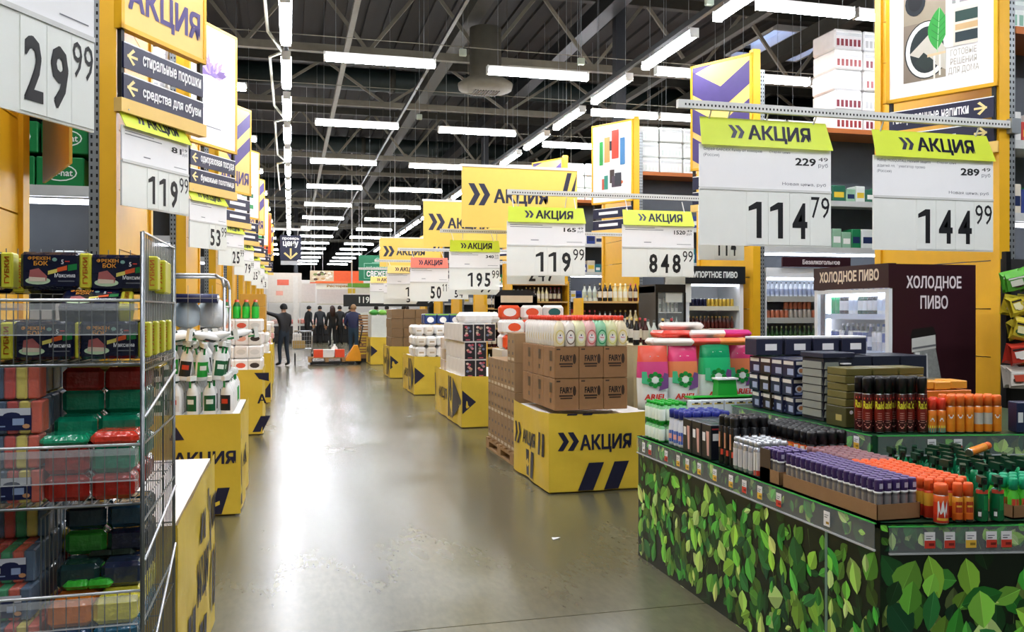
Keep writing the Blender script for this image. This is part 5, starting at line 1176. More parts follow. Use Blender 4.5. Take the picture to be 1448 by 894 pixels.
WC = [(bt('#d8e0ee', '#2a2f3c', '#aab8d8', .2, .03), 'white bottle with black cap', 'beer_bottle')]
fridge_goods('of the open cooler', 5.86, 9.78, [z+.022 for z in ZC_], 20, lambda s, i: WC[0] if s == 0 else CC2[(i//5) % 2] if s == 1 else GB_, 'x', .066)
fridge_goods('of open cooler, upper layer', 6.12, 9.78, [1.45+.022+.122], 6, lambda s, i: CC2[0], 'x', .066)

# ---------------------------------------------------------------- snack packs on hooks at the far right
sr = thing('snack_rack', 'black wire rack of hanging snack packs at the right edge', 'rack', (4.84, 4.85, 0))
O('post', MB().box(-.02, .02, .1, .14, 0, 2.0, BLACK), sr); O('post', MB().box(.62, .66, .1, .14, 0, 2.0, BLACK), sr); O('base', MB().box(-.05, .7, -.2, .25, 0, .05, BLACK), sr)
O('back_panel', MB().box(-.02, .66, .14, .15, .5, 1.95, mat('#2a2a2a', .6)), sr)
O('hook', MB().rod((.06, -.12, 1.80), (.06, .14, 1.8), .005, STEEL, 4), sr)
rr = random.Random(8)
SP = [('#5aa83a', '#e8ecd8', 'green'), ('#c8422e', '#e8d8c8', 'red'), ('#d8c23a', '#efe6b0', 'yellow'), ('#b8382a', '#e8e2d8', 'red and white'), ('#d8d0c4', '#b84a34', 'white and red')]
for lv in range(5):
    for i in range(5):
        c1, c2, cw = SP[lv] if rr.random() < .7 else rr.choice(SP)
        if (i % 3) == 2: c1 = rr.choice(['#8a2a20', '#c9c0b2', '#a8a23a'])
        for q in range(2):
            m = MB(); w, h = rr.uniform(.115, .14), rr.uniform(.13, .165)
            P = [(-w/2, 0, 0), (w/2, 0, 0), (w/2, -.03, h*.12), (-w/2, -.03, h*.12), (w/2, -.035, h*.8), (-w/2, -.035, h*.8), (w/2*.96, 0, h), (-w/2*.96, 0, h)]
            m.add(P, [(0, 1, 2, 3), (3, 2, 4, 5), (5, 4, 6, 7), (0, 7, 6, 1)], mat(c1, .25, bump=.5)); m.ell(rr.uniform(-.02, .02), h*.35, w*.3, h*.14, C(rr.choice(['#3a2418', '#e8d8b0', '#a83a2a', '#2f5a2a', '#f0ece4'])), -.0355, 9); m.rect(-w*.42, w*.42, h*.66, h*.74, C(rr.choice(['#f0ece4', '#2a1a16', '#e8c23a'])), -.0362); m.poly([(-w*.3, h*.3), (w*.3, h*.3), (w*.25, h*.62), (-w*.35, h*.6)], mat(c2, .3), -.036)
            m.v = [(x+rr.uniform(-.006, .006), y_, z+rr.uniform(-.006, .006)) for x, y_, z in m.v[:8]] + m.v[8:]
            thing('snack_pack', f'{cw} snack pack, {nth(lv)} row down, {nth(i)} from the left, {"front" if q == 0 else "behind"}', 'snack pack', (4.77+.125*i+rr.uniform(-.02, .02), 4.86-.06*(1-q), 1.72-.165*lv), R(rr.uniform(-30, 30)), 'hanging snack packs', m.mesh('snack_pack'), tilt=(R(rr.uniform(-14, 6)), R(rr.uniform(-14, 14))))

# ================================================================ GOODS ON THE OTHER RIGHT STANDS
rr = random.Random(21)
def a_fl(seed):
    def f(m, w, d, h):
        q = random.Random(seed); m.rect(-w*.47, w*.47, h*.03, h*.97, C('#17161f'), -.001)
        for i in range(9): m.ell(q.uniform(-w*.25, w*.25), h*q.uniform(.35, .85), w*.13, w*.11, C(q.choice(['#b9485a', '#d8a48a', '#8d8a78', '#c98a94', '#6a7a9a', '#e0c8b8'])), -.0013-.0001*i, 8)
        m.rect(-w*.2, w*.2, h*.08, h*.13, C('#c85a6a'), -.0013)
    return f
FB = [pbox(.15, .28, .24, '#e8e6e4', a_fl(s)) for s in (1, 2, 3, 4)]
for k in range(3):
    for i in range(3 if k == 2 else 2):
        for j in range(5):
            thing('flower_box', f'white-sided box with a dark flower print, {nth(i)} from the aisle, {nth(j)} row back, {nth(k)} layer', 'box', (2.37+.155*i+(-.03 if k == 2 else .0), 11.5+.29*j, .665+.245*k), 0, 'flower-print boxes', FB[(i+k) % 4])
for i in range(5):
    thing('white_bag', f'white bag on top of the flower-print boxes, {nth(i)} one', 'bag', (2.42+.16*(i % 3), 11.7+.3*(i//2), 1.405), R(20*i), 'white bags on the flower boxes', MB().bbox(-.15, .15, -.12, .12, 0, .15, mat('#eeeeec', .4, bump=.5), .05).mesh('white_bag'))
BEI = [pbox(.13, .16, .16, c, a_w) for c in ('#d8c8b8', '#c9b49a', '#e8e0d6')]
for k in range(3):
    for j in range(2):
        for i in range(2): thing('beige_pack', f'beige pack, {nth(i)} from the aisle, {nth(j)} row, {nth(k)} layer behind the flower boxes', 'package', (2.34+.14*i, 13.0+.17*j, .665+.165*k), 0, 'beige packs', BEI[(i+j+k) % 3])
# white cartons stack between, blue packs on top
for i in range(3):
    for j in range(2):
        m = MB().bbox(-.12, .12, 0, .2, 0, .2, mat('#24407e', .3), .02).ell(0, .08, .07, .06, PAPER, -.001, 10).rect(-.11, .11, .17, .195, C('#8fc83a'), -.0012)
        thing('diaper_pack', f'blue pack with green top, {nth(i)} from the aisle, {nth(j)} row', 'package', (2.68+.25*i, 16.85+.25*j, 1.305), 0, 'blue packs with green tops', m.mesh('diaper_pack'))
# third stand: white rolls and packs
for i in range(4):
    for j in range(4):
        for k in range(3 if j > 0 else 2):
            c = ('#ecebe8', '#e2ddd2', '#f0f0ee')[(i+j+k) % 3]
            thing('paper_pack', f'white paper pack, {nth(i)} from the aisle, {nth(j)} row, {nth(k)} layer on the third stand', 'package', (2.37+.2*i, 16.0+.3*j, .70+.2*k), R(4*((i+j) % 3-1)), 'white paper packs', GB.setdefault(('pp', c), MB().bbox(-.095, .095, 0, .27, 0, .19, mat(c, .35, bump=.3), .04).rect(-.04, .05, .07, .1, C('#b8a890'), -.001).mesh('pack')))
# fourth stand: brown cartons
for i in range(3):
    for j in range(3):
        for k in range(4): thing('brown_carton', f'brown carton, {nth(i)} from the aisle, {nth(j)} row, {nth(k)} layer on the fourth stand', 'carton', (2.4+.28*i+.01*(k % 2), 20.0+.36*j, .72+.22*k), 0, 'brown cartons on the fourth stand', GB.setdefault('brc', pbox(.27, .35, .215, '#8a6f4e')))
# fifth stand: greens in trays, and slatted crates before it
for i in range(4):
    for j in range(3):
        m = MB().lathe([(.06, 0), (.11, .04), (.12, .09), (.07, .14), (.02, .16)], mat(('#3f9a3a', '#7fc04a', '#d8e8c8')[(i+j) % 3], .5, bump=.6), n=8)
        thing('cabbage', f'green head of produce, {nth(i)} from the aisle, {nth(j)} row on the fifth stand', 'vegetable', (2.35+.23*i, 25+.3*j, 1.42), 0, 'green produce', m.mesh('cabbage'))
thing('produce_box', 'white plastic box under the green produce on the fifth stand', 'box', (2.68, 24.9, .78), me=pbox(.85, 1.1, .64, '#d5dcd8'))
cr = thing('crate_stack_base', 'dolly under the brown slatted crates', 'dolly', (2.05, 26.4, 0), me=MB().box(0, .5, 0, .4, .0, .1, BLACK).mesh('dolly'))
for k in range(8):
    t = thing('slatted_crate', f'brown slatted crate, {nth(k)} in its stack', 'crate', (2.05, 26.4, .1+.17*k), group='slatted crates', me=MB().box(0, .5, 0.01, .4, 0, .02, CARD2).mesh('slatted_crate'))
    for z in (.01, .08): O('slat', MB().box(0, .5, -.01, .01, z, z+.05, CARD), t); O('slat', MB().box(-.01, 0, 0, .4, z, z+.05, CARD), t)
# sixth stand
for i in range(3):
    for k in range(3): thing('white_carton', f'pale carton, {nth(i)} from the aisle, {nth(k)} layer on the farthest right stand', 'carton', (2.42+.28*i, 29.8, .78+.23*k), 0, 'pale cartons', GB.setdefault('wc', pbox(.27, .6, .22, '#d8dcd2')))
# orange and white laundry packs behind the pallet
thing('carton_stack_base', 'white carton stack behind the narrow cartons', 'box', (2.86, 9.8, 0), me=pbox(.92, .5, 1.12, '#c9bfae'))
OW = []
for c1, c2 in (('#e8542a', '#f4ece6'), ('#f2f0ec', '#e8542a'), ('#f0ece8', '#2a6a6a')):
    OW.append(MB().bbox(-.13, .13, 0, .12, 0, .17, mat(c1, .3, bump=.4), .03).ell(0, .085, .08, .05, mat(c2, .35), -.001, 12).mesh('pack'))
for i in range(3):
    for j in range(2):
        for k in range(2 + j): thing('laundry_pack', f'orange and white pack, {nth(i)} from the aisle, {nth(j)} row, {nth(k)} layer behind the narrow cartons', 'package', (2.56+.28*i, 9.83+.22*j, 1.125+.175*k), R(rr.uniform(-8, 8)), 'orange and white packs', OW[(i+j+k) % 3])
t = thing('shelf_topper', 'black rounded topper with a pale label above the orange and white packs', 'sign', (2.78, 10.6, 1.60), me=MB().rod((-.2, .01, -1.6), (-.2, .01, .01), .012, BLACK, 5).rod((.2, .01, -1.6), (.2, .01, .01), .012, BLACK, 5).poly([(-.28, 0), (.28, 0), (.28, .16), (.2, .24), (-.2, .24), (-.28, .16)], BLACK, 0).box(-.28, .28, 0, .02, 0, .16, BLACK).rect(-.2, .22, .08, .17, C('#d8c8a8'), -.002).mesh('shelf_topper'))
# wine shelves between the units on the right
def step_shelf(x, y, w, zs, label, seed, kinds):
    t = thing('bottle_shelf', label, 'shelf', (x, y, 0), group='free-standing bottle shelves')
    O('side_board', MB().box(0, .03, 0, .4, 0, zs[-1]+.05, YEL), t); O('side_board', MB().box(w-.03, w, 0, .4, 0, zs[-1]+.05, YEL), t); O('back_board', MB().box(.03, w-.03, .37, .4, 0, zs[-1], mat('#3c2e22', .6)), t)
    for z in zs: O('shelf', MB().box(.03, w-.03, 0, .37, z-.03, z, mat('#c9a468', .5)), t)
    q = random.Random(seed)
    for s, z in enumerate(zs):
        n = int((w-.1)/.085)
        for i in range(n):
            me, cw = kinds[(i//3+s) % len(kinds)]
            thing('wine_bottle', f'{cw}, {nth(i)} from left, {nth(s)} board, {label.split("bottles ")[1]}', 'bottle', (x+.08+.085*i, y+.1, z), 0, 'wine bottles ' + label.split('bottles ')[1], me)
WK = [(bt('#16181c', '#c0a04a', '#d8d2c2', .28, .036), 'dark wine bottle'), (bt('#d8cf9a', '#e8e0c0', '#e8e4d0', .28, .036), 'pale wine bottle'), (bt('#3a1418', '#a83038', '#c9c0a8', .28, .036), 'red wine bottle'), (bt('#c9d2c9', '#2a2f2a', '#aab4a0', .26, .036), 'clear bottle')]
step_shelf(4.35, 12.6, 1.1, [.6, .95, 1.3, 1.72], 'yellow shelf with wine bottles beside the third unit', 5, WK)
step_shelf(3.2, 14.2, .95, [.6, .95, 1.28, 1.62], 'yellow shelf with dark bottles behind the flower boxes', 6, WK[::-1])
step_shelf(4.2, 16.4, 1.2, [.6, .95, 1.3, 1.75, 2.1], 'yellow shelf with bottles beside the fourth unit', 7, WK)
# low produce boxes right of the dish soap
for i in range(3):
    t = thing('drink_shelf', f'short shelf block of drinks right of the dish soap, {nth(i)} of three', 'shelf', (3.45+.0*i, 8.35+.62*i, 0), me=MB().box(0, .55, 0, .5, 0, 1.22, mat('#b9ab84', .6)).mesh('drink_shelf'), group='drink shelf blocks')
    for q in range(5): thing('wine_bottle', f'dark bottle, {nth(q)} from the left on the {nth(i)} drink block', 'bottle', (3.51+.1*q, 8.42+.62*i, 1.222), 0, 'bottles on the drink blocks', (WK[0][0], WK[2][0], WK[3][0])[(q+i) % 3])

# ================================================================ LEFT: WIRE RACK WITH SPONGES
WR = mat('#8f9496', .3, .9, var=.15)
RX0, RX1, RYF, RYB = -1.06, -.37, 2.40, 3.02
rk = thing('wire_rack', 'tall chromed wire rack of kitchen sponges at the left edge', 'rack', (0, 0, 0))
for x, y, h in ((RX0, RYF, 1.755), (RX1, RYF, 1.80), (RX0, RYB, 1.81), (RX1, RYB, 1.81)): O('post', MB().rod((x, y, 0), (x, y, h), .006, WR, 6), rk)
sg = MB()
for k in range(20):
    y = RYF + (RYB-RYF)*k/19; sg.rod((RX1, y, .08), (RX1, y, 1.80), .0019, WR, 4)
for z in (.1, .45, .79, 1.05, 1.25, 1.44, 1.62, 1.80): sg.rod((RX1+.002, RYF, z), (RX1+.002, RYB, z), .0032, WR, 4)
O('side_grid', sg, rk)
bg = MB()
for k in range(22):
    x = RX0 + (RX1-RX0)*k/21; bg.rod((x, RYB, .08), (x, RYB, 1.79), .0017, WR, 4)
for z in (.1, .5, .9, 1.3, 1.755): bg.rod((RX0, RYB+.002, z), (RX1, RYB+.002, z), .003, WR, 4)
bg.path([(RX0, RYB, 1.755), (RX1-.15, RYB, 1.755), (RX1, RYB, 1.79)], .004, WR)
O('back_grid', bg, rk)
O('side_film', MB().box(RX1-.006, RX1-.004, RYF+.02, RYB-.02, 1.46, 1.79, CLEARF), rk)
# long diagonal braces on the aisle side
O('brace', MB().rod((RX1+.006, RYF, 1.32), (RX1+.006, RYB, 1.40), .004, mat('#d8dadb', .3, .6), 5).rod((RX1+.006, RYF, .62), (RX1+.006, RYB, .83), .004, mat('#d8dadb', .3, .6), 5).rod((RX1+.006, RYF, .95), (RX1+.006, RYB, 1.02), .004, mat('#d8dadb', .3, .6), 5), rk)
BK = [(1.457, 1.622, 1.536), (1.097, 1.25, 1.16), (.70, .872, .79), (.33, .50, .42)]
for b, (zb, zr, zg) in enumerate(BK):
    bk = O('basket', MB().rod((RX0, RYF, zr), (RX1, RYF, zr), .0042, mat('#d8dadb', .3, .6), 6).rod((RX0, RYF, zb), (RX1, RYF, zb), .0042, WR, 6), rk)
    g = MB()
    for k in range(24):
        x = RX0 + (RX1-RX0)*k/23; g.rod((x, RYF+.002, zb), (x, RYF+.002, zr), .0016, WR, 4).rod((x, RYF, zb), (x, RYB, zb), .0016, WR, 4)
    for k in range(5): y = RYF+(RYB-RYF)*k/4; g.rod((RX0, y, zb), (RX1, y, zb), .0022, WR, 4)
    O('wire_grid', g, bk)
    O('front_guard', MB().box(RX0, RX1-.01, RYF-.006, RYF-.0045, zg, zr-.008, CLEAR).box(RX0, RX1-.01, RYF-.0075, RYF-.004, zg-.003, zg+.0, CLEARF).box(RX0, RX1-.01, RYF-.0065, RYF-.004, zr-.026, zr-.008, BAND), bk)
# inner dividers of the two lower baskets
dv = MB()
for zb, zt in ((.70, 1.06), (.33, .62)):
    for k in range(14): y = RYF+.05+k*.04; dv.rod((-.62, y, zb), (-.62, y, zt - .012*k*0), .0018, WR, 4)
    dv.rod((-.62, RYF+.05, zt), (-.62, RYB, zt), .003, WR, 4)
O('divider', dv, rk)
# sponge packs
NVB = mat('#0c1230', .15, var=.15, bump=.35, scale=24, coat=.4); YEP = mat('#d9d43a', .4); 
def nav_pack():
    w, d, h = .142, .07, .098
    m = MB().bbox(-w/2, w/2, 0, d, 0, h, NVB, .008).bbox(w/2-.001, w/2+.028, .004, d-.004, .002, h-.002, YEP, .004)
    a = MB(); OR_ = C('#f0a030')
    a.ell(-.028, .022, .03, .010, mat('#c9e0b8', .4), -.0010, 16); a.poly([(-.05, .022), (-.008, .022), (-.006, .034), (-.026, .055), (-.047, .05)], mat('#b0605c', .6), -.0013); a.poly([(-.049, .02), (-.010, .02), (-.010, .03), (-.049, .032)], mat('#e8d8c0', .6), -.0016)
    put_text(a, 'ФРЕКЕН', -.052, .002, .076, .086, OR_, -.0012, bold=.04); put_text(a, 'БОК', -.038, -.004, .062, .074, OR_, -.0012, bold=.04)
    put_text(a, '5', .028, .034, .066, .078, PAPER, -.0012, bold=.02); a.rect(.037, .048, .072, .075, C('#d83a2a'), -.0012)
    a.poly([(-.004, .038), (.018, .044), (.018, .054), (-.004, .048)], mat('#e8d86a', .4), -.0012); a.poly([(.018, .045), (.042, .051), (.042, .063), (.018, .056)], mat('#e8602a', .4), -.0012); a.poly([(.044, .048), (.066, .052), (.066, .068), (.044, .064)], mat('#12803c', .4), -.0012)
    put_text(a, 'Максима', .012, .062, .031, .042, PAPER, -.0012, bold=.02); a.ell(.012, .078, .006, .005, C('#7fa89a'), -.0012, 10); a.rect(.02, .06, .02, .023, GREYINK, -.0012)
    s = MB(); put_text(s, 'ГУБКИ', 0, .07, 0, .012, C('#d8762a'), 0, bold=.03)
    s.v = [(w/2+.014-(z-.006), .003-.0005, .015+x) for x, y, z in s.v]
    return [('sponge_pack', m.mesh('pack'), None), ('front_print', a.mesh('print'), 0), ('side_lettering', s.mesh('lettering'), 0)]
NP = nav_pack()
spots = [(-.80, 2.50, 1.652, 2), (-.612, 2.50, 1.652, -1), (-.448, 2.51, 1.648, 1)]
for i, (x, y, z, a) in enumerate(spots): spawn('sponge_pack', NP, f'navy sponge pack standing in the top row, {nth(i)} from the left', 'sponge pack', (x, y, z), R(a), 'navy sponge packs')
for i, (x, y) in enumerate(((-.8, 2.6), (-.62, 2.6), (-.44, 2.6), (-.8, 2.72), (-.62, 2.72), (-.45, 2.72))): spawn('sponge_pack', NP, f'navy sponge pack in the {nth(i//3+1)} row of the top layer, {nth(i % 3)} from the left', 'sponge pack', (x, y, 1.642), R(2-i), 'navy sponge packs')
spawn('sponge_pack', NP, 'navy sponge pack lying tilted on the front rail of the top basket', 'sponge pack', (-.505, 2.43, 1.608), R(3), tilt=(R(-62), 0))
for i in range(3):
    for j in range(4):
        spawn('sponge_pack', NP, f'navy sponge pack inside the top basket, {nth(i)} from the left, {nth(j)} row', 'sponge pack', (-.78+.172*i-(.02 if i == 2 else 0), 2.43+.13*j, 1.47), R(-2+2*i) if not (i == 2 and j == 0) else R(2), 'navy sponge packs in the top basket')
for i in range(4): spawn('sponge_pack', NP, f'navy sponge pack lying flat between the two layers, {nth(i)} from the left', 'sponge pack', (-.80+.19*(i % 2)+.1*(i//2), 2.50+.16*(i//2), 1.570+.0*(i//2)), R(4), 'flat navy sponge packs', tilt=(R(-90), 0))
# striped packs: five coloured sponges with a navy band
SCOL = [('#d83a26', 'red'), ('#14a05a', 'green'), ('#35597a', 'slate'), ('#d83a26', 'red'), ('#f0dc5a', 'yellow'), ('#e8582a', 'orange')]
def strip_pack(order, band=True):
    n = len(order); w = .0275; W = n*w; h = .085
    ps = [('sponge_bundle', MB().bbox(-W/2-.002, W/2+.002, .001, .078, .001, h+.001, mat('#dfe6ea', .06, var=0, alpha=.12), .006).mesh('film'), None)]
    for i, k in enumerate(order):
        ps.append(('sponge', MB().bbox(-W/2+i*w+.001, -W/2+(i+1)*w-.001, .004, .076, 0.002, h, mat(SCOL[k][0], .5, var=.12, scale=60, bump=.2), .004).mesh('sponge'), 0))
    if band:
        b = MB().box(-W/2-.002, W/2*.72, -.001, .0, .012, .068, mat('#1b2450', .35)); b.rect(-W/2-.002, W/2*.70, .05, .068, C('#d8dce4'), -.0015); b.ell(-.005+W*.12, .05, .02, .008, C('#1b2450'), -.0018, 12); b.rect(W*.1, W*.26, .025, .042, C('#9fb4d8'), -.0018); b.ell(W*.29, .022, .009, .006, C('#d8a070'), -.0019, 8)
        put_text(b, 'ГУБКИ', -W*.42, -W*.08, .03, .044, PAPER, -.0016, bold=.02); b.rect(-W*.42, 0, .021, .024, C('#9fb4d8'), -.0016)
        ps.append(('paper_band', b.mesh('band'), 0))
    return ps
SPK = [strip_pack([0, 1, 2, 3, 4, 5]), strip_pack([2, 0, 1, 2, 3, 4, 5], False), strip_pack([5, 0, 1, 5, 2]), strip_pack([2, 0, 1, 4, 2], False)]
def bundle(k, x, y, z, lab, rz=0, tilt=None): spawn('sponge_bundle', SPK[k], lab, 'sponge pack', (x, y, z), rz, 'striped sponge bundles', tilt)
for r_ in range(4):
    for j in range(5):
        bundle(0 if (r_ in (0, 2) and j == 0) else 1 if j == 0 else 3, -.695 - (.02 if r_ % 2 else 0), 2.425+.085*j+.0, 1.105+.088*r_, f'striped bundle of coloured sponges, {nth(r_)} layer, {nth(j)} row in the middle basket')
for r_ in range(4):
    for j in range(5):
        if r_ == 3 and j < 1: continue
        bundle(2 if r_ in (1, 2) and j < 2 else 1 if r_ == 0 else 3, -.715, 2.425+.09*j+.035*r_, .71+.087*r_-.0*j, f'striped bundle of coloured sponges, {nth(r_)} layer, {nth(j)} row in the lower basket', R(-3 if r_ == 1 else 0))
for r_ in range(4): bundle(1, -.895, 2.43, 1.105+.088*r_, f'striped bundle of coloured sponges at the left end, {nth(r_)} layer of the middle basket'); bundle(3, -.90, 2.46, .71+.087*r_, f'striped bundle of coloured sponges at the left end, {nth(r_)} layer of the lower basket')
for r_ in range(3):
    for j in range(3): bundle(1, -.72, 2.43+.09*j, .34+.087*r_, f'striped bundle of coloured sponges, {nth(r_)} layer, {nth(j)} row in the bottom basket')
# glossy single-colour packs on the right of the rack
GP = {}
def gpack(c, w=.105, d=.085, h=.068):
    k = (c, w, d, h)
    if k not in GP: GP[k] = MB().bbox(-w/2, w/2, 0, d, 0, h, mat(c, .12, var=.25, bump=.7, scale=22, coat=.5), .012).mesh('pack')
    return GP[k]
def glossy(c, cw, x, y, z, where, w=.105, d=.085, h=.068, rz=0): thing('scouring_pack', f'glossy {cw} sponge pack, {where}', 'sponge pack', (x, y, z), rz, 'glossy single-colour packs', gpack(c, w, d, h))
REDG, GRNG = '#b02a20', '#12906a'
cols = [[(REDG, 'red'), (REDG, 'red')], [(REDG, 'red'), (GRNG, 'green')], [(GRNG, 'green'), (GRNG, 'green')], [(GRNG, 'green'), (GRNG, 'green')], [(REDG, 'dark red'), (REDG, 'dark red')]]
zz = [1.105, 1.175, 1.245, 1.31, 1.37]
for r_ in range(5):
    for i in range(2):
        for j in range(4):
            if r_ >= 2 and j < (1 if r_ == 2 else 2): continue
            c, cw = cols[r_][i]
            glossy(c, cw, -.555+.109*i, 2.425+.09*j, zz[r_], f'{nth(r_)} layer, {nth(j)} row, {"inner" if i == 0 else "aisle"} column of the middle basket', h=.067)
glossy('#14a070', 'bright green', -.56, 2.415, 1.246, 'lying on the front of the middle basket', .115, .11, .03); glossy('#e8402a', 'bright red', -.44, 2.415, 1.246, 'lying beside the bright green one', .115, .11, .036)
for i in range(2): glossy('#a8983a', 'olive-yellow', -.54+.12*i, 2.62, 1.437-.012, f'top of the middle basket, {nth(i)} from the left', .115, .2, .018)
lay = [[('#2a5078', 'slate blue'), ('#2a6a8a', 'blue')], [('#f07f24', 'orange'), ('#e8dc48', 'yellow')], [('#1c3a3a', 'dark slate'), ('#23304a', 'navy')], [('#2f8a2a', 'green'), ('#1a2036', 'dark navy')], [('#1c3a4a', 'slate'), ('#20465c', 'slate blue')]]
for r_ in range(5):
    for i in range(2):
        for j in range(4):
            if r_ == 2 and j < 1: continue
            if r_ >= 3 and j < 2: continue
            c, cw = lay[r_][i]
            glossy(c, cw, -.55+.108*i, 2.43+.092*j, .71+.069*r_, f'{nth(r_)} layer, {nth(j)} row, {"inner" if i == 0 else "aisle"} column of the lower basket', h=.066)
for i in range(2):
    for k in range(3): glossy(('#3fbf3a', '#58d050', '#2a3a30')[k], ('lime green', 'bright lime', 'dark green')[k], -.55+.055*i+.02*k, 2.50+.05*k, .852+.026*k, f'{nth(i)} of the thin ones on the orange pack', .07, .05, .024)
for k in range(3):
    for i in range(2): glossy(('#a8983a', '#c9b84a', '#8a2a20')[k], ('olive', 'straw', 'brown-red')[k], -.80+.13*i, 2.78+.0*k, 1.0-.035*k-.08, f'behind the striped bundles, {nth(i)} from the left, {nth(k)} down', .12, .15, .03)
# tall clear jars of lime sponges seen through the side grid
for j in range(3):
    for k in range(2):
        m = MB().bbox(-.03, .03, 0, .06, 0, .15, mat('#7a8a3a', .2, var=.3, bump=.4, scale=30), .01)
        thing('lime_pack', f'olive-lime net pack behind the side grid, {nth(j)} row, {"upper" if k else "lower"} layer', 'sponge pack', (-.405, 2.80+.065*j, 1.47+.155*k), 0, 'lime packs by the side grid', m.mesh('lime_pack'))

# ================================================================ LEFT: GOODS BEHIND THE RACK
# clear-wrapped wire trolley with bags
tr = thing('wire_trolley', 'tall wire trolley with a rounded frame holding white bags, behind the sponge rack', 'trolley', (0, 0, 0))
WT = mat('#c4c8ca', .3, .8)
tx0, tx1, ty0, ty1, th = -1.35, -.60, 8.55, 9.3, 1.92
for y in (ty0, ty1): O('frame', MB().path([(tx0, y, .1), (tx0, y, th-.06), (tx0+.06, y, th), (tx1-.08, y, th), (tx1-.02, y, th-.04), (tx1, y, th-.12), (tx1, y, .1)], .014, WT, 7), tr)
O('frame', MB().path([(tx1, ty0, th-.3), (tx1, ty1, th-.3)], .01, WT, 6).path([(tx1, ty0, .5), (tx1, ty1, .5)], .01, WT, 6), tr)
g = MB()
for k in range(8): x = tx0+(tx1-tx0)*k/7; g.rod((x, ty0, .15), (x, ty0, th-.1), .003, WT, 4)
for k in range(6): g.rod((tx0, ty0, .2+.3*k), (tx1, ty0, .2+.3*k), .004, WT, 4)
O('wire_grid', g, tr); O('floor_grid', MB().box(tx0, tx1, ty0, ty1, .12, .15, WT), tr)
for x in (tx0+.05, tx1-.05):
    for y in (ty0+.05, ty1-.05): O('caster', MB().rod((x-.015, y, .06), (x+.015, y, .06), .06, BLACK, 12), tr)
def sack(w, d, h, c, seed, rough=.4):
    q = random.Random(seed); m = MB(); n = 10; prof = [(.55, 0), (.95, .08), (1, .35), (.96, .6), (.7, .82), (.25, .95), (.12, 1)]; vs = []
    for r_, z in prof:
        for i in range(n):
            a = 2*math.pi*i/n; k = 1+q.uniform(-.09, .09); vs.append((math.cos(a)*w/2*r_*k, math.sin(a)*d/2*r_*k, h*z))
    fs = [(k*n+i, k*n+(i+1) % n, (k+1)*n+(i+1) % n, (k+1)*n+i) for k in range(len(prof)-1) for i in range(n)] + [tuple(range(n-1, -1, -1)), tuple(range((len(prof)-1)*n, len(prof)*n))]
    return m.add(vs, fs, mat(c, rough, bump=.4), True).mesh('sack')
k = 0
for z, row in ((.16, ['#2a3034', '#e4e6e4', '#3a4246']), (.5, ['#202628', '#23292c', '#2c3234']), (.84, ['#1c2022', '#22282a', '#191d20']), (1.14, ['#e0e2e0', '#eceeec', '#e4e6e6']), (1.42, ['#cfe2f2', '#d8e8f4', '#e8ecee'])):
    for i, c in enumerate(row):
        cw = 'black' if c < '#5' else ('pale blue' if c in ('#cfe2f2', '#d8e8f4') else 'white')
        thing('bag', f'{cw} bag in the wire trolley, {nth(i)} from the left, {nth(k)} layer', 'bag', (-1.21+.235*i, 8.92, z), R(17*i), 'bags in the wire trolley', sack(.24, .4, .31, c, k*7+i))
    k += 1
for i in range(3): thing('roll', f'navy roll lying on top of the bags in the trolley, {nth(i)} from the left', 'roll', (-.95, 8.66+.08*i, 1.70), 0, 'navy rolls', MB().rod((-.16, 0, 0), (.28, 0, 0), .045, mat('#1a2250', .4), 12).rod((.28, 0, 0), (.285, 0, 0), .03, PAPER, 10).mesh('roll'))
# bottles heaped on the second stand: white body, green and dark labels
def cleaner(c1, c2, c3, h=.30):
    b = MB().lathe([(.042, 0), (.05, .012), (.05, h*.35), (.048, h*.6), (.03, h*.74), (.016, h*.8), (.016, h*.86)], [mat(c1, .3)], n=12, sy=.7)
    l = cyl_rect(MB(), 1, -55, 55, h*.12, h*.52, mat(c2, .35), 5); l.v = [(x*.0508, y*.0362, z) for x, y, z in l.v]
    l2 = cyl_rect(MB(), 1, -30, 30, h*.3, h*.42, mat(c3, .35), 3); l2.v = [(x*.0515, y*.037, z) for x, y, z in l2.v]
    g = MB().lathe([(.02, h*.85), (.02, h*.9)], mat('#1f3a2c', .4), n=8).box(-.015, .015, -.06, .03, h*.9, h*1.02, mat('#e8ece8', .4)).box(-.006, .006, -.045, -.033, h*.72, h*.92, mat('#0f8a44', .4))
    return [('cleaner_bottle', b.mesh('bottle'), None), ('label', l.mesh('label'), 0), ('badge', l2.mesh('badge'), 1), ('trigger_head', g.mesh('trigger'), 0)]
CL = [cleaner('#eef0ee', '#0f5a34', '#e8f0e8'), cleaner('#f2f2f0', '#1a2024', '#d8402a'), cleaner('#f0f2f0', '#1fa03a', '#f0f0e8'), cleaner('#f4f4f2', '#e8e4e0', '#d8402a')]
CWD = ['dark green', 'black', 'bright green', 'white and red']
rr = random.Random(31)
for k in range(2):
    for j in range(8 if k == 0 else 6):
        for i in range(5 if k == 0 else 4):
            q = rr.randrange(4)
            spawn('cleaner_bottle', CL[q], f'white trigger bottle with {CWD[q]} label, {nth(i)} from the left, {nth(j)} row, {"upper heap" if k else "lower layer"}', 'bottle', (-.98+.125*i+.05*k, 7.1+.14*j+.1*k, .772+.262*k), R(rr.uniform(-35, 35)), 'white trigger bottles on the second left stand', tilt=(R(rr.uniform(-14, 10)), R(rr.uniform(-12, 12))) if k else None)
for i in range(9):
    q = (0, 2, 1)[i % 3]
    spawn('cleaner_bottle', CL[q], f'white trigger bottle with {CWD[q]} label lying on the heap, {nth(i)} one', 'bottle', (-.92+.18*(i % 3)+rr.uniform(-.04, .04), 7.3+.26*(i//3), 1.36), R(rr.uniform(0, 360)), 'lying bottles on the heap', tilt=(R(80), 0))
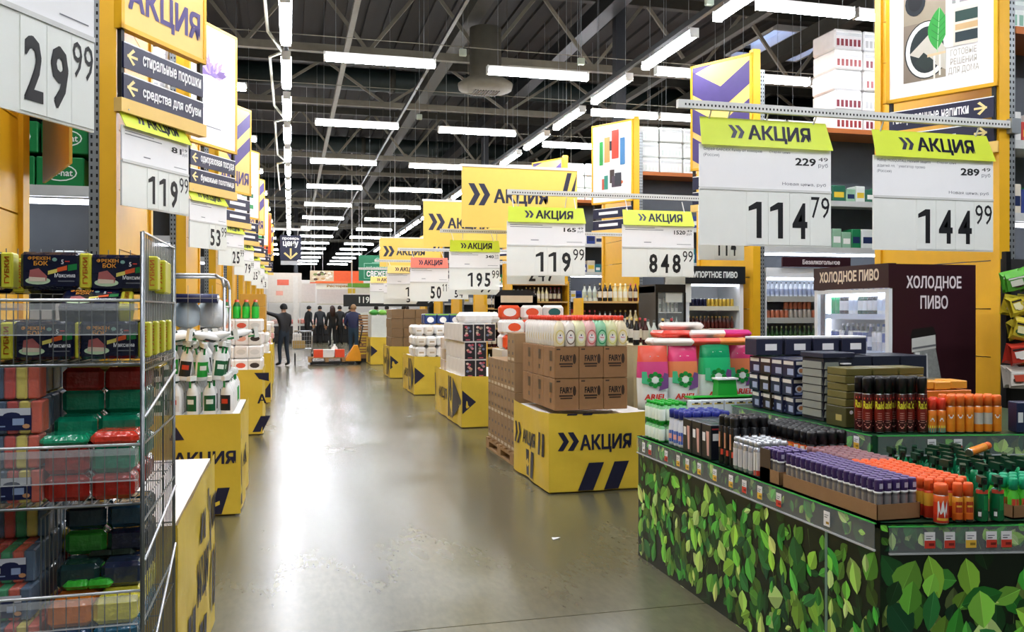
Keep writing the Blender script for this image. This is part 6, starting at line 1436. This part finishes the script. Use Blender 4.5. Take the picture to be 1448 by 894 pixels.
# third stand: white and red packs in tiers, green bottles on top, yellow carton behind
for k in range(4):
    for i in range(4):
        for j in range(3):
            c = rr.choice([('#eeece8', '#d8d8d4'), ('#f0eeec', '#d8543a'), ('#e8e4dc', '#3a2f2a'), ('#f0e8e4', '#e8a890')])
            key = ('lp', c)
            if key not in GB: GB[key] = MB().bbox(-.09, .09, 0, .2, 0, .165, mat(c[0], .35, bump=.3), .02).ell(0, .085, .06, .035, mat(c[1], .4), -.001, 10).mesh('pack')
            thing('paper_pack', f'white pack with coloured badge, {nth(i)} from left, {nth(j)} row, {nth(k)} tier, third left stand', 'package', (-.95+.17*i, 11.55+.28*j+.06*k, .79+.17*k), R(rr.uniform(-6, 6)), 'white packs on the third left stand', GB[key])
GBT = (MB().lathe([(.04, 0), (.045, .01), (.045, .16), (.02, .22), (.02, .25)], [mat('#1fae2f', .3), mat('#28c23a', .3), mat('#0f6a2a', .3), mat('#d8402a', .35)], n=10).mesh('bottle'))
for i in range(6):
    for j in range(3): thing('bottle', f'bright green bottle with red cap, {nth(i)} from left, {nth(j)} row above white packs', 'bottle', (-1.05+.12*i, 12.0+.14*j, 1.472), 0, 'bright green bottles', GBT)
for j in range(2):
    for k in range(3): thing('yellow_carton', f'yellow-brown carton in the pile beyond the green bottles, {nth(j)} row, {nth(k)} layer', 'carton', (-.62, 15.4+.45*j, 1.2+.22*k), 0, 'yellow-brown cartons', GB.setdefault('yc', pbox(.42, .42, .215, '#c99a3c')))
for k in range(2):
    for i in range(3):
        for j in range(4): thing('white_pack', f'white wrapped pack, {nth(i)} from the left, {nth(j)} row, {nth(k)} layer of the fourth left stand', 'package', (-.95+.24*i, 15.35+.25*j, .83+.18*k), 0, 'white wrapped packs', GB.setdefault('wp', MB().bbox(-.11, .11, 0, .23, 0, .175, mat('#e4e4e0', .35, bump=.4), .03).mesh('pack')))
for s, y in ((5, 19.2), (6, 23.0)):
    for k in range(3):
        for i in range(3):
            for j in range(3): thing('mixed_pack', f'{("cream", "white", "pink")[(i+j+k) % 3]} pack, {nth(i)} from the left, {nth(j)} row, {nth(k)} layer of the {nth(s-1)} left stand', 'package', (-.9+.2*i, y+.3*j, .83+.15*k), 0, 'packs on far left stands', GB.setdefault(('mp', (i+j+k) % 3), MB().bbox(-.095, .095, 0, .26, 0, .145, mat(('#e0d4b8', '#eeeeec', '#e0a8a0')[(i+j+k) % 3], .4), .02).mesh('pack')))

# ================================================================ PEOPLE
def person(label, loc, rz, J, edges, rad, paint, hair='#15110f', cap=None, grp=None, H=1.75, extras=()):
    names = list(J); idx = {n: i for i, n in enumerate(names)}
    me = bpy.data.meshes.new('sk'); me.from_pydata([J[n] for n in names], [(idx[a], idx[b]) for a, b in edges], [])
    ob = bpy.data.objects.new('sk', me); COL.objects.link(ob)
    ob.modifiers.new('s', 'SKIN'); ss = ob.modifiers.new('d', 'SUBSURF'); ss.levels = 2; ss.render_levels = 2
    sv = me.skin_vertices[0].data
    for n in names:
        r = rad[n]; sv[idx[n]].radius = r if isinstance(r, tuple) else (r, r)
        sv[idx[n]].use_root = (n == 'pelvis')
    bpy.context.view_layer.update()
    dg = bpy.context.evaluated_depsgraph_get(); out = bpy.data.meshes.new_from_object(ob.evaluated_get(dg))
    bpy.data.objects.remove(ob); bpy.data.meshes.remove(me)
    ms = []; 
    out.materials.clear()
    for k in paint.values():
        if k not in ms: ms.append(k); out.materials.append(k)
    segs = [(Vector(J[a]), Vector(J[b]), paint.get(a+'-'+b, paint.get(b, paint['*']))) for a, b in edges]
    for p in out.polygons:
        c = p.center; best = None
        for a, b, m in segs:
            d = b-a; t = max(0, min(1, (c-a).dot(d)/max(1e-9, d.length_squared))); q = (c-(a+d*t)).length
            if best is None or q < best[0]: best = (q, m)
        p.material_index = ms.index(best[1]); p.use_smooth = True
    t = thing('person', label, 'person', loc, rz, grp, out)
    hx, hy, hz = J['crown']; 
    def hm(c, r, rx=1.0):     # hair or cap shell over the back and top of the head; the face looks to local -Y
        m = MB(); vs = []; n = 14; rows = 7; fs = []
        for a in range(rows):
            ph = math.pi*.62*a/(rows-1)
            for i in range(n):
                th = 2*math.pi*i/n; front = max(0, -math.sin(th)); pp = ph*(1-.42*front)
                vs.append((hx+math.sin(pp)*math.cos(th)*r*.86, hy+.008+math.sin(pp)*math.sin(th)*r*1.05, hz-.055+math.cos(pp)*r*1.08))
        fs = [(a*n+i, (a+1)*n+i, (a+1)*n+(i+1) % n, a*n+(i+1) % n) for a in range(rows-1) for i in range(n)]
        return m.add(vs, fs, mat(c, .7), True)
    if cap: O('cap', hm(cap, .115), t)
    else: O('hair', hm(hair, .112), t)
    f = MB()
    for s in (-1, 1): f.lathe([(.0, -.009), (.009, 0), (0, .009)], BLACK, (hx+s*.032, hy-.088, hz-.085), 6)
    O('eyes', f, t)
    f = MB().add([(hx-.012, hy-.085, hz-.125), (hx+.012, hy-.085, hz-.125), (hx, hy-.115, hz-.12), (hx, hy-.085, hz-.085)], [(0, 2, 3), (2, 1, 3), (0, 1, 2)], SKIN); O('nose', f, t)
    for fn in extras: fn(t, J)
    return t
EDG = [('pelvis', 'waist'), ('waist', 'chest'), ('chest', 'neck'), ('neck', 'head'), ('head', 'crown')]
for s in 'LR': EDG += [('chest', 'shoulder'+s), ('shoulder'+s, 'elbow'+s), ('elbow'+s, 'wrist'+s), ('wrist'+s, 'palm'+s), ('palm'+s, 'finger'+s), ('palm'+s, 'middle'+s), ('palm'+s, 'ring'+s), ('palm'+s, 'little'+s), ('wrist'+s, 'thumb'+s), ('pelvis', 'hip'+s), ('hip'+s, 'knee'+s), ('knee'+s, 'ankle'+s), ('ankle'+s, 'toe'+s)]
RAD = dict(pelvis=(.15, .11), waist=(.145, .10), chest=(.17, .115), neck=.055, head=(.075, .085), crown=(.065, .075))
for s in 'LR':
    RAD.update({'shoulder'+s: .07, 'elbow'+s: .05, 'wrist'+s: .032, 'palm'+s: (.036, .018), 'thumb'+s: .011, 'finger'+s: .009, 'middle'+s: .009, 'ring'+s: .009, 'little'+s: .008, 'hip'+s: .095, 'knee'+s: .062, 'ankle'+s: .045, 'toe'+s: .038})
def pose(armL=None, armR=None, stride=.0, lean=0, twist=0, legsep=.1):
    J = dict(pelvis=(0, 0, .95), waist=(0, lean*.3, 1.1), chest=(0, lean*.8, 1.33), neck=(0, lean, 1.50), head=(0, lean-.015, 1.60), crown=(0, lean-.01, 1.69))
    for s, g in (('L', -1), ('R', 1)):
        sh = (g*.19, lean*.9, 1.40)
        arm = (armL if s == 'L' else armR) or [(g*.25, .02+lean*.6, 1.12), (g*.24, -.08+lean*.5, .88)]
        e, w = Vector(arm[0]), Vector(arm[1]); d = (w-e).normalized()
        J['shoulder'+s] = sh; J['elbow'+s] = tuple(e); J['wrist'+s] = tuple(w); J['palm'+s] = tuple(w+d*.08)
        side = d.cross(Vector((0, 0, 1))); side = side.normalized() if side.length > .2 else Vector((0, 1, 0))
        for nm, o, l in (('finger', .027, .165), ('middle', .009, .175), ('ring', -.009, .168), ('little', -.026, .148)): J[nm+s] = tuple(w+d*l+side*o+Vector((0, 0, -.015)))
        J['thumb'+s] = tuple(w+d*.085+side*.055)
        J['hip'+s] = (g*legsep*.9, 0, .88); J['knee'+s] = (g*legsep, -.03-g*stride*.3, .50); J['ankle'+s] = (g*legsep, .03-g*stride*.6, .09); J['toe'+s] = (g*legsep*1.15, -.14-g*stride*.6, .035)
    return J
def paint(jacket, trousers, shoes, skin=SKIN, hand=SKIN, glove=None):
    P = {'*': jacket, 'head': skin, 'crown': skin, 'neck': jacket}
    for s in 'LR':
        for f in ('palm', 'finger', 'middle', 'ring', 'little', 'thumb'): P[f+s] = glove or hand
        P['hip'+s] = trousers; P['knee'+s] = trousers; P['ankle'+s] = trousers; P['toe'+s] = shoes
    return P
JK = mat('#14161c', .6); JN = mat('#1c2a38', .7, var=.2); SH = mat('#17181a', .5)
# worker with the raised arm: faces left, reaches up and away to the shelf
J = pose(armR=[(.42, -.22, 1.50), (.62, -.42, 1.70)], armL=[(-.25, -.06, 1.14), (-.14, -.24, 1.02)], stride=.10, lean=.0)
def gloves(t, J):
    m = MB().lathe([(.045, 0), (.05, .05), (.03, .09)], mat('#1a5a4a', .6), (J['wristR'][0], J['wristR'][1], J['wristR'][2]-.04), 8); O('cuff', m, t)
person('shopper in black jacket, jeans and cap with one arm raised to the shelf', (-.17, 25.0, 0), R(-143), J, EDG, RAD, paint(JK, JN, SH, glove=mat('#17181c', .6)), cap='#0d0e10', extras=(gloves,))
J = pose(armL=[(-.27, -.02, 1.12), (-.2, -.22, .98)], armR=[(.27, -.02, 1.12), (.2, -.24, 1.0)], stride=.06)
person('man in a navy jacket and jeans standing behind the pallet truck', (1.98, 28.2, 0), R(165), J, EDG, dict(RAD, waist=(.17, .12), chest=(.185, .13), pelvis=(.17, .125)), paint(mat('#17204a', .6), mat('#223a4c', .7), SH), hair='#8a6a48')
BP = [(1.75, 37.6, 200, '#14120f', '#3a1f18', 'woman with long brown hair in a dark coat'), (2.15, 39.5, 160, '#1c2024', None, 'man in a dark coat left of the price panel'), (.75, 40.2, 120, '#1f2326', None, 'clerk in dark clothes bending over the counter'),
      (2.6, 38.9, 170, '#15171b', None, 'man in a black jacket behind the navy-jacketed man'), (3.6, 37.4, 185, '#101114', None, 'person in a black coat right of the navy jacket'), (4.2, 38.4, 200, '#16130f', None, 'person in a dark brown coat by the produce'),
      (4.75, 37.2, 150, '#0f1012', None, 'tall person in black at the pink counter'), (5.1, 38.6, 210, '#141214', None, 'person in black at the right end of the counter'), (1.35, 40.6, 190, '#20262c', None, 'shopper in a grey coat far behind the counter')]
for i, (x, y, a, c, hr, lb) in enumerate(BP):
    J = pose(armL=[(-.27, -.05, 1.12), (-.16, -.25, 1.02)] if i % 2 else None, stride=.08*(i % 3), lean=-.05*(i % 3))
    ex = ()
    if i == 0:
        def lh(t, J): O('hair', MB().lathe([(.02, 0), (.12, .1), (.13, .3), (.115, .42), (.06, .5)], mat('#2a120c', .6), (0, .04, 1.22), 10, sy=.7), t)
        ex = (lh,)
    person(lb, (x, y, 0), R(a), J, EDG, RAD, paint(mat(c, .7), mat('#14161a', .7), SH), hair=hr or '#15110e', grp='shoppers at the far counter', extras=ex)

# ================================================================ SHOPPING CART AND PALLET TRUCK
ct = thing('shopping_cart', 'tall wire shopping cart right beside the reaching shopper', 'cart', (.12, 25.6, 0))
CW = mat('#a8acae', .3, .8)
O('frame', MB().path([(0, 0, .95), (.5, 0, .95), (.5, .1, .35), (.5, .1, .1)], .018, CW, 6).path([(0, .6, .95), (.5, .6, .95), (.5, .5, .35), (.5, .5, .1)], .018, CW, 6).path([(.5, 0, .95), (.55, 0, 1.02), (.55, .6, 1.02), (.5, .6, .95)], .018, BLACK, 6), ct)
g = MB()
for k in range(8): g.rod((.07*k, 0, .45), (.07*k, 0, .95), .005, CW, 4)
for k in range(5): g.rod((0, 0, .45+.12*k), (.5, 0, .45+.12*k), .005, CW, 4)
O('basket', g, ct); O('basket_floor', MB().box(0, .5, 0, .6, .43, .45, CW), ct)
for x in (.02, .5):
    for y in (.08, .52): O('caster', MB().rod((x-.015, y, .06), (x+.015, y, .06), .06, BLACK, 12).box(x-.02, x+.02, y-.02, y+.02, .08, .3, BLACK), ct)
thing('package', 'tan carton lying in the shopping cart', 'box', (.25, 25.75, .455), me=pbox(.35, .3, .22, '#b99a5a'))
thing('package', 'white pack lying on the tan carton in the cart', 'package', (.2, 25.8, .68), me=pbox(.25, .2, .2, '#e8e4dc'))
pallet(.50, 1.53, 25.0, 25.8, .092, 'low dark pallet carried by the pallet truck', 'wooden pallets')
pj = thing('pallet_truck', 'yellow-orange hand pallet truck parked across the aisle', 'pallet truck', (0, 0, 0))
O('fork', MB().box(.55, 1.8, 25.1, 25.25, .03, .09, BLACK), pj); O('fork', MB().box(.55, 1.8, 25.5, 25.65, .03, .09, BLACK), pj)
O('pump_housing', MB().add([(1.55, 25.2, .1), (1.98, 25.2, .1), (1.98, 25.2, .28), (1.90, 25.2, .55), (1.80, 25.2, .55), (1.55, 25.2, .16), (1.55, 25.55, .1), (1.98, 25.55, .1), (1.98, 25.55, .28), (1.90, 25.55, .55), (1.80, 25.55, .55), (1.55, 25.55, .16)],
    [(0, 1, 2, 3, 4, 5), (11, 10, 9, 8, 7, 6), (0, 6, 7, 1), (1, 7, 8, 2), (2, 8, 9, 3), (3, 9, 10, 4), (4, 10, 11, 5), (5, 11, 6, 0)], mat('#f0a21c', .4)), pj)
O('wheel', MB().rod((1.93, 25.25, .09), (1.93, 25.5, .09), .09, BLACK, 14), pj)
O('handle', MB().path([(1.93, 25.37, .5), (2.05, 25.37, 1.1)], .02, BLACK, 6).path([(2.05, 25.27, 1.1), (2.05, 25.47, 1.1)], .02, BLACK, 6), pj)
for i, (x, c, cw) in enumerate(((.78, '#e8502a', 'orange box at the left end'), (1.06, '#e4e6e4', 'white carton in the middle'), (1.38, '#e8502a', 'orange box at the right end'))): thing('carton', f'{cw} of the loaded pallet', 'box', (x, 25.1, .22), me=pbox(.26 if i != 1 else .3, .3, .22, c), group='boxes on the pallet truck')
thing('plastic_bottle', 'white canister between the boxes on the pallet', 'canister', (1.25, 25.55, .22), me=MB().lathe([(.08, 0), (.09, .02), (.09, .25), (.03, .32), (.03, .36)], WHITE, n=10).mesh('canister'))

# small litter on the floor
thing('paper_scrap', 'small white scrap of paper on the floor near the leaf-print stand', 'litter', (1.79, 5.74, .001), R(30), me=MB().add([(-.035, -.01, 0), (.03, -.02, .006), (.035, .012, 0), (-.02, .02, .008)], [(0, 1, 2, 3)], PAPER).add([(-.035, -.01, .001), (.03, -.02, .007), (.035, .012, .001), (-.02, .02, .009)], [(3, 2, 1, 0)], PAPER).mesh('paper_scrap'))

# ================================================================ FAR END OF THE HALL
ps = thing('price_check_sign', 'navy hanging sign lettered проверь цену with a down arrow', 'sign', (.02, 25.9, 3.02), me=MB().box(-.3, .3, 0, .03, 0, .72, NAVY).mesh('price_check_sign'))
m = MB(); put_text(m, 'проверь', -.24, .24, .57, .66, PAPER, -.002, bold=.05); put_text(m, 'цену', -.22, .22, .36, .55, PAPER, -.002, bold=.06); O('lettering', m, ps)
m = MB(); ac = C('#f0d68a'); m.rect(-.025, .025, .1, .34, ac, -.002).poly([(-.2, .19), (-.16, .23), (0, .08), (0, .02)], ac, -.0022).poly([(.2, .19), (.16, .23), (0, .08), (0, .02)], ac, -.0022); O('arrow', m, ps)
O('hanger', MB().box(-.55, .55, 0, .03, .86, .93, SHELFW).rod((-.2, .01, .72), (-.2, .01, .86), .008, SHELFW, 4).rod((.2, .01, .72), (.2, .01, .86), .008, SHELFW, 4).rod((-.45, .01, .9), (-.45, .01, 5.17), .006, SHELFW, 4).rod((.45, .01, .9), (.45, .01, 5.17), .006, SHELFW, 4), ps)
O('scanner', MB().box(-.28, .28, .0, .02, -.14, -.02, CLEARF), ps)
WB = mat('#d6d2c8', .5, var=.03)
KW = mat('#e9e6de', .5, var=.04)
thing('counter_wall', 'white wall panel behind the far counters', 'partition', (0, 0, 0), me=MB().box(-8, 22, 46, 46.3, 0, 3.1, KW).mesh('counter_wall'))
for i, (x0, x1, z0, z1, c, l) in enumerate(((-1.2, 1.2, 1.95, 2.85, '#dcd6cc', 'pale shop-front fascia with a red mark, left of the orange one'), (1.3, 4.6, 1.85, 2.75, '#e4e2da', 'long white fascia under the orange sign'))):
    t = thing('fascia_board', l, 'sign', (x0, 43.5, z0), me=MB().box(0, x1-x0, 0, .15, 0, z1-z0, C(c)).box(0, x1-x0, -.02, .17, -.03, .0, C('#b9b48a')).mesh('fascia_board'))
    if i == 0: O('printed_mark', MB().rect(.5, 1.0, .5, .8, C('#e86a52'), -.003).rect(.55, .9, .1, .3, C('#f0b8ac'), -.003), t)
os_ = thing('shop_sign', 'orange shop sign with a food picture at its left end', 'sign', (.92, 42.0, 2.82), me=MB().box(0, 2.5, 0, .12, 0, .60, C('#e85a1c')).box(.25, 2.5, -.05, 0, 0, .1, C('#f0702a')).mesh('shop_sign'))
m = MB(); rr = random.Random(2)
m.rect(0, 1.1, 0.05, .6, C('#d8c4a0'), -.003)
for i in range(22): m.ell(rr.uniform(.1, 1.0), rr.uniform(.12, .52), .1, .06, C(rr.choice(['#c9a06a', '#e8dcc0', '#9a6a4a', '#f0e8d8', '#5a3a2a', '#7a8a4a'])), -.004-.0003*i, 8)
O('food_picture', m, os_)
t = thing('shop_sign', 'long white sign lettered Ресторан below the orange one', 'sign', (1.2, 42.0, 2.54), me=MB().box(0, 2.1, 0, .1, 0, .28, C('#f0ecd8')).mesh('shop_sign'))
O('lettering', put_text(MB(), 'Ресторан', .5, 1.5, .07, .22, C('#b88a2a'), -.003, bold=.04), t)
t = thing('shop_sign', 'teal-green board with a white СВЕЖЕЕ lettering hanging over the far produce', 'sign', (2.55, 33.5, 2.68), R(-6), me=MB().box(0, 1.5, 0, .12, 0, .98, mat('#0c7a52', .4)).mesh('shop_sign'))
m = MB(); put_text(m, 'ВСЁ И ВСЕГДА', .28, 1.15, .44, .56, C('#bfe6d2'), -.003, bold=.03); put_text(m, 'СВЕЖЕЕ', .3, 1.13, .16, .38, PAPER, -.003, bold=.05)
gc = C('#8fd0b4')
for a in ((.2, 1.25, .66, .68), (.2, 1.25, .08, .10), (.2, .22, .08, .68), (1.23, 1.25, .08, .68)): m.rect(*a, gc, -.0028)
m.ell(.72, .80, .1, .09, gc, -.003, 14).ell(.72, .80, .075, .065, mat('#0c7a52', .4), -.0033, 14).rect(.5, .95, .69, .71, gc, -.003); O('lettering', m, t)
# black price strip with figures
t = thing('price_display', 'long black price panel with white figures above the shoppers', 'sign', (2.10, 35.6, 1.70), me=MB().box(0, 4.4, 0, .08, 0, .48, mat('#14181a', .5)).mesh('price_display'))
m = MB()
for x, s in ((.62, '119'), (1.9, '52'), (2.6, '126'), (3.4, '99')): put_text(m, s, x, x+.42, .14, .40, C('#e4e8e0'), -.003, bold=.02)
O('lettering', m, t)
t = thing('fascia_board', 'green and white fascia above the black price panel', 'sign', (2.3, 36.0, 2.24), me=MB().box(0, 1.9, 0, .08, 0, .42, C('#e0e0d0')).box(0, 1.9, -.02, 0, .25, .42, C('#6fa83a')).box(0, .3, -.02, 0, 0, .2, C('#d8b83a')).mesh('fascia_board'))
for o_, z_ in ((os_, .6), (t, .42)): pass
hw = MB().rod((0, 0, 0), (0, 0, 1), .012, SHELFW, 5).mesh('hanging_wire')
for o_ in [o for o in bpy.data.objects if o.name.split('.')[0] in ('fascia_board', 'shop_sign', 'price_display') and not o.parent and 'below the orange' not in o['label']]:
    w_ = max(v.co.x for v in o_.data.vertices); h_ = max(v.co.z for v in o_.data.vertices)
    for fx in (.08, .92):
        q = O('hanging_wire', hw, o_, (w_*fx, .05, h_-.02)); q.scale = (1, 1, 8.19-o_.location.z-h_+.02)
# chilled counters
def counter(x, y, w, c, label, items, seed, zt=.95, where=''):
    t = thing('chilled_counter', label, 'counter', (x, y, 0), group='chilled counters at the far end')
    O('body', MB().box(0, w, 0, 1.0, .1, zt-.15, mat(c, .4)).box(.05, w-.05, .05, .95, 0, .1, BLACK), t)
    O('bumper', MB().box(-.02, w+.02, -.03, 0, .35, .45, BLACK), t)
    O('tray', MB().box(.0, w, 0, 1, zt-.15, zt-.05, SHELFW), t)
    O('glass_guard', MB().box(0, w, -.01, 0, zt-.05, zt+.2, CLEAR), t)
    q = random.Random(seed); n = int(w/.3)
    for i in range(n):
        for j in range(2):
            cc_, cw, nm = q.choice(items); h = q.uniform(.12, .24)
            key = ('ci', cc_, round(h, 1))
            if key not in GB: GB[key] = MB().bbox(-.13, .13, 0, .34, 0, h, mat(cc_, .4, bump=.4), .05).mesh('food')
            thing(nm, f'{cw} {nm.replace("_", " ")}, {nth(i)} from left, {"front" if j == 0 else "rear"} row in counter {where}', 'food pack', (x+.17+.3*i, y+.1+.4*j, zt-.045), R(q.uniform(-15, 15)), 'food packs in the chilled counters', GB[key])
MEAT = [('#e08a78', 'pink', 'meat_pack'), ('#e8b8a8', 'pale pink', 'meat_pack'), ('#f0ece8', 'white', 'meat_pack'), ('#c8483a', 'red', 'meat_pack')]
counter(-.9, 41.6, 2.7, '#26282c', 'dark chilled counter with meat left of the woman', MEAT, 3, where='left of the woman')
counter(2.0, 41.8, 2.4, '#1c1e20', 'dark chilled counter with meat behind the woman', MEAT, 4, where='behind the woman')
GRN = [('#4fa83a', 'green', 'vegetable_pack'), ('#9fcf5a', 'light green', 'vegetable_pack'), ('#e8f0e0', 'white', 'vegetable_pack'), ('#2f7a3a', 'dark green', 'vegetable_pack')]
counter(3.0, 33.2, 2.2, '#4a3a2a', 'brown produce counter with greens', GRN, 5, 1.05, 'with greens')
PNK = [('#f0a8b8', 'pink', 'fish_pack'), ('#f4d8dc', 'rosy', 'fish_pack'), ('#e8e8e8', 'white', 'fish_pack')]
counter(4.3, 40.5, 5.2, '#d8d8d6', 'white chilled counter with pink packs', PNK, 6, 1.45, 'under the pink strip')
counter(-7.6, 41, 5.5, '#d8d8d6', 'white chilled counter with pale packs far left', PNK, 7, 1.1, 'at the far left')
# banana-coloured crossbar sign and white pole
thing('support_pole', 'white square pole in front of the far counters', 'column', (.22, 37.6, 0), me=MB().box(-.1, .1, -.1, .1, 0, 3.0, mat('#e6e4de', .5)).box(-.14, .14, -.14, .14, 0, .3, mat('#c9c7c0', .5)).mesh('support_pole'))
# side shelves along the far left seen over the stands
t = thing('notice_board', 'pale board with a red mark standing at the far left', 'sign', (-1.0, 39.5, 1.9), me=MB().box(0, 1.5, 0, .05, 0, 1.3, C('#e0dcd4')).box(.05, .1, 0, .05, -1.9, 0, SHELFW).box(1.4, 1.45, 0, .05, -1.9, 0, SHELFW).rect(.45, .95, .75, 1.0, C('#e8705a'), -.003).rect(.4, .7, .3, .5, C('#f0b0a0'), -.003).mesh('notice_board'))
